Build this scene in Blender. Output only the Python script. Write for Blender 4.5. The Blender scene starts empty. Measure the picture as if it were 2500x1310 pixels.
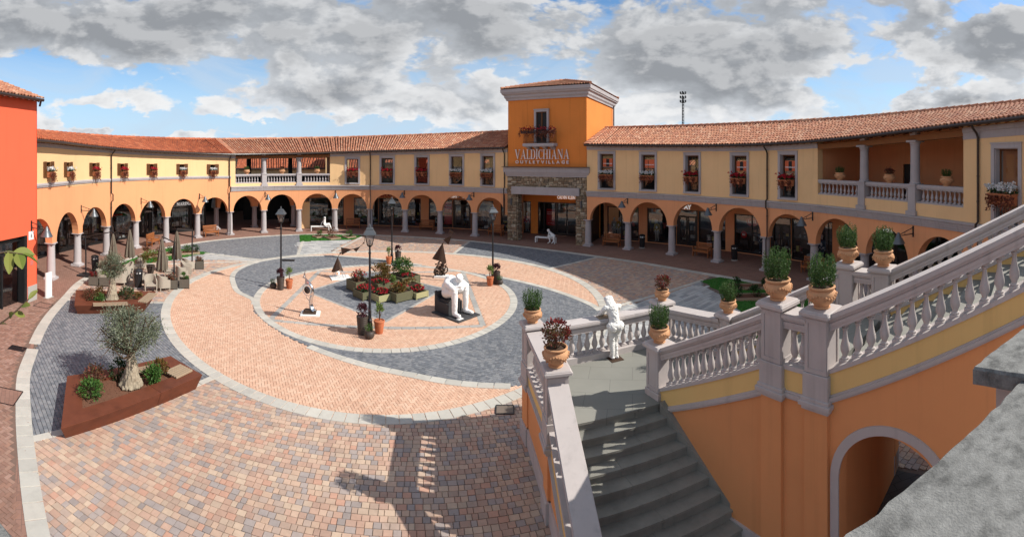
import bpy, bmesh, math, random
import numpy as np
from mathutils import Vector, Matrix, noise as mnoise
random.seed(11)
rng = np.random.default_rng(11)
SC = bpy.context.scene
COL = SC.collection
PI = math.pi
R_ = math.radians

# ------------------------------------------------------------------ camera (phone panorama: upright cylinder)
cam = bpy.data.cameras.new('camera')
cam.type = 'PANO'
cam.panorama_type = 'CENTRAL_CYLINDRICAL'
cam.central_cylindrical_range_u_min = -1250 / 1090
cam.central_cylindrical_range_u_max = 1250 / 1090
cam.central_cylindrical_range_v_min = -(1310 - 384) / 1090
cam.central_cylindrical_range_v_max = 384 / 1090
cam.central_cylindrical_radius = 1.0
cam.clip_start = 0.05
cam.clip_end = 8000
cam_o = bpy.data.objects.new('camera', cam)
COL.objects.link(cam_o)
cam_o.location = (0, 0, 7.0)
cam_o.rotation_euler = (R_(90), 0, 0)
SC.camera = cam_o

# ------------------------------------------------------------------ sun and sky
SUN_EL, SUN_AZ = 40.0, 94.0          # azimuth clockwise from +Y
sun = bpy.data.lights.new('sun', 'SUN')
sun.energy = 4.5
sun.angle = R_(0.53)
sun.color = (1.0, 0.95, 0.87)
sun_o = bpy.data.objects.new('sun', sun)
COL.objects.link(sun_o)
sd = Vector((math.sin(R_(SUN_AZ)) * math.cos(R_(SUN_EL)), math.cos(R_(SUN_AZ)) * math.cos(R_(SUN_EL)), math.sin(R_(SUN_EL))))
sun_o.rotation_euler = (-sd).to_track_quat('-Z', 'Y').to_euler()
sun_o.location = sd * 60

SC.render.engine = 'CYCLES'
SC.view_settings.view_transform = 'Standard'
SC.view_settings.look = 'None'
SC.view_settings.gamma = 1
SC.view_settings.use_curve_mapping = False
SC.view_settings.exposure = 0.38
SC.cycles.max_bounces = 6
SC.cycles.diffuse_bounces = 3
SC.cycles.glossy_bounces = 3
SC.cycles.transparent_max_bounces = 16
SC.cycles.use_denoising = True
SC.cycles.sample_clamp_indirect = 6


class NT:
    """small helper to write node trees"""
    def __init__(s, nt):
        s.nt = nt

    def n(s, t, **kw):
        n = s.nt.nodes.new(t)
        for k, v in kw.items():
            if k.startswith('i_'):
                key = k[2:]
                key = int(key) if key.isdigit() else key
                s.put(n, key, v)
            else:
                setattr(n, k, v)
        return n

    def put(s, n, key, v):
        if isinstance(v, bpy.types.NodeSocket):
            s.nt.links.new(v, n.inputs[key])
        else:
            n.inputs[key].default_value = v

    def m(s, op, a, b=None, c=None, clamp=False):
        n = s.nt.nodes.new('ShaderNodeMath')
        n.operation = op
        n.use_clamp = clamp
        for i, v in enumerate((a, b, c)):
            if v is not None:
                s.put(n, i, v)
        return n.outputs[0]

    def mix(s, f, a, b, mode='MIX'):
        n = s.nt.nodes.new('ShaderNodeMix')
        n.data_type = 'RGBA'
        n.blend_type = mode
        s.put(n, 0, f)
        s.put(n, 6, a)
        s.put(n, 7, b)
        return n.outputs[2]

    def ramp(s, f, stops, interp='LINEAR'):
        n = s.nt.nodes.new('ShaderNodeValToRGB')
        cr = n.color_ramp
        cr.interpolation = interp
        while len(cr.elements) < len(stops):
            cr.elements.new(0.5)
        for e, (p, c) in zip(cr.elements, stops):
            e.position = p
            e.color = (*c, 1) if len(c) == 3 else c
        s.put(n, 0, f)
        return n.outputs[0]

    def rng(s, f, a, b, c=0.0, d=1.0):
        n = s.nt.nodes.new('ShaderNodeMapRange')
        n.interpolation_type = 'SMOOTHSTEP'
        for i, v in enumerate((f, a, b, c, d)):
            s.put(n, i, v)
        return n.outputs[0]

    def noise(s, vec, scale, detail=4, rough=0.55, dist=0.0, w=None):
        n = s.nt.nodes.new('ShaderNodeTexNoise')
        if w == 2:
            n.noise_dimensions = '2D'
        s.put(n, 'Vector', vec)
        s.put(n, 'Scale', scale)
        s.put(n, 'Detail', detail)
        s.put(n, 'Roughness', rough)
        s.put(n, 'Distortion', dist)
        return n.outputs[0]


world = bpy.data.worlds.new('World')
SC.world = world
world.use_nodes = True
w = NT(world.node_tree)
for n in list(world.node_tree.nodes):
    world.node_tree.nodes.remove(n)
sky = w.n('ShaderNodeTexSky')
sky.sky_type = 'NISHITA'
sky.sun_disc = False
sky.sun_elevation = R_(SUN_EL)
sky.sun_rotation = R_(SUN_AZ)
sky.air_density = 1.0
sky.dust_density = 0.4
sky.ozone_density = 2.0
tc = w.n('ShaderNodeTexCoord')
sp = w.n('ShaderNodeSeparateXYZ', i_0=tc.outputs['Generated'])
X, Y, Z = sp.outputs
az = w.m('ARCTAN2', X, Y)
hyp = w.m('SQRT', w.m('ADD', w.m('MULTIPLY', X, X), w.m('MULTIPLY', Y, Y)))
el = w.m('DIVIDE', Z, w.m('MAXIMUM', hyp, 0.02))        # tangent of elevation
zz = w.m('ADD', w.m('MAXIMUM', Z, 0.0), 0.17)
cx = w.n('ShaderNodeCombineXYZ', i_0=w.m('DIVIDE', X, zz), i_1=w.m('DIVIDE', Y, zz), i_2=0.0).outputs[0]
cy = w.n('ShaderNodeCombineXYZ', i_0=w.m('MULTIPLY', az, 1.0), i_1=w.m('MULTIPLY', el, 1.9), i_2=0.0).outputs[0]


def blob(a0, e0, ra, re, amp):
    da = w.m('DIVIDE', w.m('SUBTRACT', az, a0), ra)
    de = w.m('DIVIDE', w.m('SUBTRACT', el, e0), re)
    d = w.m('ADD', w.m('MULTIPLY', da, da), w.m('MULTIPLY', de, de))
    return w.m('MULTIPLY', w.m('POWER', 2.718, w.m('MULTIPLY', d, -1.0)), amp)


def total(l):
    t = l[0]
    for q in l[1:]:
        t = w.m('ADD', t, q)
    return t


def pa(x):
    return (x - 1250) / 1090


def pe(y):
    return (384 - y) / 1090


# large cloud masses and gaps of this sky, as azimuth / elevation regions with frayed edges
wz = w.n('ShaderNodeTexNoise', noise_dimensions='2D', i_Vector=cy, i_Scale=5.0, i_Detail=5.0, i_Roughness=0.6)
ws = w.n('ShaderNodeSeparateColor', i_0=wz.outputs[1])
az0, el0 = az, el
az = w.m('ADD', az0, w.m('MULTIPLY', w.m('SUBTRACT', ws.outputs[0], 0.5), 0.34))
el = w.m('ADD', el0, w.m('MULTIPLY', w.m('SUBTRACT', ws.outputs[1], 0.5), 0.13))
SKYB = [  # x, y, rx, ry, amount
    (250, 70, 440, 95, .27), (850, 50, 300, 90, .18), (1450, 70, 420, 150, .19), (1950, 100, 330, 110, .22),
    (2430, 150, 140, 120, .22), (2280, 270, 260, 34, .26), (760, 238, 200, 52, .22), (360, 328, 330, 20, .26), (90, 298, 110, 30, .24),
    (1050, 255, 170, 70, .13), (1700, 230, 300, 90, .2), (620, 275, 120, 22, .16), (220, 245, 150, 30, .14),
    (1165, 155, 80, 50, -.17), (2150, 180, 160, 72, -.36), (2400, 12, 140, 30, -.26), (760, 312, 340, 22, -.24), (330, 285, 330, 26, -.24),
    (380, 190, 330, 40, -.10), (1010, 120, 130, 36, -.05), (640, 95, 80, 45, -.10), (1000, 326, 200, 22, -.16), (2050, 265, 80, 30, -.2)]
bias = total([blob(pa(x), pe(y), rx / 1090, ry / 1090, a) for x, y, rx, ry, a in SKYB])
az, el = az0, el0
mask_hi = w.rng(el, 0.40, 0.85)
lowf = w.noise(cy, 2.1, 3, 0.5, 0.4, 2)


def billow(vec):
    """cauliflower density: soft masses with rounded bumps at every scale"""
    a_ = w.noise(vec, 4.2, 7, 0.56, 0.15, 2)
    v_ = w.n('ShaderNodeTexVoronoi', feature='F1', voronoi_dimensions='2D', i_Vector=vec, i_Scale=10.0, i_Detail=3.5, i_Roughness=0.55, i_Lacunarity=2.1, i_Randomness=1.0)
    v_.normalize = True
    return w.m('ADD', w.m('MULTIPLY', a_, 0.74), w.m('MULTIPLY', w.m('SUBTRACT', 0.42, v_.outputs[0]), 0.30))


def shift(dx, dy):
    return w.n('ShaderNodeVectorMath', operation='ADD', i_0=cy, i_1=(dx, dy, 0)).outputs[0]


b0 = billow(cy)
b1 = billow(shift(0.030, 0.040))
extra = w.m('ADD', w.m('MULTIPLY', lowf, 0.34), w.m('MULTIPLY', bias, w.m('SUBTRACT', 1.0, mask_hi)))
extra = w.m('ADD', extra, w.m('MULTIPLY', mask_hi, 0.04))
dens = w.m('ADD', b0, extra)
alpha = w.rng(dens, 0.555, 0.645)
thick = w.m('ADD', w.rng(dens, 0.60, 1.02), w.m('MULTIPLY', w.rng(el, 0.08, 0.30), 0.50), clamp=True)
lit = w.rng(w.m('SUBTRACT', b0, b1), -0.055, 0.085)
base = w.ramp(thick, [(0.0, (0.84, 0.87, 0.91)), (0.28, (0.58, 0.61, 0.65)), (0.65, (0.43, 0.455, 0.49)), (1.0, (0.34, 0.36, 0.39))])
bright = w.mix(w.m('MULTIPLY', lit, w.m('SUBTRACT', 0.78, w.m('MULTIPLY', thick, 0.45))), base, (1.02, 1.02, 1.02, 1))
low = w.rng(el, 0.17, 0.03)
cloud = w.mix(w.m('MULTIPLY', low, w.m('MULTIPLY', lit, 0.6)), bright, (0.98, 0.985, 0.99, 1))
veil = w.m('MULTIPLY', w.rng(w.noise(cy, 2.6, 6, 0.62, 0.8, 2), 0.38, 0.68), 0.58)
skyc = w.n('ShaderNodeHueSaturation', i_Saturation=1.22, i_Color=sky.outputs[0])
bg_sky0 = w.n('ShaderNodeBackground', i_0=skyc.outputs[0], i_1=0.115)
bg_low = w.n('ShaderNodeBackground', i_0=(0.47, 0.66, 0.90, 1), i_1=0.8)
bg_sky = w.n('ShaderNodeMixShader', i_0=w.rng(el, 0.30, 0.0, 0.0, 0.85), i_1=bg_sky0.outputs[0], i_2=bg_low.outputs[0])
bg_veil = w.n('ShaderNodeBackground', i_0=(0.62, 0.74, 0.88, 1), i_1=0.72)
bg_cloud = w.n('ShaderNodeBackground', i_0=cloud, i_1=0.71)
m0 = w.n('ShaderNodeMixShader', i_0=veil, i_1=bg_sky.outputs[0], i_2=bg_veil.outputs[0])
m1 = w.n('ShaderNodeMixShader', i_0=alpha, i_1=m0.outputs[0], i_2=bg_cloud.outputs[0])
wo = w.n('ShaderNodeOutputWorld', i_0=m1.outputs[0])


# ------------------------------------------------------------------ materials
def lin(r, g, b):
    def f(c):
        c /= 255
        return c / 12.92 if c <= 0.04045 else ((c + 0.055) / 1.055) ** 2.4
    return (f(r), f(g), f(b))


MATS = {}


def mat(name, col, rough=0.75, var=0.12, scale=3.0, bump=0.0, bscale=40.0, metal=0.0, spec=0.3, dirt=0.0, islands=None,
        imix=1.0, world_space=False, streak=0.0, big=0.0, sscale=(5.0, 5.0, 0.22)):
    m = bpy.data.materials.new(name)
    m.use_nodes = True
    t = NT(m.node_tree)
    p = m.node_tree.nodes['Principled BSDF']
    tco = t.n('ShaderNodeTexCoord')
    geo = t.n('ShaderNodeNewGeometry')
    oi = t.n('ShaderNodeObjectInfo')
    if world_space:
        vec = geo.outputs['Position']
    else:
        vec = t.n('ShaderNodeVectorMath', operation='ADD', i_0=tco.outputs['Object'],
                  i_1=t.n('ShaderNodeCombineXYZ', i_0=t.m('MULTIPLY', oi.outputs['Random'], 37.0), i_1=t.m('MULTIPLY', oi.outputs['Random'], 11.0), i_2=0.0).outputs[0]).outputs[0]
    base = (*col, 1)
    if islands:
        k = t.m('FRACT', t.m('ADD', geo.outputs['Random Per Island'], t.m('MULTIPLY', oi.outputs['Random'], 7.31)))
        n = len(islands)
        base = t.ramp(k, [(i / n, c) for i, c in enumerate(islands)], 'CONSTANT')
        if imix < 1:
            base = t.mix(imix, (*col, 1), base)
    nz = t.noise(vec, scale, 6, 0.62)
    v = t.m('ADD', 1.0 - var, t.m('MULTIPLY', nz, 2 * var))
    if dirt:
        nd = t.rng(t.noise(vec, scale * 0.37, 5, 0.65), 0.45, 0.75)
        v = t.m('MULTIPLY', v, t.m('SUBTRACT', 1.0, t.m('MULTIPLY', nd, dirt)))
    v = t.m('MULTIPLY', v, t.m('ADD', 0.955, t.m('MULTIPLY', oi.outputs['Random'], 0.09)))
    if streak:      # rain streaks: long in z, short along the wall
        sv = t.n('ShaderNodeMapping', i_0=geo.outputs['Position'])
        sv.inputs['Scale'].default_value = sscale
        v = t.m('MULTIPLY', v, t.m('SUBTRACT', 1.0, t.m('MULTIPLY', t.rng(t.noise(sv.outputs[0], 1.0, 5, 0.65), 0.5, 0.78), streak)))
    if big:
        v = t.m('MULTIPLY', v, t.m('ADD', 1.0 - big, t.m('MULTIPLY', t.noise(geo.outputs['Position'], 0.32, 5, 0.6, 0.6), 2 * big)))
    vc = t.n('ShaderNodeCombineXYZ', i_0=v, i_1=v, i_2=v).outputs[0]
    c = t.mix(1.0, base, vc, 'MULTIPLY')
    t.put(p, 'Base Color', c)
    t.put(p, 'Roughness', t.m('ADD', rough - 0.06, t.m('MULTIPLY', nz, 0.12), clamp=True))
    p.inputs['Metallic'].default_value = metal
    p.inputs['Specular IOR Level'].default_value = spec
    if bump:
        b = t.n('ShaderNodeBump', i_Strength=bump, i_Distance=0.01, i_Height=t.noise(vec, bscale, 4, 0.6))
        t.put(p, 'Normal', b.outputs[0])
    MATS[name] = m
    return m


def leafmat(name, cols, transl=0.3, rough=0.55):
    m = bpy.data.materials.new(name)
    m.use_nodes = True
    t = NT(m.node_tree)
    p = m.node_tree.nodes['Principled BSDF']
    out = m.node_tree.nodes['Material Output']
    geo = t.n('ShaderNodeNewGeometry')
    oi = t.n('ShaderNodeObjectInfo')
    k = t.m('FRACT', t.m('ADD', geo.outputs['Random Per Island'], oi.outputs['Random']))
    n = len(cols)
    c = t.ramp(k, [(i / max(1, n - 1), q) for i, q in enumerate(cols)])
    t.put(p, 'Base Color', c)
    p.inputs['Roughness'].default_value = rough
    p.inputs['Specular IOR Level'].default_value = 0.25
    tr = t.n('ShaderNodeBsdfTranslucent', i_Color=c)
    mx = t.n('ShaderNodeMixShader', i_0=transl, i_1=p.outputs[0], i_2=tr.outputs[0])
    t.put(out, 0, mx.outputs[0])
    MATS[name] = m
    return m


def glassmat(name, tint=(0.5, 0.55, 0.55), refl=0.16, dark=0.55):
    m = bpy.data.materials.new(name)
    m.use_nodes = True
    t = NT(m.node_tree)
    out = m.node_tree.nodes['Material Output']
    m.node_tree.nodes.remove(m.node_tree.nodes['Principled BSDF'])
    tr = t.n('ShaderNodeBsdfTransparent', i_Color=(*tint, 1))
    gl = t.n('ShaderNodeBsdfGlossy', i_Roughness=0.02, i_Color=(0.9, 0.92, 0.95, 1))
    fr = t.n('ShaderNodeFresnel', i_IOR=1.5)
    f = t.m('ADD', t.m('MULTIPLY', fr.outputs[0], 0.9), refl, clamp=True)
    mx = t.n('ShaderNodeMixShader', i_0=f, i_1=tr.outputs[0], i_2=gl.outputs[0])
    t.put(out, 0, mx.outputs[0])
    MATS[name] = m
    return m


# ------------------------------------------------------------------ mesh building
class MB:
    def __init__(s):
        s.v = []
        s.f = []
        s.mi = []

    def add(s, verts, faces, m=0):
        o = len(s.v)
        s.v.extend([tuple(map(float, q)) for q in verts])
        for f in faces:
            s.f.append(tuple(o + i for i in f))
            s.mi.append(m)

    def hexa(s, b, m=0):
        """eight corners: four bottom (ccw), four top"""
        s.add(b, [(3, 2, 1, 0), (4, 5, 6, 7), (0, 1, 5, 4), (1, 2, 6, 5), (2, 3, 7, 6), (3, 0, 4, 7)], m)

    def box(s, c, d, rz=0.0, m=0, top=1.0, rx=0.0, ry=0.0):
        dx, dy, dz = d[0] / 2, d[1] / 2, d[2] / 2
        M = Matrix.Translation(c) @ Matrix.Rotation(rz, 4, 'Z') @ Matrix.Rotation(ry, 4, 'Y') @ Matrix.Rotation(rx, 4, 'X')
        pts = [(-dx, -dy, -dz), (dx, -dy, -dz), (dx, dy, -dz), (-dx, dy, -dz),
               (-dx * top, -dy * top, dz), (dx * top, -dy * top, dz), (dx * top, dy * top, dz), (-dx * top, dy * top, dz)]
        s.hexa([tuple(M @ Vector(p)) for p in pts], m)

    def cbox(s, c, d, ch=0.01, rz=0.0, m=0):
        """box with chamfered upright and upper edges"""
        dx, dy, dz = d[0] / 2, d[1] / 2, d[2] / 2

        def oct_(x, y, z):
            return [(x - ch, -y, z), (x, -y + ch, z), (x, y - ch, z), (x - ch, y, z), (-x + ch, y, z), (-x, y - ch, z), (-x, -y + ch, z), (-x + ch, -y, z)]
        rows = [oct_(dx, dy, -dz), oct_(dx, dy, dz - ch), oct_(dx - ch, dy - ch, dz)]
        M = Matrix.Translation(c) @ Matrix.Rotation(rz, 4, 'Z')
        v = [tuple(M @ Vector(p)) for r in rows for p in r]
        f = [tuple(range(16, 24)), tuple(reversed(range(8)))]
        for k in range(2):
            for i in range(8):
                j = (i + 1) % 8
                f.append((k * 8 + i, k * 8 + j, k * 8 + 8 + j, k * 8 + 8 + i))
        s.add(v, f, m)

    def prism(s, poly, z0, z1, m=0, mtop=None):
        n = len(poly)
        a = sum(poly[i][0] * poly[(i + 1) % n][1] - poly[(i + 1) % n][0] * poly[i][1] for i in range(n))
        if a < 0:
            poly = poly[::-1]
        v = [(p[0], p[1], z0) for p in poly] + [(p[0], p[1], z1) for p in poly]
        s.add(v, [tuple(reversed(range(n)))] + [(i, (i + 1) % n, n + (i + 1) % n, n + i) for i in range(n)], m)
        s.add([(p[0], p[1], z1) for p in poly], [tuple(range(n))], m if mtop is None else mtop)

    def lathe(s, prof, n=16, c=(0, 0, 0), m=0, sx=1.0, sy=1.0, capb=True, capt=True):
        v = []
        for r, z in prof:
            for i in range(n):
                a = 2 * PI * i / n
                v.append((c[0] + r * math.cos(a) * sx, c[1] + r * math.sin(a) * sy, c[2] + z))
        f = []
        for k in range(len(prof) - 1):
            for i in range(n):
                j = (i + 1) % n
                f.append((k * n + i, k * n + j, k * n + n + j, k * n + n + i))
        if capb:
            f.append(tuple(reversed(range(n))))
        if capt:
            f.append(tuple(range((len(prof) - 1) * n, len(prof) * n)))
        s.add(v, f, m)

    def tube(s, pts, r, n=6, m=0, cap=True):
        pts = [Vector(p) for p in pts]
        k = len(pts)
        rr = r if isinstance(r, (list, tuple)) else [r] * k
        v = []
        up = Vector((0, 0, 1))
        prev = None
        for i in range(k):
            t = (pts[min(i + 1, k - 1)] - pts[max(i - 1, 0)]).normalized()
            if prev is None:
                a = t.cross(up)
                if a.length < 0.05:
                    a = t.cross(Vector((1, 0, 0)))
                a.normalize()
            else:
                a = (prev - t * prev.dot(t))
                if a.length < 1e-4:
                    a = t.cross(Vector((1, 0, 0)))
                a.normalize()
            prev = a
            b = t.cross(a)
            for j in range(n):
                q = 2 * PI * j / n
                v.append(tuple(pts[i] + (a * math.cos(q) + b * math.sin(q)) * rr[i]))
        f = []
        for i in range(k - 1):
            for j in range(n):
                f.append((i * n + j, i * n + (j + 1) % n, i * n + n + (j + 1) % n, i * n + n + j))
        if cap:
            f.append(tuple(reversed(range(n))))
            f.append(tuple(range((k - 1) * n, k * n)))
        s.add(v, f, m)

    def sphere(s, c, r, n=10, k=6, m=0):
        rx, ry, rz = r if isinstance(r, (tuple, list)) else (r, r, r)
        prof = []
        v = [(c[0], c[1], c[2] - rz)]
        for i in range(1, k):
            a = -PI / 2 + PI * i / k
            for j in range(n):
                b = 2 * PI * j / n
                v.append((c[0] + rx * math.cos(a) * math.cos(b), c[1] + ry * math.cos(a) * math.sin(b), c[2] + rz * math.sin(a)))
        v.append((c[0], c[1], c[2] + rz))
        f = [(0, 1 + (j + 1) % n, 1 + j) for j in range(n)]
        for i in range(k - 2):
            for j in range(n):
                f.append((1 + i * n + j, 1 + i * n + (j + 1) % n, 1 + (i + 1) * n + (j + 1) % n, 1 + (i + 1) * n + j))
        o = 1 + (k - 2) * n
        f += [(o + j, o + (j + 1) % n, len(v) - 1) for j in range(n)]
        s.add(v, f, m)

    def leaf(s, c, d, w_, up=None, m=0):
        """one leaf: a folded diamond along direction d"""
        c = Vector(c)
        d = Vector(d)
        side = d.cross(Vector((random.gauss(0, 1), random.gauss(0, 1), random.gauss(0, 1)))) if up is None else d.cross(Vector(up))
        if side.length < 1e-6:
            return
        side = side.normalized() * w_
        s.add([c, c + d * 0.5 + side, c + d, c + d * 0.5 - side], [(0, 1, 2, 3)], m)

    def mesh(s, name, mats, smooth=False, sharp=35):
        me = bpy.data.meshes.new(name)
        me.from_pydata(s.v, [], s.f)
        for q in (mats if isinstance(mats, (list, tuple)) else [mats]):
            me.materials.append(q)
        if any(s.mi):
            me.polygons.foreach_set('material_index', s.mi)
        if smooth:
            me.polygons.foreach_set('use_smooth', [True] * len(me.polygons))
            me.set_sharp_from_angle(angle=R_(sharp))
        me.update()
        return me

    def build(s, name, mats, parent=None, smooth=False, kind=None, loc=None, sharp=35, label=None, rel=False):
        """rel: vertices are in world space, make them relative to the parent's place"""
        if rel and parent is not None:
            p = parent
            off = Vector((0, 0, 0))
            while p is not None:
                off += p.location
                p = p.parent
            s.v = [(a - off.x, b - off.y, c - off.z) for a, b, c in s.v]
        o = link(name, s.mesh(name, mats, smooth, sharp), parent)
        if kind:
            o['kind'] = kind
        if label:
            o['label'] = label
        if loc is not None:
            o.location = loc
        return o


def link(name, me, parent=None, loc=None, rz=None):
    o = bpy.data.objects.new(name, me)
    COL.objects.link(o)
    if parent is not None:
        o.parent = parent
    if loc is not None:
        o.location = loc
    if rz is not None:
        o.rotation_euler = (0, 0, rz)
    return o


def tag(o, label=None, cat=None, group=None, kind=None):
    for k, v in (('label', label), ('category', cat), ('group', group), ('kind', kind)):
        if v:
            o[k] = v
    return o


def thing(name, label, cat, loc=(0, 0, 0), rz=0.0, group=None):
    o = link(name, None, None, loc, rz)
    o.empty_display_size = 0.3
    return tag(o, label, cat, group)


KIDS = {}


def dup(root, loc, rz=0.0, label=None, group=None, scale=None):
    """copy of a thing with copies of its parts and their sub-parts"""
    def cp(o, parent):
        c = o.copy()
        COL.objects.link(c)
        if parent is not None:
            c.parent = parent
        for ch in o.children:
            cp(ch, c)
        return c
    r = cp(root, None)
    r.location = loc
    r.rotation_euler = (0, 0, rz)
    if scale:
        r.scale = (scale, scale, scale)
    if label:
        r['label'] = label
    if group:
        r['group'] = group
    return r


def remesh(mb, name, voxel, material, smooth_it=4, rough=0.0, fscale=20.0, stretch=1.0):
    """weld overlapping closed shapes into one continuous skin"""
    me = mb.mesh(name, material)
    o = bpy.data.objects.new(name, me)
    COL.objects.link(o)
    r = o.modifiers.new('r', 'REMESH')
    r.mode = 'VOXEL'
    r.voxel_size = voxel
    s = o.modifiers.new('s', 'SMOOTH')
    s.factor = 0.5
    s.iterations = smooth_it
    dg = bpy.context.evaluated_depsgraph_get()
    ev = o.evaluated_get(dg)
    me2 = bpy.data.meshes.new_from_object(ev)
    me2.name = name
    bpy.data.objects.remove(o)
    bpy.data.meshes.remove(me)
    if not me2.materials:
        me2.materials.append(material)
    if rough:
        nr = [Vector(v.normal) for v in me2.vertices]
        for v, q in zip(me2.vertices, nr):
            p = Vector(v.co) * fscale
            p.z *= stretch
            v.co += q * rough * (mnoise.noise(p) + .6 * mnoise.noise(p * 2.3 + Vector((7, 3, 1))))
    me2.polygons.foreach_set('use_smooth', [True] * len(me2.polygons))
    return me2


def text_mesh(txt, size, depth, material, spacing=1.0, shear=0.0, bold=0.0):
    cu = bpy.data.curves.new('lettering', 'FONT')
    cu.body = txt
    cu.size = size
    cu.extrude = depth / 2
    cu.align_x = 'CENTER'
    cu.space_character = spacing
    cu.shear = shear
    cu.offset = bold
    cu.resolution_u = 3
    o = bpy.data.objects.new('lettering', cu)
    COL.objects.link(o)
    dg = bpy.context.evaluated_depsgraph_get()
    me = bpy.data.meshes.new_from_object(o.evaluated_get(dg))
    bpy.data.objects.remove(o)
    bpy.data.curves.remove(cu)
    me.materials.clear()
    me.materials.append(material)
    me.name = 'lettering'
    return me


def crom(P, n=8, closed=False):
    """points along a smooth curve through P"""
    P = [np.array(p, float) for p in P]
    out = []
    N = len(P)
    for i in range(N if closed else N - 1):
        p1, p2 = P[i], P[(i + 1) % N]
        p0 = P[(i - 1) % N] if closed or i > 0 else 2 * p1 - p2
        p3 = P[(i + 2) % N] if closed or i + 2 < N else 2 * p2 - p1
        for k in range(n):
            t = k / n
            out.append(0.5 * ((2 * p1) + (p2 - p0) * t + (2 * p0 - 5 * p1 + 4 * p2 - p3) * t * t + (3 * p1 - p0 - 3 * p2 + p3) * t ** 3))
    if not closed:
        out.append(P[-1])
    return np.array(out)


def inpoly(px, py, poly):
    poly = np.asarray(poly)
    c = np.zeros(len(px), bool)
    n = len(poly)
    for i in range(n):
        x1, y1 = poly[i]
        x2, y2 = poly[(i + 1) % n]
        cond = ((y1 > py) != (y2 > py)) & (px < (x2 - x1) * (py - y1) / (y2 - y1 + 1e-12) + x1)
        c ^= cond
    return c


# palette -------------------------------------------------------------------------------------------------
m_orange = mat('stucco_orange', (0.78, 0.352, 0.168), 0.9, 0.05, 0.8, 0.25, 90, dirt=0.06, streak=0.12, big=0.06, world_space=True)
m_yellow = mat('stucco_yellow', (0.80, 0.525, 0.27), 0.9, 0.05, 0.8, 0.25, 90, dirt=0.06, streak=0.10, big=0.05, world_space=True)
m_deep = mat('stucco_deep_orange', (0.74, 0.24, 0.05), 0.9, 0.06, 0.8, 0.25, 90, dirt=0.08, streak=0.14, big=0.06, world_space=True)
m_wall_o = mat('stair_stucco_orange', (0.76, 0.325, 0.13), 0.9, 0.05, 0.7, 0.2, 110, dirt=0.08, streak=0.08, big=0.10, world_space=True)
m_wall_y = mat('stair_stucco_yellow', (0.76, 0.51, 0.20), 0.9, 0.05, 0.7, 0.2, 110, streak=0.12, world_space=True)
m_red = mat('stucco_red', (0.82, 0.13, 0.06), 0.9, 0.04, 0.8, 0.2, 90, streak=0.08, world_space=True)
m_trim = mat('trim_grey', (0.42, 0.385, 0.385), 0.8, 0.07, 1.6, 0.15, 120, dirt=0.12, streak=0.14, world_space=True)
m_stone_t = mat('balustrade_stone', (0.49, 0.44, 0.42), 0.75, 0.07, 2.2, 0.15, 140, dirt=0.10, streak=0.18, big=0.05, world_space=True)
m_step = mat('step_stone', (0.25, 0.243, 0.213), 0.75, 0.22, 2.5, 0.2, 80, dirt=0.25, streak=0.2, big=0.2, world_space=True)
m_cop = mat('coping_stone', (0.20, 0.198, 0.188), 0.9, 0.62, 24.0, 0.6, 110, dirt=0.6, world_space=True)
m_iron = mat('dark_iron', (0.022, 0.022, 0.024), 0.45, 0.15, 6, metal=0.3, spec=0.5)
m_lampgrey = mat('lamp_grey', (0.12, 0.13, 0.14), 0.4, 0.1, 5, metal=0.5, spec=0.5)
m_brown = mat('gutter_brown', (0.035, 0.022, 0.018), 0.4, 0.1, 5, spec=0.5)
m_wood = mat('bench_teak', (0.30, 0.105, 0.035), 0.55, 0.25, 9, 0.1, 60)
m_shutter = mat('shutter_wood', (0.13, 0.052, 0.018), 0.6, 0.2, 9)
m_beam = mat('roof_timber', (0.26, 0.105, 0.035), 0.7, 0.2, 5)
m_white = mat('white_paint', (0.78, 0.77, 0.75), 0.6, 0.04, 3)
m_plaster = mat('white_plaster', (0.80, 0.79, 0.77), 0.7, 0.04, 5, 0.5, 35)
m_rough_plaster = mat('rough_white_plaster', (0.80, 0.78, 0.74), 0.85, 0.06, 9, 1.0, 28)
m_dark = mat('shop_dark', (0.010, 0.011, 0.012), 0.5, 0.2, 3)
m_int = mat('shop_interior', (0.045, 0.042, 0.04), 0.9, 0.6, 1.4)
m_frame = mat('shop_frame_black', (0.012, 0.013, 0.014), 0.35, 0.1, 3, spec=0.5)
m_steel = mat('brushed_steel', (0.62, 0.62, 0.62), 0.25, 0.08, 8, metal=0.9)
m_chrome = mat('polished_steel', (0.72, 0.72, 0.74), 0.12, 0.1, 8, metal=1.0)
m_rust = mat('rusty_iron', (0.085, 0.055, 0.040), 0.55, 0.4, 9, 0.4, 40, metal=0.6)
m_corten = mat('corten_steel', (0.155, 0.047, 0.024), 0.62, 0.22, 5.0, 0.15, 70, metal=0.15, dirt=0.25, world_space=True)
m_slatwood = mat('weathered_slats', (0.31, 0.23, 0.155), 0.75, 0.22, 14, 0.15, 60)
m_mulch = mat('bark_mulch', (0.15, 0.07, 0.042), 0.95, 0.5, 25, 1.0, 60)
m_soil = mat('soil', (0.06, 0.035, 0.022), 0.95, 0.4, 25, 0.8, 60)
m_terra = mat('terracotta_pale', (0.56, 0.30, 0.155), 0.8, 0.10, 12, 0.2, 60, dirt=0.15)
m_terra_red = mat('terracotta_red', (0.48, 0.15, 0.065), 0.75, 0.16, 9, 0.2, 60, dirt=0.2)
m_terra_box = mat('terracotta_box', (0.46, 0.165, 0.075), 0.8, 0.12, 9)
m_potdark = mat('dark_ribbed_pot', (0.060, 0.046, 0.038), 0.55, 0.25, 9, 0.15, 60)
m_olivebox = mat('olive_planter', (0.125, 0.12, 0.068), 0.6, 0.08, 4)
m_olivepale = mat('pale_olive_planter', (0.36, 0.34, 0.18), 0.6, 0.06, 4)
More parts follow.
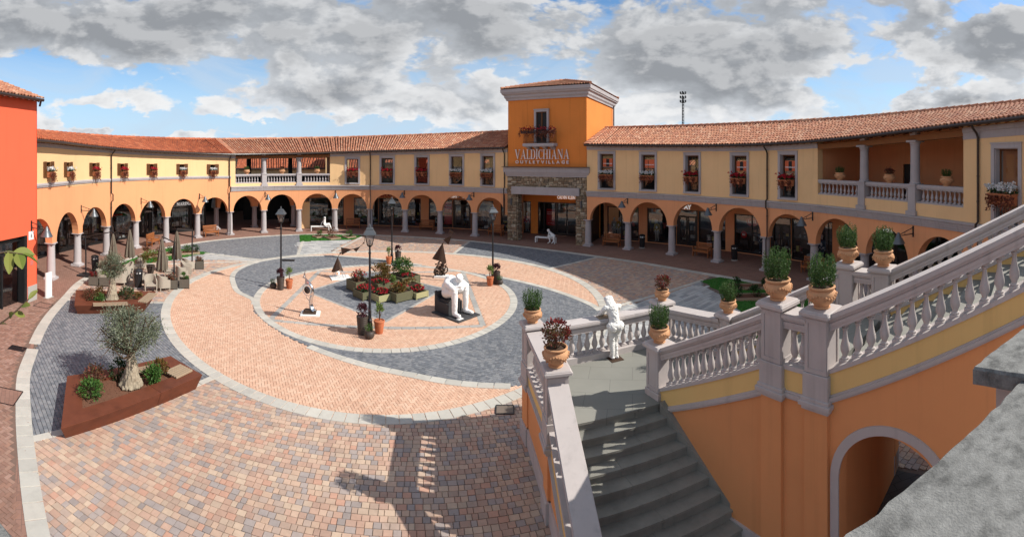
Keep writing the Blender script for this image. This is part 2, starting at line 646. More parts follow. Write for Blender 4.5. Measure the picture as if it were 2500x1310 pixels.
m_taupe = mat('taupe_planter', (0.105, 0.090, 0.072), 0.6, 0.1, 8)
m_canvas = mat('taupe_canvas', (0.135, 0.113, 0.085), 0.9, 0.12, 6, 0.25, 90)
m_wicker = mat('taupe_wicker', (0.37, 0.325, 0.265), 0.85, 0.12, 30, 0.6, 120)
m_bark = mat('olive_bark', (0.33, 0.275, 0.20), 0.95, 0.6, 14, 1.0, 40, streak=0.8, sscale=(22, 22, 3.5))
m_twig = mat('twig_brown', (0.10, 0.065, 0.04), 0.9, 0.3, 9)
m_glass = glassmat('shop_glass', (0.80, 0.83, 0.83), 0.07)
m_wglass = glassmat('window_glass', (0.7, 0.72, 0.72), 0.05)
m_sign_red = mat('poster_red', (0.42, 0.012, 0.015), 0.5, 0.05, 3)
m_sign_or = mat('poster_orange', (0.62, 0.13, 0.05), 0.5, 0.05, 3)
m_sign_w = mat('lettering_white', (0.82, 0.82, 0.82), 0.5, 0.02, 3)
m_sign_lit = mat('lit_lettering', (0.82, 0.82, 0.82), 0.5, 0.02, 3)
m_sign_lit.node_tree.nodes['Principled BSDF'].inputs['Emission Color'].default_value = (1, 0.98, 0.95, 1)
m_sign_lit.node_tree.nodes['Principled BSDF'].inputs['Emission Strength'].default_value = 0.28
m_logo_red = mat('logo_pale_red', (0.55, 0.16, 0.13), 0.5, 0.05, 3)
m_letter = mat('steel_letter', (0.62, 0.60, 0.60), 0.35, 0.05, 3, metal=0.4)
m_skin = mat('mannequin_white', (0.55, 0.54, 0.52), 0.4, 0.05, 3)
m_tile = mat('roof_terracotta', (0.50, 0.235, 0.145), 0.85, 0.22, 7, 0.2, 50, dirt=0.22, world_space=True, imix=0.6, islands=[
    (0.465, 0.199, 0.112), (0.521, 0.245, 0.144), (0.409, 0.154, 0.083), (0.558, 0.308, 0.194), (0.372, 0.148, 0.094), (0.484, 0.217, 0.119), (0.614, 0.376, 0.250), (0.437, 0.182, 0.106), (0.288, 0.131, 0.088)])
m_tileold = mat('roof_terracotta_red', (0.41, 0.135, 0.065), 0.85, 0.22, 7, 0.2, 50, dirt=0.25, world_space=True, imix=0.65, islands=[
    (0.40, 0.105, 0.045), (0.46, 0.13, 0.055), (0.36, 0.088, 0.038), (0.52, 0.175, 0.085), (0.31, 0.08, 0.04), (0.44, 0.115, 0.05), (0.40, 0.10, 0.042), (0.24, 0.066, 0.038)])
m_tilebed = mat('roof_channel', (0.085, 0.038, 0.025), 0.95, 0.3, 5, world_space=True)
m_rock = mat('rubble_stone', (0.3, 0.24, 0.17), 0.9, 0.28, 11, 0.6, 45, dirt=0.2, world_space=True, islands=[
    (0.33, 0.25, 0.165), (0.25, 0.185, 0.12), (0.40, 0.32, 0.22), (0.20, 0.155, 0.11), (0.30, 0.22, 0.14), (0.46, 0.39, 0.29), (0.27, 0.18, 0.115), (0.35, 0.28, 0.20), (0.22, 0.165, 0.105)])
m_mortar = mat('mortar', (0.17, 0.13, 0.09), 0.95, 0.3, 12, world_space=True)
m_mix = mat('mixed_paver', (0.43, 0.325, 0.262), 0.85, 0.16, 9, 0.35, 60, dirt=0.12, big=0.16, world_space=True, imix=0.66, islands=[
    (0.50, 0.335, 0.235), (0.44, 0.26, 0.185), (0.285, 0.262, 0.262), (0.36, 0.25, 0.19), (0.55, 0.41, 0.295), (0.40, 0.30, 0.245), (0.49, 0.245, 0.165),
    (0.315, 0.275, 0.262), (0.46, 0.34, 0.25), (0.53, 0.36, 0.26), (0.235, 0.215, 0.215), (0.385, 0.235, 0.175), (0.50, 0.31, 0.225)])
m_peach = mat('peach_brick', (0.6, 0.36, 0.24), 0.85, 0.10, 7, 0.25, 60, dirt=0.12, big=0.10, world_space=True, islands=[
    (0.61, 0.39, 0.275), (0.63, 0.42, 0.30), (0.585, 0.365, 0.255), (0.64, 0.435, 0.315), (0.60, 0.38, 0.265), (0.565, 0.35, 0.245)])
m_sett = mat('grey_sett', (0.2, 0.21, 0.22), 0.8, 0.14, 8, 0.35, 60, dirt=0.16, big=0.18, world_space=True, islands=[
    (0.185, 0.195, 0.212), (0.165, 0.175, 0.193), (0.215, 0.222, 0.235), (0.145, 0.155, 0.172), (0.195, 0.202, 0.215), (0.235, 0.24, 0.25)])
m_pale = mat('pale_stripe_paver', (0.4, 0.4, 0.39), 0.85, 0.12, 8, 0.3, 60, world_space=True, islands=[(0.36, 0.36, 0.355), (0.42, 0.42, 0.41), (0.31, 0.315, 0.315), (0.47, 0.465, 0.45)])
m_border = mat('border_stone', (0.47, 0.45, 0.40), 0.85, 0.08, 7, 0.25, 60, dirt=0.14, big=0.10, world_space=True, islands=[(0.47, 0.45, 0.40), (0.51, 0.485, 0.43), (0.44, 0.42, 0.375), (0.49, 0.46, 0.405)])
m_strip = mat('grey_strip_stone', (0.36, 0.345, 0.32), 0.85, 0.08, 7, 0.25, 60, world_space=True, islands=[(0.36, 0.345, 0.32), (0.40, 0.38, 0.35), (0.33, 0.32, 0.30)])
m_brick = mat('brown_brick', (0.29, 0.17, 0.13), 0.85, 0.18, 8, 0.3, 60, dirt=0.25, big=0.2, world_space=True, islands=[
    (0.29, 0.172, 0.13), (0.265, 0.15, 0.112), (0.31, 0.188, 0.142), (0.25, 0.145, 0.11), (0.295, 0.165, 0.12), (0.34, 0.21, 0.165)])
m_joint = mat('joint_sand', (0.17, 0.135, 0.11), 0.95, 0.25, 12, world_space=True)
m_joint_p = mat('joint_sand_peach', (0.44, 0.27, 0.19), 0.95, 0.2, 12, world_space=True)
m_joint_g = mat('joint_sand_grey', (0.12, 0.122, 0.128), 0.95, 0.25, 12, world_space=True)
m_joint_m = mat('joint_sand_dark', (0.16, 0.12, 0.098), 0.95, 0.25, 12, world_space=True)
m_ground = mat('open_ground', (0.16, 0.14, 0.10), 0.95, 0.3, 0.2, world_space=True)
m_turf = mat('turf_base', (0.035, 0.13, 0.018), 0.95, 0.3, 8, world_space=True)
l_turf = leafmat('turf_blades', [(0.03, 0.16, 0.015), (0.05, 0.21, 0.025), (0.02, 0.12, 0.012)], 0.2)
l_rosemary = leafmat('rosemary_needles', [(0.045, 0.095, 0.022), (0.085, 0.16, 0.04), (0.03, 0.07, 0.02), (0.12, 0.20, 0.06)], 0.25)
l_olive = leafmat('olive_leaves', [(0.085, 0.105, 0.06), (0.16, 0.185, 0.12), (0.065, 0.085, 0.048), (0.30, 0.325, 0.24), (0.11, 0.135, 0.07)], 0.2)
l_green = leafmat('green_leaves', [(0.04, 0.11, 0.02), (0.08, 0.18, 0.035), (0.025, 0.075, 0.018), (0.12, 0.2, 0.05)], 0.3)
l_dark = leafmat('dark_leaves', [(0.02, 0.055, 0.018), (0.04, 0.09, 0.028), (0.015, 0.04, 0.015)], 0.25)
l_redleaf = leafmat('red_leaves', [(0.20, 0.015, 0.02), (0.30, 0.03, 0.03), (0.10, 0.02, 0.02), (0.14, 0.05, 0.03)], 0.3)
l_purple = leafmat('purple_leaves', [(0.06, 0.018, 0.026), (0.10, 0.03, 0.04), (0.04, 0.015, 0.02)], 0.25)
l_redbush = leafmat('red_green_leaves', [(0.16, 0.03, 0.028), (0.08, 0.075, 0.03), (0.24, 0.05, 0.04), (0.10, 0.10, 0.04), (0.18, 0.10, 0.05)], 0.3)
l_bronze = leafmat('bronze_leaves', [(0.17, 0.10, 0.025), (0.12, 0.12, 0.03), (0.22, 0.085, 0.03), (0.08, 0.09, 0.025)], 0.3)
l_lime = leafmat('lime_leaves', [(0.16, 0.24, 0.05), (0.22, 0.30, 0.09), (0.10, 0.17, 0.035)], 0.35)
l_vine = leafmat('russet_vine', [(0.19, 0.05, 0.028), (0.26, 0.075, 0.04), (0.12, 0.04, 0.025), (0.30, 0.11, 0.07)], 0.3)
l_redfl = leafmat('red_petals', [(0.42, 0.015, 0.03), (0.55, 0.03, 0.05), (0.30, 0.01, 0.02)], 0.25)
l_whitefl = leafmat('white_petals', [(0.80, 0.80, 0.78), (0.72, 0.70, 0.70), (0.85, 0.85, 0.83)], 0.25)
l_lemon = leafmat('lemon_leaves', [(0.13, 0.17, 0.03), (0.22, 0.22, 0.05), (0.10, 0.14, 0.025)], 0.2)

# ================================================================== GROUND AND PAVING
C0 = np.array([-6.33, 21.67])


def sheet(name, poly, z, material, kind='structure', parent=None):
    mb = MB()
    mb.add([(p[0], p[1], z) for p in poly], [tuple(range(len(poly)))])
    return mb.build(name, material, parent, kind=kind)


def ring_pts(rf, a0, a1, n):
    out = []
    for i in range(n + 1):
        a = a0 + (a1 - a0) * i / n
        r = rf(a) if callable(rf) else rf
        out.append((C0[0] + r * math.cos(R_(a)), C0[1] + r * math.sin(R_(a))))
    return out


def table(d):
    ks = sorted(d)
    pts = [(k - 360, d[k]) for k in ks] + [(k, d[k]) for k in ks] + [(k + 360, d[k]) for k in ks]
    xs, ys = np.array([p[0] for p in pts], float), np.array([p[1] for p in pts], float)

    def f(a):
        i = np.clip(np.searchsorted(xs, a) - 1, 1, len(xs) - 3)
        x0, x1 = xs[i], xs[i + 1]
        t = (a - x0) / (x1 - x0)
        m0 = (ys[i + 1] - ys[i - 1]) / (xs[i + 1] - xs[i - 1]) * (x1 - x0)
        m1 = (ys[i + 2] - ys[i]) / (xs[i + 2] - xs[i]) * (x1 - x0)
        return (2 * t**3 - 3 * t**2 + 1) * ys[i] + (t**3 - 2 * t**2 + t) * m0 + (-2 * t**3 + 3 * t**2) * ys[i + 1] + (t**3 - t**2) * m1
    return f


r_out = table({-152: 16.08, -143: 15.72, -135: 15.71, -120: 16.03, -113: 16.39, -106: 16.68, -98: 17.2, -85: 18.4, -70: 19.8, -50: 21.5, -30: 22.0, -12: 20.6,
               -2: 19.4, 11: 17.51, 25: 16.2, 39: 15.35, 53: 15.05, 67: 15.21, 80: 15.8, 99: 16.9, 119: 18.27, 131: 18.85, 155: 18.7, 173: 17.9, 182: 17.2, 195: 16.5})
r_in, r_big = 6.42, 10.66
r_A = table({-150: 6.55, -136: 6.66, -121: 6.55, 60: 6.5, 80: 6.62, 94: 7.15, 113: 8.45, 130: 9.8, 146: 10.45, 157: 10.5, 167: 10.15, 176: 9.62, 185: 8.84, 190: 8.36, 201: 7.5, 0: 6.4, -60: 6.4})
r_B = table({-120: 6.6, -104: 6.78, -91: 7.05, -78: 7.62, -68: 8.27, -61: 9.02, -55: 9.75, -49: 10.45, -30: 10.6, -14: 10.55, -8: 10.4, 3: 9.41, 12: 8.67, 28: 7.62, 45: 6.9, 60: 6.6, 100: 6.4, 180: 6.4})
SPOKE = [('mixed', (-35, -25)), ('sett', (-103.3, -101.8)), ('mixed', (-144.2, -140.5)), ('stripe', (-200, -168)), ('sett', (-202.8, -191)), ('stripe', (-218.8, -229.2)),
         ('mixed', (-233, -246.8)), ('sett', (-281.2, -280)), ('mixed', (-323.8, -323.4)), ('stripe', (-367.5, -355)), (None, (-395, -385))]


def spoke_ang(k, r):
    a, b = SPOKE[k][1]
    return a + (b - a) * (r - 10.9) / 6.0


def polar(P):
    d = P - C0
    return np.degrees(np.arctan2(d[:, 1], d[:, 0])), np.hypot(d[:, 0], d[:, 1])


GRASS_R = {3: 14.7, 5: 15.5, 9: 16.7}
SQ = [(-9.95, 16.5), (-1.2, 18.55), (-3.05, 27.4), (-11.5, 25.0)]
DIA = [(-10.33, 20.92), (-5.34, 18.26), (-3.62, 23.6), (-8.6, 26.2)]


def near_line(P, a, b, w):
    a, b = np.array(a), np.array(b)
    d = b - a
    L = np.hypot(*d)
    d = d / L
    q = P - a
    t = q @ d
    s = np.abs(q[:, 0] * d[1] - q[:, 1] * d[0])
    return (t > 0) & (t < L) & (s < w)


def region(P):
    """which paving lies at each point"""
    ph, r = polar(P)
    out = np.full(len(P), 'none', dtype='U8')
    ro = np.array([r_out(a) for a in ph])
    A = np.array([r_A(a) for a in ph])
    B = np.array([r_B(a) for a in ph])
    inner = r < r_in
    out[inner] = 'peach'
    out[inner & inpoly(P[:, 0], P[:, 1], DIA)] = 'sett'
    ring = (r >= r_in) & (r < r_big)
    out[ring] = 'peach'
    out[ring & ((r < A) | (r < B))] = 'crescent'
    for i in range(4):
        pass
    zone = (r >= r_big) & (r < ro - 0.1)
    for k in range(len(SPOKE) - 1):
        for off in (0, -360):
            p = ph + off
            hit = zone & (p <= spoke_ang(k, r)) & (p > spoke_ang(k + 1, r))
            out[hit] = SPOKE[k][0]
            if k in GRASS_R:
                out[hit & (r > GRASS_R[k])] = 'grass'
    out[r >= ro] = 'outside'
    return out


# open ground out to the horizon, then the sheets of bedding under the stones
sheet('ground', [(4000 * math.cos(2 * PI * i / 48), 4000 * math.sin(2 * PI * i / 48)) for i in range(48)], -0.07, m_ground)


def brickmat(name, cols, mortar, bw, bh, rot=0.0, bump=0.3):
    m = bpy.data.materials.new(name)
    m.use_nodes = True
    t = NT(m.node_tree)
    p = m.node_tree.nodes['Principled BSDF']
    geo = t.n('ShaderNodeNewGeometry')
    mp = t.n('ShaderNodeMapping', i_0=geo.outputs['Position'])
    mp.inputs['Rotation'].default_value = (0, 0, rot)
    b = t.n('ShaderNodeTexBrick', i_Vector=mp.outputs[0])
    b.inputs['Color1'].default_value = (*cols[0], 1)
    b.inputs['Color2'].default_value = (*cols[1], 1)
    b.inputs['Mortar'].default_value = (*mortar, 1)
    b.inputs['Scale'].default_value = 1.0
    b.inputs['Mortar Size'].default_value = 0.006
    b.inputs['Brick Width'].default_value = bw
    b.inputs['Row Height'].default_value = bh
    nz = t.noise(geo.outputs['Position'], 0.55, 6, 0.62)
    v = t.m('ADD', 0.74, t.m('MULTIPLY', nz, 0.52))
    c = t.mix(1.0, b.outputs[0], t.n('ShaderNodeCombineXYZ', i_0=v, i_1=v, i_2=v).outputs[0], 'MULTIPLY')
    t.put(p, 'Base Color', c)
    p.inputs['Roughness'].default_value = 0.85
    p.inputs['Specular IOR Level'].default_value = 0.25
    bp = t.n('ShaderNodeBump', i_Strength=bump, i_Distance=0.006, i_Height=t.m('SUBTRACT', 1.0, b.outputs[1]))
    t.put(p, 'Normal', bp.outputs[0])
    return m


m_arcade = brickmat('arcade_brick', [(0.275, 0.158, 0.120), (0.235, 0.130, 0.098)], (0.17, 0.105, 0.082), 0.24, 0.12, 0.5)
arc = MB()
ro_pts = ring_pts(r_out, 0, 360, 144)[:-1]
far = ring_pts(62, 0, 360, 144)[:-1]
nq = len(ro_pts)
arc.add([(x, y, -0.004) for x, y in ro_pts] + [(x, y, -0.004) for x, y in far], [(i, (i + 1) % nq, nq + (i + 1) % nq, nq + i)[::-1] for i in range(nq)])
arcade_floor = arc.build('pavement', m_arcade, kind='structure')
bed_mix = sheet('mixed_paving', ro_pts, -0.024, m_joint_m)
bed_peach = sheet('peach_paving', ring_pts(r_big, 0, 360, 96)[:-1], -0.019, m_joint_p)
bed_gray = sheet('grey_paving', ring_pts(lambda a: max(r_A(a), r_B(a), 6.3), 0, 360, 120)[:-1], -0.0145, m_joint_g)
bed_dia = sheet('grey_diamond', DIA, -0.0095, m_joint_g)
bed_in = sheet('peach_centre', ring_pts(6.3, 0, 360, 72)[:-1], -0.012, m_joint_p)


def paver_block(w, d, ch=0.006, h=0.03, g=0.004):
    """top a little smaller than the foot: a worn edge; top at z = 0"""
    a, b = w / 2 - g, d / 2 - g
    return np.array([(-a, -b, -h), (a, -b, -h), (a, b, -h), (-a, b, -h), (-a + ch, -b + ch, 0), (a - ch, -b + ch, 0), (a - ch, b - ch, 0), (-a + ch, b - ch, 0)])


BF = np.array([(4, 5, 6, 7), (0, 1, 5, 4), (1, 2, 6, 5), (2, 3, 7, 6), (3, 0, 4, 7)])


def lay(name, parent, material, ctr, wid, dep, ang, n_single=300, zj=0.0025, xy_max=1.13, ch=0.006, g=0.004):
    """the stones nearest the camera as objects, the rest as one mesh"""
    ctr = np.asarray(ctr)
    az_ = np.arctan2(ctr[:, 0], ctr[:, 1])
    dist = np.hypot(ctr[:, 0], ctr[:, 1])
    vis = (np.abs(az_) < xy_max) & (dist > 8.3)
    order = np.argsort(np.where(vis, dist, 1e6))
    singles = [i for i in order[:n_single] if vis[i]]
    sset = set(singles)
    cache = {}
    zo = rng.normal(0, zj, len(ctr))
    for i in singles:
        key = (round(wid[i], 3), round(dep[i], 3))
        if key not in cache:
            me = bpy.data.meshes.new(name)
            me.from_pydata(paver_block(*key, ch=ch, g=g).tolist(), [], BF.tolist())
            me.materials.append(material)
            cache[key] = me
        o = link(name, cache[key], parent, (ctr[i, 0], ctr[i, 1], zo[i]), ang[i])
        o.rotation_euler = (random.gauss(0, .006), random.gauss(0, .006), ang[i])
    rest = [i for i in range(len(ctr)) if i not in sset]
    V = np.zeros((len(rest), 8, 3))
    for k, i in enumerate(rest):
        b = paver_block(wid[i], dep[i], ch=ch, g=g)
        ca, sa = math.cos(ang[i]), math.sin(ang[i])
        V[k, :, 0] = b[:, 0] * ca - b[:, 1] * sa + ctr[i, 0]
        V[k, :, 1] = b[:, 0] * sa + b[:, 1] * ca + ctr[i, 1]
        V[k, :, 2] = b[:, 2] + zo[i]
    if rest:
        F = (BF[None] + 8 * np.arange(len(rest))[:, None, None]).reshape(-1, 4)
        me = bpy.data.meshes.new(name)
        me.from_pydata(V.reshape(-1, 3).tolist(), [], F.tolist())
        me.materials.append(material)
        o = link(name, me, parent)
        o['kind'] = 'stuff'


def running(w_set, d, ang, ext, c=(0, 0)):
    """rows of stones of mixed widths"""
    ctr, wid, dep = [], [], []
    n = int(ext / d)
    for j in range(-n, n + 1):
        x = -ext + random.random() * 0.3
        while x < ext:
            w = random.choice(w_set)
            ctr.append((x + w / 2, j * d))
            wid.append(w)
            dep.append(d)
            x += w
    ctr = np.array(ctr)
    ca, sa = math.cos(ang), math.sin(ang)
    P = np.stack([ctr[:, 0] * ca - ctr[:, 1] * sa + c[0], ctr[:, 0] * sa + ctr[:, 1] * ca + c[1]], 1)
    return P, np.array(wid), np.array(dep), np.full(len(P), ang)


def herring(w, ang, ext, c):
    n = int(ext / w)
    x, y = np.meshgrid(np.arange(-n, n), np.arange(-n, n))
    x, y = x.ravel(), y.ravel()
    k = (x - y) % 4
    h, v = k == 0, k == 3
    ctr = np.concatenate([np.stack([x[h] + 1.0, y[h] + 0.5], 1), np.stack([x[v] + 0.5, y[v] + 1.0], 1)]) * w
    an = np.concatenate([np.zeros(h.sum()), np.full(v.sum(), PI / 2)]) + ang
    ca, sa = math.cos(ang), math.sin(ang)
    P = np.stack([ctr[:, 0] * ca - ctr[:, 1] * sa + c[0], ctr[:, 0] * sa + ctr[:, 1] * ca + c[1]], 1)
    return P, np.full(len(P), 2 * w), np.full(len(P), w), an


# where the staircase stands no stones are laid
STAIR_FOOT = [(0.45, 11.2), (4.3, 12.3), (5.7, 10.5), (7.3, 7.6), (9.5, 2.5), (5.9, 2.2), (4.3, 6.9), (3.9, 7.4), (1.0, 7.4), (0.7, 8.8)]


def clip(P, *rest, want):
    reg = region(P)
    ok = np.isin(reg, want) & ~inpoly(P[:, 0], P[:, 1], STAIR_FOOT)
    # stay inside what the panorama and a step to the side can see
    ok &= (P[:, 1] > 1.5) & (np.hypot(P[:, 0], P[:, 1]) > 6.0)
    return (P[ok],) + tuple(q[ok] for q in rest)


P, wd, dp, an = clip(*running([0.125, 0.16, 0.16, 0.19, 0.215], 0.158, 0.22, 26, C0), want=['mixed'])
lay('paver', bed_mix, m_mix, P, wd, dp, an, zj=0.0022, ch=.005, g=.003)
P, wd, dp, an = clip(*herring(0.092, 0.62, 11.2, C0), want=['peach'])
keep = ~(near_line(P, SQ[0], SQ[1], .13) | near_line(P, SQ[1], SQ[2], .13) | near_line(P, SQ[2], SQ[3], .13) | near_line(P, SQ[3], SQ[0], .13))
P, wd, dp, an = P[keep], wd[keep], dp[keep], an[keep]
lay('brick', bed_peach, m_peach, P, wd, dp, an, zj=0.001, ch=.004, g=.0022)
P, wd, dp, an = clip(*running([0.12, 0.13, 0.15], 0.115, -0.32, 26, C0), want=['crescent', 'sett'])
lay('sett', bed_gray, m_sett, P, wd, dp, an, zj=0.0016, ch=.004, g=.0025)
P, wd, dp, an = clip(*running([0.45, 0.6, 0.75], 0.24, 0.55, 26, C0), want=['stripe'])
bed_str = sheet('pale_striped_paving', ring_pts(12.4, 159, 175, 6) + ring_pts(14.6, 176, 164, 6), -0.0225, m_joint_g)
lay('slab', bed_str, m_pale, P, wd, dp, an, n_single=200, xy_max=1.13)

# brown herringbone outside the ring, close by on the left
P, wd, dp, an = herring(0.095, 0.35, 8, (-14.5, 9.0))
ph, rr = polar(P)
ro = np.array([r_out(a) for a in ph])
ok = (rr > ro + 0.35) & (P[:, 0] < -7) & (P[:, 1] > 1.5) & (P[:, 1] < 11.6) & (P[:, 0] > -18.9) & (np.arctan2(P[:, 0], P[:, 1]) > -1.33)
m_joint_b = mat('joint_brown', (0.17, 0.11, 0.085), 0.95, 0.25, 12, world_space=True)
bed_brown = sheet('brown_brick_paving', [(-7.3, 1.5), (-8.2, 4.0), (-9.6, 4.8), (-12.0, 5.9), (-15.0, 8.1), (-17.5, 10.2), (-18.0, 11.6), (-18.9, 11.6), (-18.9, 1.5)], 0.000, m_joint_b)
P[:, 0] += 0.0
lay('brick', bed_brown, m_brick, P[ok], wd[ok], dp[ok], an[ok], zj=0.0012, ch=.004, g=.0025)
for o in bed_brown.children:
    o.location.z += 0.010


# ---- pale border stones
def border(name, rf, a0, a1, width, step, material, pieces_open=0.008, skip=None):
    """one stone after another along a curve; each is an object"""
    a = a0
    base = None
    pts = []
    while a < a1:
        r = rf(a) if callable(rf) else rf
        p0 = ring_pts(rf, a, a, 1)[0]
        da = math.degrees(step / max(r, 1))
        p1 = ring_pts(rf, a + da, a + da, 1)[0]
        pts.append((p0, p1, a + da / 2, r))
        a += da
    bed = MB()
    for p0, p1, am, r in pts:
        u = Vector((p1[0] - p0[0], p1[1] - p0[1])).normalized()
        n = Vector((-u.y, u.x)) * (width / 2 - 0.01)
        bed.add([(p0[0] - n.x, p0[1] - n.y, -0.006), (p1[0] - n.x, p1[1] - n.y, -0.006), (p1[0] + n.x, p1[1] + n.y, -0.006), (p0[0] + n.x, p0[1] + n.y, -0.006)], [(0, 1, 2, 3)])
    bo = bed.build(name, m_joint, kind='structure')
    h = width / 2
    cache = {}
    for p0, p1, am, r in pts:
        mx, my = (p0[0] + p1[0]) / 2, (p0[1] + p1[1]) / 2
        d = math.hypot(mx, my)
        if d < 6 or abs(math.atan2(mx, my)) > 1.25 or my < 1.5:
            continue
        if inpoly(np.array([mx]), np.array([my]), STAIR_FOOT)[0]:
            continue
        L = math.hypot(p1[0] - p0[0], p1[1] - p0[1])
        u = math.atan2(p1[1] - p0[1], p1[0] - p0[0])
        key = (round(L, 2), round(r))
        if key not in cache:
            e = L / 2 - pieces_open / 2
            k = 0.5 * width / max(r, 3)   # wedge shaped
            ei, eo = e * (1 + k), e * (1 - k)
            if not callable(rf):
                ei, eo = e * (1 - h / r), e * (1 + h / r)
                ei, eo = eo, ei
            c = 0.008
            v = [(-eo, h, -.03), (ei * -1, -h, -.03), (ei, -h, -.03), (eo, h, -.03),
                 (-eo + c, h - c, 0), (-ei + c, -h + c, 0), (ei - c, -h + c, 0), (eo - c, h - c, 0)]
            me = bpy.data.meshes.new('border_stone')
            me.from_pydata(v, [], [(4, 5, 6, 7), (0, 1, 5, 4), (1, 2, 6, 5), (2, 3, 7, 6), (3, 0, 4, 7)])
            me.materials.append(material)
            cache[key] = me
        o = link('border_stone', cache[key], bo, (mx, my, 0.011 + random.gauss(0, .0012)), u)
    return bo


border('inner_border', 6.42, 0, 359.5, 0.36, 0.34, m_border)
border('circle_border', 10.66, 0, 359.5, 0.44, 0.36, m_border)
border('left_crescent_border', r_A, 86, 214, 0.32, 0.40, m_border)
border('right_crescent_border', r_B, -98, -52, 0.34, 0.40, m_border)
border('far_crescent_border', r_B, -9, 44, 0.32, 0.45, m_border)
border('outer_border', r_out, -120 + 0, 238, 0.44, 0.42, m_border)


def strip(name, a, b, width, step, material, z=0.007):
    a, b = Vector(a), Vector(b)
    L = (b - a).length
    n = max(1, int(L / step))
    u = (b - a).normalized()
    ang = math.atan2(u.y, u.x)
    nrm = Vector((-u.y, u.x)) * (width / 2 - 0.01)
    bo = sheet(name, [tuple(a - nrm), tuple(b - nrm), tuple(b + nrm), tuple(a + nrm)], -0.005, m_joint)
    e, h, c = L / n / 2 - 0.004, width / 2, 0.008
    me = bpy.data.meshes.new('strip_stone')
    me.from_pydata([(-e, -h, -.03), (e, -h, -.03), (e, h, -.03), (-e, h, -.03), (-e + c, -h + c, 0), (e - c, -h + c, 0), (e - c, h - c, 0), (-e + c, h - c, 0)], [],
                   [(4, 5, 6, 7), (0, 1, 5, 4), (1, 2, 6, 5), (2, 3, 7, 6), (3, 0, 4, 7)])
    me.materials.append(material)
    for i in range(n):
        p = a + u * (L * (i + .5) / n)
        link('strip_stone', me, bo, (p.x, p.y, z + random.gauss(0, .0012)), ang)
    return bo


for i in range(4):
    strip('grey_band', SQ[i], SQ[(i + 1) % 4], 0.26, 0.55, m_strip, 0.003)
    strip('diamond_edge', DIA[i], DIA[(i + 1) % 4], 0.16, 0.5, m_strip, 0.005)
for k in range(1, 10):
    def sp_(r, k=k):
        a = R_(spoke_ang(k, r))
        return np.array((C0[0] + r * math.cos(a), C0[1] + r * math.sin(a)))
    rr1 = 10.85
    a_end = math.degrees(math.atan2(*(sp_(16.9) - C0)[::-1]))
    p0, p1 = sp_(rr1), sp_(min(17.0, r_out(a_end) - 0.15))
    strip('sector_edge', p0, p1, 0.24, 0.5, m_border)

# ---- turf with short blades, and the timber edged beds on it
def turf(a0r, kk, rmin):
    pts = []
    n = 14
    for i in range(n + 1):
        r = rmin
        a = spoke_ang(kk, r) + (spoke_ang(kk + 1, r) - spoke_ang(kk, r)) * i / n
        q = rmin + (0.16 if (i % 2) else 0.0)
        pts.append((C0[0] + q * math.cos(R_(a)), C0[1] + q * math.sin(R_(a))))
    for i in range(n + 1):
        f = 1 - i / n
        ro_ = 17
        a = spoke_ang(kk, ro_) + (spoke_ang(kk + 1, ro_) - spoke_ang(kk, ro_)) * f
        q = r_out(a if a > -180 else a + 360) - 0.2
        pts.append((C0[0] + q * math.cos(R_(a)), C0[1] + q * math.sin(R_(a))))
    mb = MB()
    mb.prism(pts, -0.015, 0.012)
    base = mb.build('lawn', m_turf, kind='structure')
    P = np.array(pts)
    lo, hi = P.min(0), P.max(0)
    N = 9000
    q = rng.uniform(lo, hi, (N, 2))
    q = q[inpoly(q[:, 0], q[:, 1], P)]
    ang = rng.uniform(0, 2 * PI, len(q))
    hgt = rng.uniform(0.03, 0.07, len(q))
    dx, dy = np.cos(ang) * 0.025, np.sin(ang) * 0.025
    lean = rng.normal(0, 0.025, (len(q), 2))
    V = np.stack([np.stack([q[:, 0] - dx, q[:, 1] - dy, np.full(len(q), .01)], 1), np.stack([q[:, 0] + dx, q[:, 1] + dy, np.full(len(q), .01)], 1),
                  np.stack([q[:, 0] + lean[:, 0], q[:, 1] + lean[:, 1], hgt], 1)], 1).reshape(-1, 3)
    me = bpy.data.meshes.new('grass')
    me.from_pydata(V.tolist(), [], np.arange(len(V)).reshape(-1, 3).tolist())
    me.materials.append(l_turf)
    g = link('grass', me)
    g['kind'] = 'stuff'
    g['label'] = 'short green turf blades on the lawn patch'


turf(None, 3, GRASS_R[3])
turf(None, 5, GRASS_R[5])
turf(None, 9, GRASS_R[9])

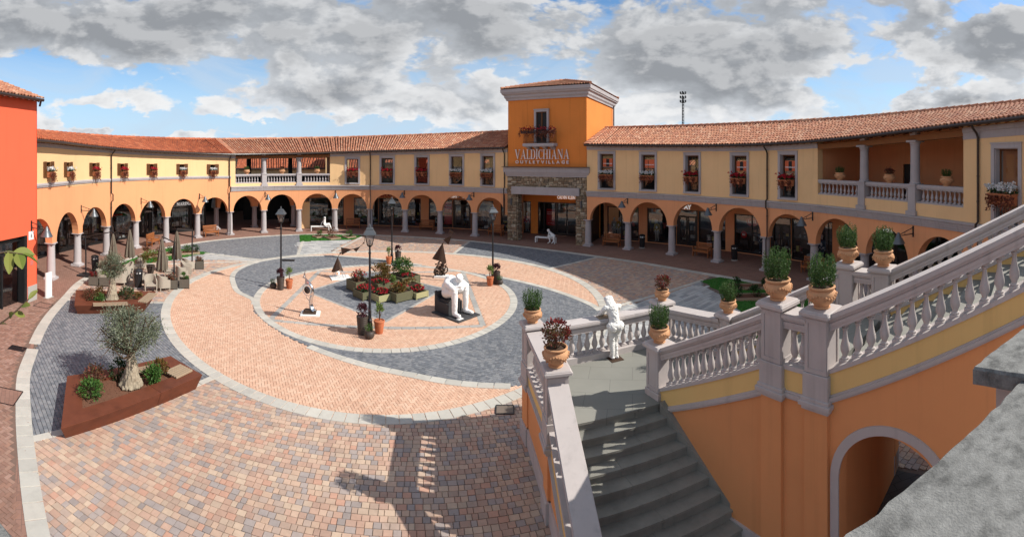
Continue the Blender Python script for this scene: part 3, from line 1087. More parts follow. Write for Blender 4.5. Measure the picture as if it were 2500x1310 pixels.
# ================================================================== ARCADED BUILDINGS
class Path:
    """a facade line in plan; u counts the columns, the plaza lies to the right of travel"""
    def __init__(s, P, eave, ridge, crown):
        s.P = [np.array(p, float) for p in P]
        s.n = len(P)
        s.ev, s.rv, s.cv = eave, ridge, crown

    def _seg(s, u):
        u = min(max(u, 0.0), s.n - 1.0)
        i = min(int(u), s.n - 2)
        return i, u - i

    def pos(s, u):
        i, t = s._seg(u)
        p1, p2 = s.P[i], s.P[i + 1]
        p0 = s.P[i - 1] if i > 0 else 2 * p1 - p2
        p3 = s.P[i + 2] if i + 2 < s.n else 2 * p2 - p1
        return 0.5 * ((2 * p1) + (p2 - p0) * t + (2 * p0 - 5 * p1 + 4 * p2 - p3) * t * t + (3 * p1 - p0 - 3 * p2 + p3) * t ** 3)

    def tan(s, u):
        d = s.pos(min(u + 0.02, s.n - 1)) - s.pos(max(u - 0.02, 0))
        return d / np.hypot(*d)

    def nrm(s, u):
        t = s.tan(u)
        return np.array((t[1], -t[0]))

    def ang(s, u):
        t = s.tan(u)
        return math.atan2(t[1], t[0])

    def at(s, u, off, z):
        p = s.pos(u) + s.nrm(u) * off
        return (p[0], p[1], z)

    def L(s, i):
        return float(np.hypot(*(s.P[i + 1] - s.P[i])))

    def lin(s, arr, u):
        i, t = s._seg(u)
        return arr[i] * (1 - t) + arr[i + 1] * t

    def eave(s, u):
        return s.lin(s.ev, u)

    def ridge(s, u):
        return s.lin(s.rv, u)


LP = Path([(-20.2, 10.0), (-22.1, 13.2), (-23.95, 16.3), (-25.2, 19.65), (-25.85, 23.05), (-25.95, 26.5), (-25.3, 29.75), (-23.95, 32.7), (-22.0, 35.4), (-19.5, 37.7),
           (-16.55, 39.5), (-13.35, 40.55), (-9.98, 40.9), (-6.6, 40.6), (-3.3, 39.7), (-0.30, 38.25)],
          [7.95, 7.9, 7.8, 7.68, 7.56, 7.46, 7.38, 7.32, 7.36, 7.42, 7.5, 7.6, 7.68, 7.74, 7.8, 7.85],
          [8.9, 8.85, 8.8, 8.75, 8.7, 8.7, 8.7, 8.72, 8.8, 8.9, 9.0, 9.1, 9.2, 9.3, 9.38, 9.45], None)
RP = Path([(6.0, 34.85), (8.75, 32.9), (11.3, 30.2), (13.3, 26.85), (14.95, 23.35), (16.0, 19.9), (16.35, 16.2), (16.2, 12.75), (15.7, 9.3), (14.7, 5.9), (13.2, 2.6)],
          [8.02, 7.95, 7.88, 7.83, 7.83, 7.92, 8.06, 8.22, 8.36, 8.45, 8.5],
          [9.5, 9.48, 9.45, 9.42, 9.42, 9.44, 9.48, 9.52, 9.56, 9.6, 9.6], None)
ZS = 2.1          # springing of the arches
ZC0, ZC1 = 3.92, 4.36   # string course
TH = 0.22         # half the wall's thickness
ADEP = 3.3        # depth of the arcade


def pbox(mb, P, u0, u1, o0, o1, z0, z1, m=0, n=1, z0b=None, z1b=None):
    """a box along the path between two offsets; optional other heights at the far end"""
    for k in range(n):
        a, b = u0 + (u1 - u0) * k / n, u0 + (u1 - u0) * (k + 1) / n
        za0 = z0 if z0b is None else z0 + (z0b - z0) * k / n
        zb0 = z0 if z0b is None else z0 + (z0b - z0) * (k + 1) / n
        za1 = z1 if z1b is None else z1 + (z1b - z1) * k / n
        zb1 = z1 if z1b is None else z1 + (z1b - z1) * (k + 1) / n
        mb.hexa([P.at(a, o1, za0), P.at(b, o1, zb0), P.at(b, o0, zb0), P.at(a, o0, za0), P.at(a, o1, za1), P.at(b, o1, zb1), P.at(b, o0, zb1), P.at(a, o0, za1)][::1], m)


def sweep(mb, P, us, prof, m=0, zf=None, closed=True):
    """profile (off, z) carried along the path; zf(u) is added to z"""
    k = len(prof)
    v = []
    for u in us:
        dz = zf(u) if zf else 0
        for o, z in prof:
            v.append(P.at(u, o, z + dz))
    f = []
    for i in range(len(us) - 1):
        for j in range(k if closed else k - 1):
            a, b = i * k + j, i * k + (j + 1) % k
            f.append((a, a + k, b + k, b))
    if closed:
        f.append(tuple(range(k)))
        f.append(tuple(reversed(range((len(us) - 1) * k, len(us) * k))))
    mb.add(v, f, m)


def urange(a, b, per=8):
    n = max(1, int(round((b - a) * per)))
    return [a + (b - a) * i / n for i in range(n + 1)]


def arch_bay(mb, P, i, ztop, m=0, pier=0.27, zs=ZS, off=0.0, th=TH, u_lo=None, u_hi=None):
    L = P.L(i)
    r = L / 2 - pier
    seq = [(i, zs)]
    for k in range(19):
        a = PI - PI * k / 18
        seq.append((i + (L / 2 + r * math.cos(a)) / L, zs + r * math.sin(a) * 1.0))
    seq.append((i + 1, zs))
    v, f = [], []
    for u, z in seq:
        zt = ztop(u) if callable(ztop) else ztop
        v += [P.at(u, off + th, z), P.at(u, off + th, zt), P.at(u, off - th, z), P.at(u, off - th, zt)]
    for k in range(len(seq) - 1):
        a, b = 4 * k, 4 * k + 4
        f += [(a, b, b + 1, a + 1), (b + 2, a + 2, a + 3, b + 3), (a + 2, b + 2, b, a), (a + 1, b + 1, b + 3, a + 3)]
    mb.add(v, f, m)


def wall_hole(mb, P, u0, u1, z0, z1f, holes, off=0.0, th=TH, m=0):
    """wall from u0 to u1 with rectangular openings [(ua, ub, za, zb)]"""
    top = z1f if callable(z1f) else (lambda u: z1f)

    def panel(a, b, za, zb_a, zb_b):
        n = max(1, int(round((b - a) * 3)))
        pbox(mb, P, a, b, off - th, off + th, za, zb_a, m, n, None, zb_b)
    cur = u0
    for ua, ub, za, zb in sorted(holes):
        if ua > cur:
            panel(cur, ua, z0, top(cur), top(ua))
        if za > z0:
            panel(ua, ub, z0, za, za)
        panel(ua, ub, zb, top(ua), top(ub))
        cur = ub
    if cur < u1:
        panel(cur, u1, z0, top(cur), top(u1))


def column_mesh():
    mb = MB()
    mb.cbox((0, 0, 0.06), (0.66, 0.66, 0.12), 0.012)
    mb.lathe([(0.31, 0.12), (0.325, 0.15), (0.31, 0.19), (0.275, 0.20), (0.262, 0.23), (0.257, 0.30), (0.255, 0.9), (0.235, 1.6), (0.222, 1.88), (0.235, 1.89), (0.235, 1.92), (0.222, 1.93),
              (0.225, 1.97), (0.275, 2.0), (0.285, 2.03), (0.285, 2.06)], 20, (0, 0, 0))
    mb.box((0, 0, 2.08), (0.60, 0.56, 0.05))
    return mb.mesh('column', m_trim, True)


ME_COL = column_mesh()


def baluster_mesh(h, r, name='baluster', material=None, n=12):
    mb = MB()
    s = h / 0.6
    mb.box((0, 0, 0.03 * s), (2.0 * r, 2.0 * r, 0.06 * s))
    mb.box((0, 0, h - 0.025 * s), (1.9 * r, 1.9 * r, 0.05 * s))
    q = [(0.80, .06), (0.84, .08), (0.55, .10), (0.62, .125), (0.92, .17), (1.0, .21), (0.93, .26), (0.70, .32), (0.50, .39), (0.42, .455), (0.45, .48), (0.66, .49), (0.66, .51), (0.48, .52), (0.62, .55)]
    mb.lathe([(a * r, b * s) for a, b in q], n)
    return mb.mesh(name, material or m_stone_t, True, 50)


def downpipe(root, P, u, z0=0.1, cut=None):
    mb = MB()
    e = P.eave(u)
    o = TH + 0.10
    pts = [P.at(u - .0, 0.66, e - .12), P.at(u, 0.62, e - 0.22), P.at(u, 0.40, e - 0.42), P.at(u, o, e - 0.58), P.at(u, o, ZC1 + 0.08)]
    mb.tube(pts, 0.05, 8)
    mb.tube([P.at(u, o, ZC1 + .08), P.at(u, o + 0.14, ZC1), P.at(u, o + 0.14, ZC0), P.at(u, o, ZC0 - 0.1), P.at(u, o, ZS + 0.1), P.at(u, o + .12, ZS - .1), P.at(u, o + .12, z0)], 0.045, 8)
    for z in (ZC1 + .9, ZC1 + 1.9, ZC0 - .5):
        mb.lathe([(0.06, -.03), (0.06, .03)], 8, P.at(u, o, z))
    mb.build('downpipe', m_brown, root, True, rel=True)


def roof(root, P, u0, u1, n_single, tile_mat, off_e=0.68, off_r=-3.4):
    """pantile roof: bed, tile rows, ridge tiles, gutter and rafter ends"""
    us = urange(u0, u1, 6)
    mb = MB()
    v, f = [], []
    for u in us:
        e, r = P.eave(u), P.ridge(u)
        v += [P.at(u, off_e - .03, e - .02), P.at(u, off_r, r - .03), P.at(u, off_r * 2 - off_e, e), P.at(u, off_r * 2 - off_e, e - .12), P.at(u, off_r, r - .25), P.at(u, off_e - .03, e - .10)]
    for i in range(len(us) - 1):
        a, b = i * 6, i * 6 + 6
        for j in range(6):
            f.append((a + j, b + j, b + (j + 1) % 6, a + (j + 1) % 6))
    f.append(tuple(reversed(range(6))))
    f.append(tuple(range(len(v) - 6, len(v))))
    mb.add(v, f)
    rf = mb.build('roof', m_tilebed, root, rel=True)
    # tiles
    slope_n = 10
    items = []
    # step along the eave at equal distance
    uu, tot = [u0], 0.0
    dense = np.linspace(u0, u1, int((u1 - u0) * 60))
    prev = np.array(P.at(dense[0], 0.2, 0)[:2])
    acc = 0
    W = 0.235
    for u in dense[1:]:
        q = np.array(P.at(u, -0.9, 0)[:2])
        acc += np.hypot(*(q - prev))
        prev = q
        if acc >= W:
            uu.append(u)
            acc -= W
    for u in uu:
        e, r = P.eave(u), P.ridge(u)
        A = np.array(P.at(u, off_e + 0.03, e + 0.0))
        B = np.array(P.at(u, off_r, r + 0.0))
        d = B - A
        Ls = np.linalg.norm(d)
        d /= Ls
        t = np.array((*P.tan(u), 0))
        n = np.cross(t, d)
        n *= np.sign(n[2])
        rows = int(Ls / 0.385)
        for k in range(rows):
            s0 = k * Ls / rows
            items.append((A + d * s0, d, t, n, Ls / rows * 1.12))
    dist = [np.linalg.norm(it[0] - np.array((0, 0, 7.0))) + (0 if abs(math.atan2(it[0][0], it[0][1])) < 1.16 else 1000) for it in items]
    order = np.argsort(dist)
    single = set(order[:n_single].tolist())
    tv = []
    NS = 5
    for q, (rr, s, lift) in enumerate(((0.092, 0.0, 0.035), (0.080, 1.0, 0.0))):
        for j in range(NS):
            a = PI * j / (NS - 1)
            tv.append((rr * math.cos(a), s, rr * math.sin(a) * 0.95 + lift))
    for j in range(NS):
        a = PI * j / (NS - 1)
        tv.append((0.074 * math.cos(a), 0.0, 0.074 * math.sin(a) * 0.80 + 0.018))
    tv = np.array(tv)
    tf = [(j, j + 1, NS + j + 1, NS + j) for j in range(NS - 1)] + [(2 * NS + j, 2 * NS + j + 1, j + 1, j) for j in range(NS - 1)]
    tf = [q[::-1] for q in tf]
    allv, allf = [], []
    me = None
    for idx, (A, d, t, n, L) in enumerate(items):
        jl = random.gauss(0, 0.012)
        jr = random.gauss(0, 0.02)
        tt = t * math.cos(jr) + d * math.sin(jr)
        dd = d * math.cos(jr) - t * math.sin(jr)
        if idx in single:
            if me is None:
                me = bpy.data.meshes.new('roof_tile')
                vv = tv.copy()
                vv[:, 1] *= L
                me.from_pydata(vv.tolist(), [], tf)
                me.materials.append(tile_mat)
            M = Matrix((tuple(tt), tuple(dd), tuple(n))).transposed().to_4x4()
            M.translation = Vector(A + d * jl) - root.location
            o = link('roof_tile', me, rf)
            o.matrix_basis = M
        else:
            o_ = len(allv)
            pts = (A + d * jl)[None] + tv[:, :1] * tt[None] + tv[:, 1:2] * (dd * L)[None] + tv[:, 2:3] * n[None]
            allv.extend((pts - np.array(root.location)).tolist())
            allf.extend([tuple(o_ + i for i in q) for q in tf])
    if allv:
        m2 = bpy.data.meshes.new('roof_tile')
        m2.from_pydata(allv, [], allf)
        m2.materials.append(tile_mat)
        o = link('roof_tile', m2, rf)
        o['kind'] = 'stuff'
    mb = MB()
    for a, b in zip(uu[:-1:2], uu[2::2]):
        z = P.ridge(a) + 0.05
        mb.tube([P.at(a, off_r, z), P.at(b, off_r, P.ridge(b) + .07)], [0.12, 0.14], 8)
    mb.build('ridge_tile', tile_mat, rf, True, kind='stuff', rel=True)
    mb = MB()
    for k in range(len(us) - 1):
        a, b = us[k], us[k + 1]
        mb.tube([P.at(a, off_e + .06, P.eave(a) - .06), P.at(b, off_e + .06, P.eave(b) - .06)], 0.075, 8, cap=False)
    mb.build('gutter', m_brown, root, True, rel=True)
    mb = MB()
    for k in range(int((u1 - u0) * 7)):
        u = u0 + (k + .5) / 7
        e, r = P.eave(u), P.ridge(u)
        sl = (r - e) / (off_e - off_r)
        A, B = Vector(P.at(u, off_e - .05, e - .17)), Vector(P.at(u, TH, e - .17 + sl * (off_e - TH)))
        t = Vector((*P.tan(u), 0)) * .04
        up = Vector((0, 0, .10))
        mb.hexa([A - t, A + t, B + t, B - t, A - t + up, A + t + up, B + t + up, B - t + up])
    mb.build('rafter', m_beam, root, kind='stuff', rel=True)


def flower_box(color, spill, name='flower_box', W=0.78, seed=0):
    """terracotta window box full of flowers; origin at the middle of its back, top of the rail"""
    random.seed(seed)
    t = thing(name, 'x', 'flower box')
    mb = MB()
    mb.box((0, -0.14, 0.02), (W * 0.98, 0.25, 0.27), top=1.08)
    mb.box((0, -0.14, 0.165), (W * 1.1, 0.29, 0.035))
    mb.build('trough', m_terra_box, t)
    g, p, vn = MB(), MB(), MB()
    for i in range(170):
        x = random.uniform(-W * .58, W * .58)
        y = random.gauss(-.16, .10)
        z = .2 + abs(random.gauss(0, .08))
        d = Vector((random.gauss(0, .5), random.gauss(-.2, .5), random.gauss(.4, .5))).normalized() * .09
        g.leaf((x, y, z), d, .03)
    for i in range(95):
        x = random.uniform(-W * .56, W * .56)
        c = Vector((x, random.gauss(-.17, .09), .29 + abs(random.gauss(0, .07))))
        for k in range(6):
            d = Vector((random.gauss(0, 1), random.gauss(-.3, 1), random.gauss(.2, 1))).normalized() * .055
            p.leaf(c, d * 1.35, .036)
    for i in range(int(34 * spill)):
        x = random.uniform(-W * .6, W * .6)
        c = Vector((x, -.28, .16))
        ln = random.uniform(.12, .5) * spill
        for k in range(int(ln / .035)):
            c += Vector((random.gauss(0, .012), random.gauss(-.004, .008), -.035))
            d = Vector((random.gauss(0, 1), random.gauss(-.5, .6), random.gauss(-.3, .6))).normalized() * .075
            vn.leaf(c, d, .028)
    g.build('foliage', l_dark, t, kind='stuff')
    p.build('blossom', color, t, kind='stuff')
    vn.build('trailing_leaves', l_vine, t, kind='stuff')
    return t


def wall_lamp(name_label, loc, ang, group='bell shaped wall lamps of the arcade', proto=[None]):
    """grey bell lamp on a bracket; -Y points away from the wall"""
    if proto[0] is None:
        t = thing('wall_lamp', 'x', 'wall lamp')
        mb = MB()
        mb.box((0, -0.02, 0.12), (0.07, 0.04, 0.5))
        mb.tube([(0, -.03, .30), (0, -.95, .06)], .018, 6)
        mb.tube([(0, -.03, .02), (0, -.95, .03)], .022, 6)
        mb.tube([(0, -.55, .15), (0, -.55, .03)], .012, 5)
        mb.build('bracket', m_iron, t, True)
        mb = MB()
        mb.lathe([(.30, -.30), (.29, -.285), (.23, -.16), (.16, -.05), (.11, .03), (.09, .10), (.06, .14), (.05, .18), (.01, .19)], 16, (0, -.95, 0))
        mb.build('lamp_shade', m_lampgrey, t, True)
        mb = MB()
        mb.sphere((0, -.95, -.24), .09, 10, 6)
        mb.build('bulb', m_white, t, True)
        proto[0] = t
        t.location = loc
        t.rotation_euler = (0, 0, ang)
        tag(t, name_label, None, group)
        return t
    return dup(proto[0], loc, ang, name_label, group)


def facing(P, u):
    """rotation that turns local -Y towards the plaza"""
    n = P.nrm(u)
    return math.atan2(n[1], n[0]) + PI / 2


def window_part(root, P, uc, w, z0, z1, bars=True, poster=False, frame_w=0.17, deep=0.3):
    """grey stone surround, iron rail, timber casement and pane"""
    L = P.L(min(int(uc), P.n - 2))
    a, b = uc - w / 2 / L, uc + w / 2 / L
    fw = frame_w / L
    mb = MB()
    o0, o1 = TH - .02, TH + .06
    pbox(mb, P, a - fw, a, o0, o1, z0 - .0, z1 + frame_w)
    pbox(mb, P, b, b + fw, o0, o1, z0 - .0, z1 + frame_w)
    pbox(mb, P, a, b, o0, o1 + .002, z1, z1 + frame_w)
    pbox(mb, P, a - fw, b + fw, o0, o1 + .05, z0 - .11, z0)
    pbox(mb, P, a - fw - .02 / L, b + fw + .02 / L, o0, o1 + .03, z1 + frame_w, z1 + frame_w + .05)
    # reveals of the opening
    pbox(mb, P, a, a + .03 / L, -TH, TH - .02, z0, z1)
    pbox(mb, P, b - .03 / L, b, -TH, TH - .02, z0, z1)
    pbox(mb, P, a + .03 / L, b - .03 / L, -TH, TH - .02, z1 - .03, z1)
    pbox(mb, P, a + .03 / L, b - .03 / L, -TH, TH - .02, z0, z0 + .03)
    wn = mb.build('window', m_trim, root, rel=True)
    mb = MB()
    o = -.02
    for q in (a + .03 / L, b - .09 / L):
        pbox(mb, P, q, q + .06 / L, o - .05, o, z0 + .03, z1 - .03)
    pbox(mb, P, a + .03 / L, b - .03 / L, o - .05, o, z1 - .10, z1 - .03)
    mb.build('casement', m_shutter, wn, rel=True)
    mb = MB()
    mb.add([P.at(a + .05 / L, o - .03, z0 + .05), P.at(b - .05 / L, o - .03, z0 + .05), P.at(b - .05 / L, o - .03, z1 - .05), P.at(a + .05 / L, o - .03, z1 - .05)], [(0, 1, 2, 3)])
    mb.build('pane', m_wglass, wn, rel=True)
    if bars:
        mb = MB()
        n = 11
        for k in range(n + 1):
            u = a + .04 / L + (b - a - .08 / L) * k / n
            mb.tube([P.at(u, TH - .06, z0 + .03), P.at(u, TH - .06, z0 + .88)], .011, 5)
        for z in (z0 + .1, z0 + .88):
            mb.tube([P.at(a + .03 / L, TH - .06, z), P.at(b - .03 / L, TH - .06, z)], .016, 5)
        mb.build('railing', m_iron, wn, rel=True)
    if poster:
        mb = MB()
        zt = z1 - .38
        pbox(mb, P, a + .17 / L, b - .17 / L, -.015, 0.0, zt - .62, zt, 0)
        c = (a + b) / 2
        pbox(mb, P, c - .13 / L, c + .13 / L, 0.001, 0.004, zt - .60, zt - .02, 1)
        po = mb.build('poster', [m_sign_or, m_dark], wn, rel=True)
        me = text_mesh('WONDERLAND', .105, .004, m_sign_w, bold=.002)
        o = link('lettering', me, po)
        q = P.at(c, .012, zt - .42)
        o.matrix_basis = Matrix.Translation(Vector(q) - root.location) @ Matrix.Rotation(facing(P, c), 4, 'Z') @ Matrix.Rotation(PI / 2, 4, 'X')
    return wn


def shop_bay(root, P, i, kind, off=-ADEP, zt=2.95, u_lo=0.0, u_hi=1.0, wallm=None):
    """one bay of the wall behind the arcade. kind: door, window_left / window_right (an orange pier on that side) or full"""
    L = P.L(i)
    wm = wallm
    fr = MB()
    a, b = i + u_lo, i + u_hi
    pier = 0.24
    if kind == 'window_left':
        ga, gb = a + pier + .10, b
    elif kind == 'window_right':
        ga, gb = a, b - pier - .10
    elif kind == 'pier_middle':
        ga, gb = a, b
    else:
        ga, gb = a + .003, b - .003
    parts = [(ga, gb)] if kind != 'pier_middle' else [(a, i + .40), (i + .62, b)]
    if kind == 'solid':
        parts = []
    holes = [(q0, q1, 0.05, zt) for q0, q1 in parts]
    wb = MB()
    wall_hole(wb, P, a, b, 0.0, 3.9, holes, off=off, th=.12)
    wb.build('shop_wall', m_orange if wm is None else wm, root, rel=True)
    for q0, q1 in parts:
        fr = MB()
        f = .07 / L
        o0, o1 = off - .06, off + .06
        pbox(fr, P, q0, q0 + f, o0, o1, .05, zt)
        pbox(fr, P, q1 - f, q1, o0, o1, .05, zt)
        pbox(fr, P, q0 + f, q1 - f, o0, o1, zt - .09, zt)
        pbox(fr, P, q0 + f, q1 - f, o0, o1, .05, .17)
        if kind == 'door':
            c = (q0 + q1) / 2
            dw = min(.9 / L, (q1 - q0) / 2 - .10 / L)
            for s in (-1, 1):
                pbox(fr, P, c + s * dw - .03 / L, c + s * dw + .03 / L, o0, o1, .17, zt - .09)
            pbox(fr, P, c - dw + .03 / L, c + dw - .03 / L, o0, o1, 2.25, 2.36)
            for s in (-1, 1):
                lo, hi = sorted((c + s * .02 / L, c + s * (dw - .03 / L)))
                pbox(fr, P, lo, lo + .09 / L, o0 + .02, o1 - .02, .17, 2.25)
                pbox(fr, P, hi - .09 / L, hi, o0 + .02, o1 - .02, .17, 2.25)
                pbox(fr, P, lo + .09 / L, hi - .09 / L, o0 + .02, o1 - .02, .17, .32)
        else:
            c = (q0 + q1) / 2
            if (q1 - q0) * L > 2.4:
                pbox(fr, P, c - .03 / L, c + .03 / L, o0, o1, .17, zt - .09)
        sf = fr.build('shopfront', m_frame, root, rel=True)
        gl = MB()
        gl.add([P.at(q0 + f, off, .1), P.at(q1 - f, off, .1), P.at(q1 - f, off, zt - .05), P.at(q0 + f, off, zt - .05)], [(0, 1, 2, 3)])
        gl.build('pane', m_glass, sf, rel=True)
        if kind == 'door':
            h = MB()
            for s in (-1, 1):
                u = c + s * .09 / L
                e = s * .10 / L
                h.tube([P.at(u, off + .06, .92), P.at(u, off + .13, .95), P.at(u, off + .13, 1.32), P.at(u, off + .06, 1.35)], .018, 6)
            h.build('door_handle', m_steel, sf, True, rel=True)


def shop_room(root, P, u0, u1, off=-ADEP - .12, depth=3.2, ztop=3.6, closed=True):
    mb = MB()
    us = urange(u0, u1, 4)
    sweep(mb, P, us, [(off, 0.03), (off - depth, 0.03), (off - depth, ztop), (off, ztop), (off, ztop - .02), (off - depth + .02, ztop - .02), (off - depth + .02, .05), (off, .05)])
    n = int((u1 - u0) * 3)
    for k in range(n):            # racks and counters in the half dark
        u = u0 + (k + random.uniform(.2, .8)) / 3
        L = 3.4
        h = random.choice((.9, 1.3, 1.9))
        w_ = random.uniform(.3, .7)
        o = off - random.uniform(.8, depth - .5)
        pbox(mb, P, u - w_ / 2 / L, u + w_ / 2 / L, o - .2, o + .2, .05, h, 1)
    mb.build('shop_interior', [m_int, m_dark], root, rel=True)


m_goods = mat('shop_goods', (.3, .3, .3), .8, .1, 4, islands=[(.5, .5, .48), (.2, .3, .42), (.45, .3, .2), (.7, .68, .65), (.3, .08, .07), (.12, .12, .13), (.5, .42, .12), (.62, .6, .56)])


def goods(root, P, u0, u1, off, n=8, zmax=2.0):
    """folded and hanging wares just behind the glass"""
    mb = MB()
    L = P.L(int(u0))
    for k in range(n):
        u = random.uniform(u0, u1)
        w_ = random.uniform(.12, .3)
        z = random.choice((.2, .35, .55, .8, 1.15, 1.5)) * zmax / 2
        h = random.uniform(.1, .4)
        o = off - random.uniform(.25, .8)
        if z < .3:
            pbox(mb, P, u - w_ / L, u + w_ / L, o - .2, o + .2, .06, .06 + h)
        else:
            pbox(mb, P, u - w_ / 2 / L, u + w_ / 2 / L, o - .1, o + .1, z, z + h)
    mb.build('shop_goods', m_goods, root, rel=True)


def lettering(root, P, u, off, z, txt, size, material, depth=.05, name='sign_lettering', bold=0.0, spacing=1.0, label=None, me=None):
    me = me or text_mesh(txt, size, depth, material, spacing, bold=bold)
    o = link(name, me, root)
    q = P.at(u, off, z)
    o.matrix_basis = Matrix.Translation(Vector(q) - root.location) @ Matrix.Rotation(facing(P, u), 4, 'Z') @ Matrix.Rotation(PI / 2, 4, 'X')
    if label:
        o['label'] = label
    return o


SERIF = {   # capital letters with thick and thin strokes and serifs: list of polygons in a unit em (height 1)
    'V': (.86, [[(.02, 1), (.20, 1), (.46, .18), (.44, 0), (.38, 0)], [(.72, 1), (.78, 1), (.46, 0), (.43, .10)], [(-.04, 1), (.27, 1), (.27, .96), (-.04, .96)], [(.60, 1), (.88, 1), (.88, .96), (.60, .96)]]),
    'A': (.86, [[(.40, 1), (.48, 1), (.80, 0), (.62, 0), (.40, .80)], [(.40, .86), (.42, .96), (.14, 0), (.07, 0)], [(.18, .34), (.62, .34), (.61, .28), (.16, .28)], [(-.02, .04), (.24, .04), (.24, 0), (-.02, 0)], [(.54, .04), (.88, .04), (.88, 0), (.54, 0)]]),
    'L': (.68, [[(.10, 1), (.26, 1), (.26, 0), (.10, 0)], [(0, 1), (.36, 1), (.36, .96), (0, .96)], [(0, .05), (.62, .05), (.62, 0), (0, 0)], [(.57, .26), (.62, .26), (.62, .05), (.55, .05)]]),
    'D': (.84, [[(.10, 1), (.26, 1), (.26, 0), (.10, 0)], [(0, 1), (.36, 1), (.36, .96), (0, .96)], [(0, .04), (.36, .04), (.36, 0), (0, 0)],
                [(.26, 1), (.45, 1), (.62, .93), (.74, .78), (.79, .5), (.74, .22), (.62, .07), (.45, 0), (.26, 0), (.26, .05), (.42, .05), (.54, .14), (.60, .3), (.62, .5), (.60, .70), (.54, .86), (.42, .95), (.26, .95)]]),
    'I': (.40, [[(.10, 1), (.26, 1), (.26, 0), (.10, 0)], [(0, 1), (.36, 1), (.36, .96), (0, .96)], [(0, .04), (.36, .04), (.36, 0), (0, 0)]]),
    'C': (.80, [[(.70, .72), (.70, .98), (.66, .98), (.62, .93), (.45, 1.01), (.26, .95), (.10, .78), (.04, .5), (.10, .22), (.26, .05), (.45, -.01), (.62, .06), (.72, .22), (.69, .25), (.60, .12), (.46, .05), (.34, .10), (.26, .26), (.23, .5), (.26, .74), (.34, .90), (.46, .95), (.58, .90), (.66, .72)]]),
    'H': (.90, [[(.10, 1), (.26, 1), (.26, 0), (.10, 0)], [(.60, 1), (.76, 1), (.76, 0), (.60, 0)], [(.26, .54), (.60, .54), (.60, .48), (.26, .48)], [(0, 1), (.36, 1), (.36, .96), (0, .96)], [(0, .04), (.36, .04), (.36, 0), (0, 0)],
                [(.50, 1), (.86, 1), (.86, .96), (.50, .96)], [(.50, .04), (.86, .04), (.86, 0), (.50, 0)]]),
    'N': (.92, [[(.10, 1), (.15, 1), (.15, 0), (.10, 0)], [(.70, 1), (.76, 1), (.76, 0), (.70, 0)], [(.06, 1), (.26, 1), (.74, .22), (.74, 0), (.70, 0)], [(0, .04), (.26, .04), (.26, 0), (0, 0)], [(.58, 1), (.88, 1), (.88, .96), (.58, .96)]]),
    'R': (.84, [[(.10, 1), (.26, 1), (.26, 0), (.10, 0)], [(0, 1), (.36, 1), (.36, .96), (0, .96)], [(0, .04), (.36, .04), (.36, 0), (0, 0)], [(.26, 1), (.5, 1), (.66, .9), (.70, .74), (.66, .58), (.5, .48), (.26, .48), (.26, .53), (.42, .53), (.51, .62), (.53, .74), (.51, .86), (.42, .95), (.26, .95)],
                [(.36, .48), (.50, .48), (.84, 0), (.64, 0)]]),
    'M': (1.04, [[(.10, 1), (.15, 1), (.15, 0), (.10, 0)], [(.76, 1), (.92, 1), (.92, 0), (.76, 0)], [(.06, 1), (.24, 1), (.52, .25), (.46, .02)], [(.76, 1), (.80, .94), (.48, .02), (.46, .12)], [(0, .04), (.26, .04), (.26, 0), (0, 0)], [(.68, .04), (1.0, .04), (1.0, 0), (.68, 0)]]),
    'E': (.74, [[(.10, 1), (.26, 1), (.26, 0), (.10, 0)], [(0, 1), (.66, 1), (.66, .95), (0, .95)], [(0, .05), (.68, .05), (.68, 0), (0, 0)], [(.26, .54), (.52, .54), (.52, .48), (.26, .48)]]),
    'B': (.78, [[(.10, 1), (.26, 1), (.26, 0), (.10, 0)], [(.26, 1), (.5, 1), (.64, .9), (.66, .76), (.62, .6), (.5, .52), (.26, .52), (.26, .56), (.42, .57), (.49, .66), (.5, .76), (.49, .86), (.42, .95), (.26, .95)],
                [(.26, .53), (.54, .53), (.68, .42), (.72, .27), (.68, .1), (.54, 0), (.26, 0), (.26, .05), (.45, .05), (.54, .14), (.56, .27), (.54, .40), (.45, .48), (.26, .48)], [(0, 1), (.26, 1), (.26, .96), (0, .96)], [(0, .04), (.26, .04), (.26, 0), (0, 0)]]),
    'Q': (.9, [[(.45, 1.01), (.26, .95), (.10, .78), (.04, .5), (.10, .22), (.26, .05), (.45, -.01), (.45, .04), (.34, .10), (.26, .26), (.23, .5), (.26, .74), (.34, .90), (.45, .96)], [(.45, 1.01), (.64, .95), (.80, .78), (.86, .5), (.80, .22), (.64, .05), (.45, -.01), (.45, .04), (.56, .10), (.64, .26), (.67, .5), (.64, .74), (.56, .90), (.45, .96)], [(.5, .06), (.6, .1), (.86, -.18), (.78, -.2)]]),
    'U': (.88, [[(.10, 1), (.26, 1), (.26, .25), (.34, .08), (.46, .05), (.60, .1), (.66, .25), (.66, 1), (.72, 1), (.72, .25), (.64, .06), (.44, -.01), (.22, .06), (.10, .25)], [(0, 1), (.36, 1), (.36, .96), (0, .96)], [(.56, 1), (.82, 1), (.82, .96), (.56, .96)]]),
    ' ': (.4, []),
}


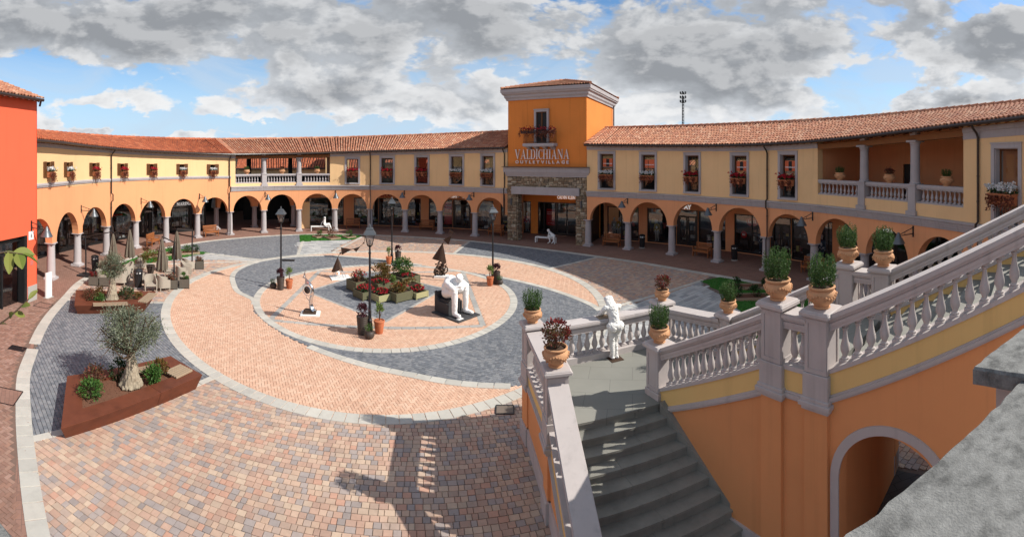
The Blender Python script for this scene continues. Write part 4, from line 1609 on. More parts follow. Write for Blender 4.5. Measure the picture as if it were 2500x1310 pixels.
def serif_mesh(txt, h, depth, material, spacing=0.06):
    """solid serif capitals centred on the origin, standing in the XY plane with depth along Z"""
    x = 0
    bm = bmesh.new()
    k = 0
    for ch in txt:
        wd_, polys = SERIF[ch]
        for pg in polys:
            k += 1
            d = depth * (1 + .02 * (k % 3))
            vs = [bm.verts.new(((x + p[0]) * h, p[1] * h, -depth / 2)) for p in pg]
            ve = [bm.verts.new(((x + p[0]) * h, p[1] * h, d / 2)) for p in pg]
            n = len(pg)
            bm.faces.new(vs[::-1])
            bm.faces.new(ve)
            for i in range(n):
                bm.faces.new((vs[i], vs[(i + 1) % n], ve[(i + 1) % n], ve[i]))
        x += wd_ + spacing
    bmesh.ops.recalc_face_normals(bm, faces=bm.faces)
    bmesh.ops.triangulate(bm, faces=[f for f in bm.faces if len(f.verts) > 4])
    for v in bm.verts:
        v.co.x -= (x - spacing) * h / 2
    me = bpy.data.meshes.new('lettering')
    bm.to_mesh(me)
    bm.free()
    me.materials.append(material)
    return me


def stringcourse(root, P, u0, u1, z0=ZC0, z1=ZC1, name='string_course'):
    mb = MB()
    h = z1 - z0
    prof = [(TH - .02, z0), (TH + .05, z0), (TH + .06, z0 + .12 * h), (TH + .09, z0 + .3 * h), (TH + .09, z0 + .48 * h), (TH + .13, z0 + .5 * h), (TH + .14, z0 + .72 * h), (TH + .19, z0 + .8 * h), (TH + .19, z0 + .97 * h), (TH - .02, z1)]
    n = max(1, int((u1 - u0) * 3.4 / 1.05))
    for k in range(n):        # separate lengths with open joints
        a, b = u0 + (u1 - u0) * k / n, u0 + (u1 - u0) * (k + 1) / n - .003
        sweep(mb, P, urange(a, b, 6), prof[::-1])
    mb.build(name, m_trim, root, rel=True)


def frieze(root, P, u0, u1, h=.30):
    mb = MB()
    prof = [(TH - .02, -.12 - h), (TH + .03, -.12 - h), (TH + .03, -.12 - h * .45), (TH + .07, -.12 - h * .4), (TH + .08, -.14), (TH - .02, -.14)]
    sweep(mb, P, urange(u0, u1, 5), prof[::-1], zf=P.eave)
    mb.build('frieze', m_trim, root, rel=True)


def columns(root, P, idx):
    for i in idx:
        p = P.at(i, 0, 0)
        o = link('column', ME_COL, root, Vector((p[0], p[1], 0)) - root.location, P.ang(i))


def arcade_ceiling(root, P, u0, u1):
    mb = MB()
    sweep(mb, P, urange(u0, u1, 4), [(-TH, 3.72), (-ADEP + .1, 3.72), (-ADEP + .1, 3.9), (-TH, 3.9)])
    mb.build('arcade_ceiling', m_orange, root, rel=True)


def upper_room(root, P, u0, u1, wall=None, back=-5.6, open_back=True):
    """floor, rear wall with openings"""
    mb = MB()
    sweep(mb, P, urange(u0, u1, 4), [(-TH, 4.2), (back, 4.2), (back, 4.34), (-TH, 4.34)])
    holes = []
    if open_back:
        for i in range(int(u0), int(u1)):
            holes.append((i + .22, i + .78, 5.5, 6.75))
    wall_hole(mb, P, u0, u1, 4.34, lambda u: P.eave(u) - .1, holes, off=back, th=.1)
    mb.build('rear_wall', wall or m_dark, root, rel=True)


# ---- left wing ----------------------------------------------------------------------------------------
WL = thing('arcade_building', 'long curved yellow and orange arcade wing with seven small shuttered windows', 'building', (-25.0, 22.0, 0))
ZL0, ZL1 = 5.12, 5.34
mb = MB()
for i in range(0, 7):
    arch_bay(mb, LP, i, lambda u: 5.2 + .03 * (7 - u))
mb.build('lower_wall', m_orange, WL, rel=True)
mb = MB()
sh_z = [6.35, 6.3, 6.22, 6.14, 6.08, 6.03, 5.98]
UH = [.95, .5, .48, .48, .48, .48, .47]
holes = []
for i in range(0, 7):
    L = LP.L(i)
    uc = i + UH[i]
    if i > 0 or True:
        holes.append((uc - .28 / L, uc + .28 / L, sh_z[i] - .42, sh_z[i] + .40))
UWIN = [0.80, 1.50, 2.48, 3.46, 4.46, 5.46, 6.44]
holes = [(u - .26 / LP.L(int(u)), u + .26 / LP.L(int(u)), sh_z[k] - .42, sh_z[k] + .40) for k, u in enumerate(UWIN)]
wall_hole(mb, LP, 0, 7, 5.2, lambda u: LP.eave(u) - .05, holes)
mb.build('upper_wall', m_yellow, WL, rel=True)
mb = MB()
sweep(mb, LP, urange(0, 7, 6), [(TH - .02, 0), (TH + .05, 0), (TH + .07, .08), (TH + .10, .10), (TH + .10, .2), (TH - .02, .24)][::-1], zf=lambda u: 5.10 + .04 * (7 - u))
mb.build('string_course', m_trim, WL, rel=True)
frieze(WL, LP, 0, 7, .24)
columns(WL, LP, range(1, 7))
arcade_ceiling(WL, LP, 0, 7)
shop_room(WL, LP, 0, 6.4)
def shop_row(root, P, segs, zt, dark=None):
    """one shopfront after another along the rear wall of the arcade"""
    for u0, u1, kd in segs:
        i = int(u0)
        shop_bay(root, P, i, kd, zt=zt, wallm=dark if kd != 'solid' else None, u_lo=u0 - i, u_hi=u1 - i)
        if kd != 'solid':
            goods(root, P, u0 + .05, u1 - .05, -ADEP - .1, int(3 + 11 * (u1 - u0)))


shop_row(WL, LP, [(0, 1, 'full'), (1, 1.9, 'full'), (1.9, 2.0, 'solid'), (2.0, 2.6, 'full'), (2.6, 3.15, 'door'), (3.15, 3.95, 'full'), (3.95, 4.95, 'full'), (4.95, 5.25, 'door'), (5.25, 5.7, 'full'), (5.7, 6.4, 'door'), (6.4, 6.7, 'full')], 3.45, m_frame)
lettering(WL, LP, 6.12, -ADEP + .14, 2.5, '', .36, m_sign_w, me=serif_mesh('MARINA', .30, .04, m_sign_lit))
me_t = text_mesh('LIVIANA', .2, .02, m_sign_w)
lettering(WL, LP, 5.15, -ADEP + .14, 2.1, '', .2, m_sign_w, me=me_t)
me_t = text_mesh('Bardot', .28, .02, m_sign_w, shear=.4)
lettering(WL, LP, 2.85, -ADEP + .14, 2.35, '', .2, m_sign_w, me=me_t)
me_t = text_mesh('BARBOUR CASUAL', .15, .02, m_sign_red)
lettering(WL, LP, 4.3, -ADEP + .14, 2.1, '', .2, m_sign_w, me=me_t)
roof(WL, LP, 0, 7, 300, m_tileold)
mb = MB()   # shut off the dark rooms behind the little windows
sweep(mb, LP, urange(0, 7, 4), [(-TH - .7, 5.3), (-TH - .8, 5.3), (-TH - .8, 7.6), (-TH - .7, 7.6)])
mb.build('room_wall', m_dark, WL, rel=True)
for k, u in enumerate(UWIN):
    L = LP.L(int(u))
    z = sh_z[k]
    mb = MB()
    pbox(mb, LP, u - .27 / L, u - .23 / L, -.1, TH + .01, z - .42, z + .4)
    pbox(mb, LP, u + .23 / L, u + .27 / L, -.1, TH + .01, z - .42, z + .4)
    pbox(mb, LP, u - .23 / L, u + .23 / L, -.1, TH + .01, z + .36, z + .4)
    pbox(mb, LP, u - .3 / L, u + .3 / L, -.1, TH + .06, z - .46, z - .42)
    wn = mb.build('window', m_shutter, WL, rel=True)
    for s in (-1, 1):
        sm = MB()
        a, b = (u - .60 / L, u - .285 / L) if s < 0 else (u + .285 / L, u + .60 / L)
        for q in (a, b - .05 / L):
            pbox(sm, LP, q, q + .05 / L, TH + .03, TH + .075, z - .44, z + .42)
        for q in (-.44, -.04, .36):
            pbox(sm, LP, a + .05 / L, b - .05 / L, TH + .031, TH + .074, z + q, z + q + .06)
        for q in range(16):
            zz_ = z - .37 + q * .047
            pbox(sm, LP, a + .05 / L, b - .05 / L, TH + .036, TH + .066, zz_, zz_ + .03)
        sm.build('shutter', m_shutter, wn, rel=True)
downpipe(WL, LP, 3.05)
downpipe(WL, LP, 6.95)
FB_R = flower_box(l_redfl, 1.0, seed=3)
FB_W = flower_box(l_whitefl, 1.0, seed=4)
FB_RS = flower_box(l_redfl, 1.25, W=.5, seed=5)
FB_WS = flower_box(l_whitefl, 1.25, W=.5, seed=6)
used = set()


def put_box(proto, P, u, z, label, group, off=TH - .02, scale=None):
    loc = P.at(u, off, z)
    if proto.name not in used:
        used.add(proto.name)
        proto.location = loc
        proto.rotation_euler = (0, 0, facing(P, u))
        if scale:
            proto.scale = (scale,) * 3
        proto['label'] = label
        proto['group'] = group
        return proto
    return dup(proto, loc, facing(P, u), label, group, scale)


small = ['white flowers spilling from the shuttered window beside the red building', 'white flowers in the second shuttered window from the red building',
         'red flowers in the shuttered window just left of the left wing downpipe', 'red flowers in the shuttered window just right of the left wing downpipe',
         'red flowers in the third shuttered window from the left loggia', 'white flowers in the second shuttered window from the left loggia',
         'white flowers in the shuttered window next to the left loggia']
for k, u in enumerate(UWIN):
    put_box(FB_WS if k in (0, 1, 5, 6) else FB_RS, LP, u, sh_z[k] - .34, small[k], 'flower boxes in the small shuttered windows', off=TH + .02)

# ---- centre wing with the left loggia -----------------------------------------------------------------
WC = thing('arcade_building', 'yellow and orange arcade wing with open loggia, left of the stone gate tower', 'building', (-14.0, 40.0, 0))
mb = MB()
for i in range(7, 15):
    arch_bay(mb, LP, i, ZC0 + .1)
mb.build('lower_wall', m_orange, WC, rel=True)
columns(WC, LP, range(7, 15))
stringcourse(WC, LP, 7, 15)
mb = MB()
WW = 1.15
UW = [10.5, 11.5, 12.5, 13.5, 14.42]
holes = [(u - WW / 2 / LP.L(int(u)), u + WW / 2 / LP.L(int(u)), 4.56, LP.eave(u) - .68) for u in UW]
wall_hole(mb, LP, 9.86, 15, ZC0 + .1, lambda u: LP.eave(u) - .05, holes)
wall_hole(mb, LP, 7.0, 7.14, ZC0 + .1, lambda u: LP.eave(u) - .05, [])
wall_hole(mb, LP, 7.14, 9.86, ZC0 + .1, 4.62, [])
mb.build('upper_wall', m_yellow, WC, rel=True)
frieze(WC, LP, 9.86, 15)
frieze(WC, LP, 7.0, 7.14)
for k, u in enumerate(UW):
    window_part(WC, LP, u, WW, 4.56, LP.eave(u) - .68)
downpipe(WC, LP, 11.02)
downpipe(WC, LP, 14.93, ZS + 1.9)
roof(WC, LP, 7, 15, 0, m_tile)
# loggia
BAL_S = baluster_mesh(.56, .075, n=8, material=m_trim)


def loggia(root, P, u0, u1, cols, zr=5.42, per=.26, ztop=None, wallm=None):
    mb = MB()
    pbox(mb, P, u0, u1, -.14, .20, zr - .10, zr + .04, 0, 8)
    pbox(mb, P, u0, u1, -.10, .15, zr - .17, zr - .10, 0, 8)
    br = mb.build('balustrade', m_trim, root, rel=True)
    mb = MB()
    pbox(mb, P, u0, u1, -.12, .17, zr - .80, zr - .72, 0, 8)
    mb.build('bottom_rail', m_trim, br, rel=True)
    L = P.L(int(u0))
    n = int((u1 - u0) * L / per)
    for k in range(n):
        u = u0 + (u1 - u0) * (k + .5) / n
        if min(abs(u - c) for c in cols) * L < .36:
            continue
        p = P.at(u, .02, zr - .72)
        link('baluster', BAL_S, br, Vector(p) - root.location, P.ang(u))
    for c in cols:
        mb = MB()
        p = P.at(c, .03, 0)
        a = P.ang(c)
        zt = P.eave(c) - .42
        mb.box((p[0], p[1], (ZC1 + zr + .05) / 2), (.46, .52, zr + .05 - ZC1), a)
        mb.box((p[0], p[1], ZC1 + .10), (.62, .66, .2), a)
        mb.box((p[0], p[1], zr + .03), (.52, .58, .07), a)
        mb.lathe([(.27, zr + .06), (.27, zr + .12), (.235, zr + .15), (.215, zt - .3), (.23, zt - .29), (.23, zt - .25), (.215, zt - .24), (.26, zt - .16), (.27, zt - .1)], 18, p)
        mb.box((p[0], p[1], zt - .06), (.6, .6, .09), a)
        mb.box((p[0], p[1], zt + .2), (.34, .34, .45), a)
        mb.build('loggia_column', m_trim, root, True, rel=True)
    mb = MB()
    us = urange(u0 - .05, u1 + .05, 5)
    sweep(mb, P, us, [(-.16, -.48), (.20, -.48), (.20, -.20), (-.16, -.20)][::-1], zf=P.eave)
    n = int((u1 - u0) * 5)
    for k in range(n):
        u = u0 + (u1 - u0) * (k + .5) / n
        e = P.eave(u)
        A, B = Vector(P.at(u, -.16, e - .1)), Vector(P.at(u, -5, e + .9))
        t = Vector((*P.tan(u), 0)) * .07
        up = Vector((0, 0, .16))
        mb.hexa([A - t, A + t, B + t, B - t, A - t + up, A + t + up, B + t + up, B - t + up])
    mb.build('timber_beam', m_beam, root, rel=True)


loggia(WC, LP, 7.14, 9.86, [8, 9])
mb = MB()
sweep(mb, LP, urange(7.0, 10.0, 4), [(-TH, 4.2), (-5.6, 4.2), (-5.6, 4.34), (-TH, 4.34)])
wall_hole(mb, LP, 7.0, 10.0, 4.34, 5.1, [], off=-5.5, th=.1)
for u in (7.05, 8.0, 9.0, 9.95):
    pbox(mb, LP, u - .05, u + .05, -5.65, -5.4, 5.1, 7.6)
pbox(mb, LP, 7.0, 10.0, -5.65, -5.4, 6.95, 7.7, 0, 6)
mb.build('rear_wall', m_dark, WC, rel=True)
mb = MB()
pbox(mb, LP, 9.86, 9.93, -5.5, -TH - .01, 4.34, 7.6)
mb.build('end_wall', m_shutter, WC, rel=True)
upper_room(WC, LP, 10.0, 15)
arcade_ceiling(WC, LP, 7, 15)
# bays 7 and 8 are an open passage to the next square
mb = MB()
for i in (7, 8):
    arch_bay(mb, LP, i, 3.9, off=-ADEP)
mb.build('passage_wall', m_orange, WC, rel=True)
for i in (7, 8, 9):
    p = LP.at(i, -ADEP, 0)
    link('column', ME_COL, WC, Vector((p[0], p[1], 0)) - WC.location, LP.ang(i))
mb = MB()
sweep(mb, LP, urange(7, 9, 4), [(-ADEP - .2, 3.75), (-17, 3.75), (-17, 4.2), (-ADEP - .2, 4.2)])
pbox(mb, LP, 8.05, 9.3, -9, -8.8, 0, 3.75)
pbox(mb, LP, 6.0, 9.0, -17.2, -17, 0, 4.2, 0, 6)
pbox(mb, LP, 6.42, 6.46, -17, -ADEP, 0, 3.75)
mb.build('passage_dark_shell', m_dark, WC, rel=True)  # near-black ceiling and walls, end wall added so the passage looks shaded
shop_room(WC, LP, 9.0, 15)
shop_row(WC, LP, [(8.95, 9.35, 'full'), (9.35, 10.25, 'full'), (10.25, 10.5, 'solid'), (10.5, 10.85, 'full'), (10.85, 11.13, 'full'), (11.13, 11.5, 'door'), (11.5, 12.22, 'full'), (12.22, 12.42, 'solid'), (12.42, 13.05, 'full'), (13.05, 13.53, 'door'), (13.53, 14.1, 'full'), (14.1, 14.28, 'solid'), (14.28, 14.95, 'full')], 2.85)
mb = MB()
pbox(mb, LP, 9.12, 9.36, -1.9, -1.5, 0.0, 2.6)
mb.build('yellow_pillar', m_yellow, WC, rel=True)
lettering(WC, LP, 11.31, -ADEP + .15, 2.95, 'REPLAY', .42, m_sign_red, bold=.012)
lettering(WC, LP, 13.22, -ADEP + .15, 3.0, 'TOMMY', .30, m_sign_lit, spacing=1.1).location -= Vector((*(LP.tan(13.22) * .75), 0))
lettering(WC, LP, 13.22, -ADEP + .15, 3.0, 'HILFIGER', .30, m_sign_lit, spacing=1.1).location += Vector((*(LP.tan(13.22) * 1.02), 0))
mb = MB()
pbox(mb, LP, 13.22 - .04, 13.22 + .045, -ADEP + .125, -ADEP + .15, 3.05, 3.17, 0)
pbox(mb, LP, 13.22 + .0025, 13.22 + .045, -ADEP + .151, -ADEP + .155, 3.065, 3.155, 1)
mb.build('sign_flag', [m_sign_w, m_sign_red], WC, rel=True)
lettering(WC, LP, 9.8, -ADEP + .15, 2.95, 'LIU JO', .3, m_sign_w)
# red sale poster in the shop window beside the door
mb = MB()
pbox(mb, LP, 12.82, 13.02, -ADEP - .1, -ADEP - .08, 1.5, 2.5, 0)
pbox(mb, LP, 12.82, 13.02, -ADEP - .1, -ADEP - .08, .35, 1.3, 0)
ps = mb.build('sale_poster', m_sign_red, WC, rel=True)
lettering(WC, LP, 12.92, -ADEP - .07, 2.15, 'STAGIONE', .11, m_sign_w, .006)
lettering(WC, LP, 12.92, -ADEP - .07, 1.85, '50%', .2, m_sign_w, .006)
tx = ['first window right of the left loggia', 'window right of the centre wing downpipe', 'third window left of the stone gate tower', 'second window left of the stone gate tower', 'window directly left of the stone gate tower']
for k, u in enumerate(UW):
    put_box(FB_R if k < 3 else FB_W, LP, u, 5.42, ('red' if k < 3 else 'white') + ' flowers in terracotta box, ' + tx[k], 'terracotta flower boxes in the tall windows', off=TH + .03, scale=1.22)

# ---- right wing ---------------------------------------------------------------------------------------
WR = thing('arcade_building', 'curved yellow and orange arcade wing with balustraded loggia, right of the stone gate tower', 'building', (14.0, 24.0, 0))
mb = MB()
for i in range(0, 9):
    arch_bay(mb, RP, i, ZC0 + .1)
mb.build('lower_wall', m_orange, WR, rel=True)
columns(WR, RP, range(0, 10))
stringcourse(WR, RP, 0.0, 10)
mb = MB()
UR = [.5, 1.5, 2.5, 3.5, 4.5]
holes = [(u - WW / 2 / RP.L(int(u)), u + WW / 2 / RP.L(int(u)), 4.60, RP.eave(u) - .70) for u in UR]
wall_hole(mb, RP, 0, 5.12, ZC0 + .1, lambda u: RP.eave(u) - .05, holes)
wall_hole(mb, RP, 5.12, 7.88, ZC0 + .1, 4.925, [])
BW = 8.55
holes = [(BW - .62 / 3.5, BW + .62 / 3.5, 4.45, 7.35)]
wall_hole(mb, RP, 7.88, 10, ZC0 + .1, lambda u: RP.eave(u) - .05, holes)
mb.build('upper_wall', m_yellow, WR, rel=True)
frieze(WR, RP, 0, 5.12)
frieze(WR, RP, 7.88, 10, .5)
for k, u in enumerate(UR):
    window_part(WR, RP, u, WW, 4.60, RP.eave(u) - .70, poster=(k != 2))
window_part(WR, RP, BW, 1.24, 4.45, 7.35)
for u in (4.08, 8.14):
    downpipe(WR, RP, u, cut=True)
roof(WR, RP, -.0, 10, 300, m_tile)
loggia(WR, RP, 5.12, 7.88, [6, 7], zr=5.72, per=.28)
mb = MB()
sweep(mb, RP, urange(5.0, 8.0, 4), [(-TH, 4.2), (-5.6, 4.2), (-5.6, 4.34), (-TH, 4.34)])
wall_hole(mb, RP, 5.0, 8.0, 4.34, lambda u: RP.eave(u) + .6, [(5.75, 6.05, 4.35, 6.6)], off=-4.6, th=.1)
pbox(mb, RP, 5.02, 5.1, -4.5, -TH - .01, 4.34, 8.2)
pbox(mb, RP, 7.90, 7.98, -4.5, -TH - .01, 4.34, 8.2)
mb.build('loggia_wall', m_orange, WR, rel=True)
mb = MB()
pbox(mb, RP, 5.75, 6.05, -4.68, -4.62, 4.35, 6.6)
mb.build('loggia_door', m_frame, WR, rel=True)
upper_room(WR, RP, 0, 5.0)
mb = MB()
sweep(mb, RP, urange(8, 10, 4), [(-TH, 4.2), (-3.6, 4.2), (-3.6, 4.34), (-TH, 4.34)])
wall_hole(mb, RP, 8.0, 10.0, 4.34, lambda u: RP.eave(u) - .1, [(8.2, 9.2, 5.2, 7.0)], off=-3.6, th=.1)
mb.build('rear_wall', m_yellow, WR, rel=True)
arcade_ceiling(WR, RP, 0, 10)
mb = MB()
pbox(mb, RP, .10, .14, -5.0, -TH - .02, 4.35, 7.6)
mb.build('dark_backing', m_dark, WR, rel=True)  # dark panel added beside the tower so the first window looks unlit
shop_room(WR, RP, 0, 10)
shop_row(WR, RP, [(0, .10, 'solid'), (.10, .88, 'full'), (.88, 1.04, 'solid'), (1.04, 1.66, 'full'), (1.66, 2.08, 'door'), (2.08, 2.63, 'full'), (2.63, 2.81, 'solid'), (2.81, 3.55, 'full'), (3.55, 3.95, 'door'), (3.95, 4.74, 'full'), (4.74, 4.95, 'solid'), (4.95, 5.5, 'full'), (5.5, 6.2, 'door'), (6.2, 7, 'full'), (7, 8, 'full'), (8, 9, 'full')], 2.85)
lettering(WR, RP, 1.80, -ADEP + .15, 2.93, 'KWAY', .46, m_sign_lit, bold=.02)
mb = MB()
pbox(mb, RP, 5.5, 6.2, -ADEP + .06, -ADEP + .13, 2.5, 3.02)
mb.build('fascia', m_frame, WR, rel=True)
lettering(WR, RP, 5.85, -ADEP + .16, 2.64, '', .3, m_sign_w, me=serif_mesh('REBEL QUEEN', .24, .03, m_sign_lit))
mb = MB()   # batwing shop sign behind the glass and the round red one below it
zq = 2.0
for (a, b, c, d) in ((3.03, 3.31, 2.0, 2.62),):
    v = [RP.at(a, -ADEP - .05, d - .1), RP.at((a + b) / 2, -ADEP - .05, d - .02), RP.at(b, -ADEP - .05, d - .1), RP.at(b - .04, -ADEP - .05, c + .12), RP.at((a * .35 + b * .65), -ADEP - .05, c), RP.at((a + b) / 2, -ADEP - .05, c + .12), RP.at(a * .65 + b * .35, -ADEP - .05, c), RP.at(a + .04, -ADEP - .05, c + .12)]
    v2 = [RP.at(*q) for q in ((a, -ADEP - .08, d - .1), ((a + b) / 2, -ADEP - .08, d - .02), (b, -ADEP - .08, d - .1), (b - .04, -ADEP - .08, c + .12), (a * .35 + b * .65, -ADEP - .08, c), ((a + b) / 2, -ADEP - .08, c + .12), (a * .65 + b * .35, -ADEP - .08, c), (a + .04, -ADEP - .08, c + .12))]
    mb.add(v + v2, [tuple(range(8)), tuple(reversed(range(8, 16)))] + [(i, (i + 1) % 8, 8 + (i + 1) % 8, 8 + i) for i in range(8)])
mb.build('logo_sign', m_logo_red, WR, rel=True)
lettering(WR, RP, 3.17, -ADEP - .03, 2.26, "LeVI'S", .27, m_sign_w, .01, bold=.008)
mb = MB()
p = RP.at(3.0, -ADEP - .06, 1.35)
mb.lathe([(.26, 0), (.26, .02)], 20, (0, 0, 0))
o = mb.build('round_sign', m_sign_red, WR)
o.matrix_basis = Matrix.Translation(Vector(p) - WR.location) @ Matrix.Rotation(facing(RP, 3.0), 4, 'Z') @ Matrix.Rotation(PI / 2, 4, 'X')
lettering(WR, RP, 3.0, -ADEP - .03, 1.28, '501', .2, m_sign_w, .006, bold=.006)
mb = MB()   # framed dark notice by the shop door
pbox(mb, RP, 4.12, 4.27, -ADEP - .06, -ADEP - .04, .9, 2.2, 0)
nb = mb.build('notice_board', m_frame, WR, rel=True)
lettering(WR, RP, 4.195, -ADEP - .03, 1.85, '21', .2, m_sign_w, .006)
lettering(WR, RP, 4.195, -ADEP - .03, 1.6, '31', .2, m_sign_w, .006)
tx = ['window directly right of the stone gate tower', 'second window right of the stone gate tower', 'third window right of the stone gate tower, without a poster', 'window just left of the right wing downpipe', 'window directly left of the right loggia']
for k, u in enumerate(UR):
    put_box(FB_W if k < 2 else FB_R, RP, u, 5.46, ('white' if k < 2 else 'red') + ' flowers in terracotta box, ' + tx[k], 'terracotta flower boxes in the tall windows', off=TH + .03, scale=1.22)
bx = put_box(FB_W, RP, BW, 5.4, 'large terracotta box of white flowers and trailing vine by the stair top', 'terracotta flower boxes in the tall windows', off=TH + .03, scale=1.22)
bx.scale = (1.5, 1.35, 1.4)

# ---- wall lamps ----------------------------------------------------------------------------------------
for P, u, z, lb in ((LP, 2.02, 3.55, 'grey wall lamp above the column behind the rear left parasols'), (LP, 4.1, 3.5, 'grey wall lamp between the LIVIANA arch and its left neighbour'),
                    (LP, 6.02, 3.5, 'grey wall lamp right of the MARINA shop arch'), (LP, 8.02, 3.45, 'grey wall lamp above the column between the two passage arches'),
                    (LP, 10.02, 3.5, 'grey wall lamp above the column by the white bench under the loggia'), (LP, 12.0, 3.6, 'grey wall lamp right of the REPLAY arch'),
                    (LP, 14.0, 3.6, 'grey wall lamp right of the TOMMY HILFIGER arch'), (RP, 1.02, 3.6, 'grey wall lamp on the first pier right of the gate tower'),
                    (RP, 3.02, 3.55, 'grey wall lamp right of the KWAY arch'), (RP, 5.02, 3.55, 'grey wall lamp under the left end of the right loggia'),
                    (RP, 7.02, 3.5, 'large grey wall lamp right of the REBEL QUEEN arch, nearest the staircase')):
    wall_lamp(lb, P.at(u, TH, z), facing(P, u))

for o in list(SC.objects):
    if o.name.startswith('shop_goods'):
        o['kind'] = 'stuff'

# ================================================================== GATE TOWER
TA, TB = Vector((-0.38, 38.0, 0)), Vector((5.9, 34.8, 0))
TW = (TB - TA).length
T = thing('gate_tower', 'tall orange gate tower with rubble stone base and VALDICHIANA OUTLET VILLAGE lettering', 'tower', TA, math.atan2(TB.y - TA.y, TB.x - TA.x))
TD = 8.6
mb = MB()
mb.box((TW / 2, TD / 2 + .03, (6.2 + 11.85) / 2), (TW - .08, TD, 5.65))
mb.box((TW - .15, TD / 2 + .5, 5.0), (.2, TD - 1.0, 2.4))
mb.box((-.9, TD / 2 + 1.5, 3.1), (.2, TD - 3.4, 6.1))
mb.build('upper_wall', m_deep, T)
mb = MB()
mb.box((TW - .15, 2.5, 1.9), (.16, 3.3, 3.8))
mb.build('side_panel', m_frame, T)
mb = MB()
prof = [(0, 11.80), (.10, 11.80), (.12, 11.92), (.22, 12.05), (.24, 12.2), (.38, 12.32), (.40, 12.42), (.46, 12.44), (.48, 12.72), (0, 12.74)]
ring = [(0, 0), (1, 0), (1, 1), (0, 1)]
v = []
for o, z in prof:
    v += [(-o, -o + .03, z), (TW - .04 + o, -o + .03, z), (TW - .04 + o, TD + .03 + o, z), (-o, TD + .03 + o, z)]
f = []
for k in range(len(prof) - 1):
    for j in range(4):
        f.append((k * 4 + j, k * 4 + (j + 1) % 4, k * 4 + 4 + (j + 1) % 4, k * 4 + 4 + j))
f.append(tuple(range((len(prof) - 1) * 4, len(prof) * 4)))
mb.add(v, f)
mb.build('cornice', m_trim, T)
# hipped roof with tile rows
mb = MB()
e = .42
cor = [(-e, -e, 12.76), (TW + e, -e, 12.76), (TW + e, TD + e, 12.76), (-e, TD + e, 12.76)]
ap = (TW / 2, TD / 2, 13.95)
mb.add(cor + [ap], [(0, 1, 4), (1, 2, 4), (2, 3, 4), (3, 0, 4), (3, 2, 1, 0)])
rf = mb.build('roof', m_tilebed, T)
mb = MB()
for q in range(4):
    a, b = Vector(cor[q]), Vector(cor[(q + 1) % 4])
    ln = (b - a).length
    u = (b - a).normalized()
    n_ = int(ln / .235)
    apx = Vector(ap)
    foot = a + u * (apx - a).dot(u)
    up = (apx - foot)
    H = up.length
    ud = up.normalized()
    nn_ = u.cross(ud)
    for i in range(n_):
        s = (i + .5) / n_ * ln
        hmax = H * (1 - abs(s - (foot - a).length) / ((foot - a).length if s < (foot - a).length else ln - (foot - a).length))
        k = 0
        while k * .36 < hmax - .1:
            p = a + u * s + ud * (k * .36)
            L = min(.42, hmax - k * .36)
            vv = []
            for (rr, t_, lift) in ((.11, 0, .035), (.097, L, 0)):
                for j in range(5):
                    g_ = PI * j / 4
                    vv.append(p + u * (rr * math.cos(g_)) + ud * t_ + nn_ * (rr * .7 * math.sin(g_) + lift))
            mb.add(vv, [(j + 1, j, 5 + j, 6 + j) for j in range(4)])
            k += 1
mb.build('roof_tile', m_tile, rf, kind='stuff')
mb = MB()
for q in range(4):
    a, b = Vector(cor[q]), Vector(ap)
    n_ = 14
    for i in range(n_):
        mb.tube([a.lerp(b, i / n_) + Vector((0, 0, .08)), a.lerp(b, (i + 1.1) / n_) + Vector((0, 0, .05))], [.13, .10], 8)
mb.build('ridge_tile', m_tile, rf, True, kind='stuff')
# balcony door
dx = 3.18
mb = MB()
mb.box((dx - .56, -.06, 9.55), (.16, .22, 2.7))
mb.box((dx + .56, -.06, 9.55), (.16, .22, 2.7))
mb.box((dx, -.06, 10.82), (.96, .22, .16))
mb.box((dx, -.09, 10.93), (1.34, .26, .07))
dr = mb.build('balcony_door', m_trim, T)
mb = MB()
mb.box((dx, .02, 9.48), (.96, .06, 2.6))
mb.build('door_leaf', m_dark, dr)
mb = MB()
for x in (-.45, -.03, .03, .45):
    mb.box((dx + x, -.02, 9.48), (.06, .05, 2.56))
for z in (8.3, 9.3, 10.7):
    mb.box((dx, -.021, z), (.94, .05, .06))
mb.build('door_frame', m_shutter, dr)
mb = MB()
mb.cbox((dx, -.42, 8.03), (2.75, .85, .22), .03)
mb.box((dx, -.40, 7.90), (2.6, .78, .06))
for x in (-1.05, -.38, .38, 1.05):
    mb.hexa([(dx + x - .13, -.05, 7.62), (dx + x + .13, -.05, 7.62), (dx + x + .13, 0.02, 7.62), (dx + x - .13, 0.02, 7.62),
             (dx + x - .13, -.68, 7.87), (dx + x + .13, -.68, 7.87), (dx + x + .13, .02, 7.87), (dx + x - .13, .02, 7.87)])
bl = mb.build('balcony', m_trim, T)
mb = MB()
for k in range(27):
    x = dx - 1.3 + k * .1
    mb.tube([(x, -.80, 8.14), (x, -.80, 9.1)], .011, 5)
for y in (-.62, -.45, -.28, -.1):
    for x in (-1.3, 1.3):
        mb.tube([(dx + x, y, 8.14), (dx + x, y, 9.1)], .011, 5)
mb.tube([(dx - 1.3, 0, 9.1), (dx - 1.3, -.80, 9.1), (dx + 1.3, -.80, 9.1), (dx + 1.3, 0, 9.1)], .02, 5)
mb.tube([(dx - 1.3, 0, 8.24), (dx - 1.3, -.80, 8.24), (dx + 1.3, -.80, 8.24), (dx + 1.3, 0, 8.24)], .014, 5)
mb.build('railing', m_iron, bl)
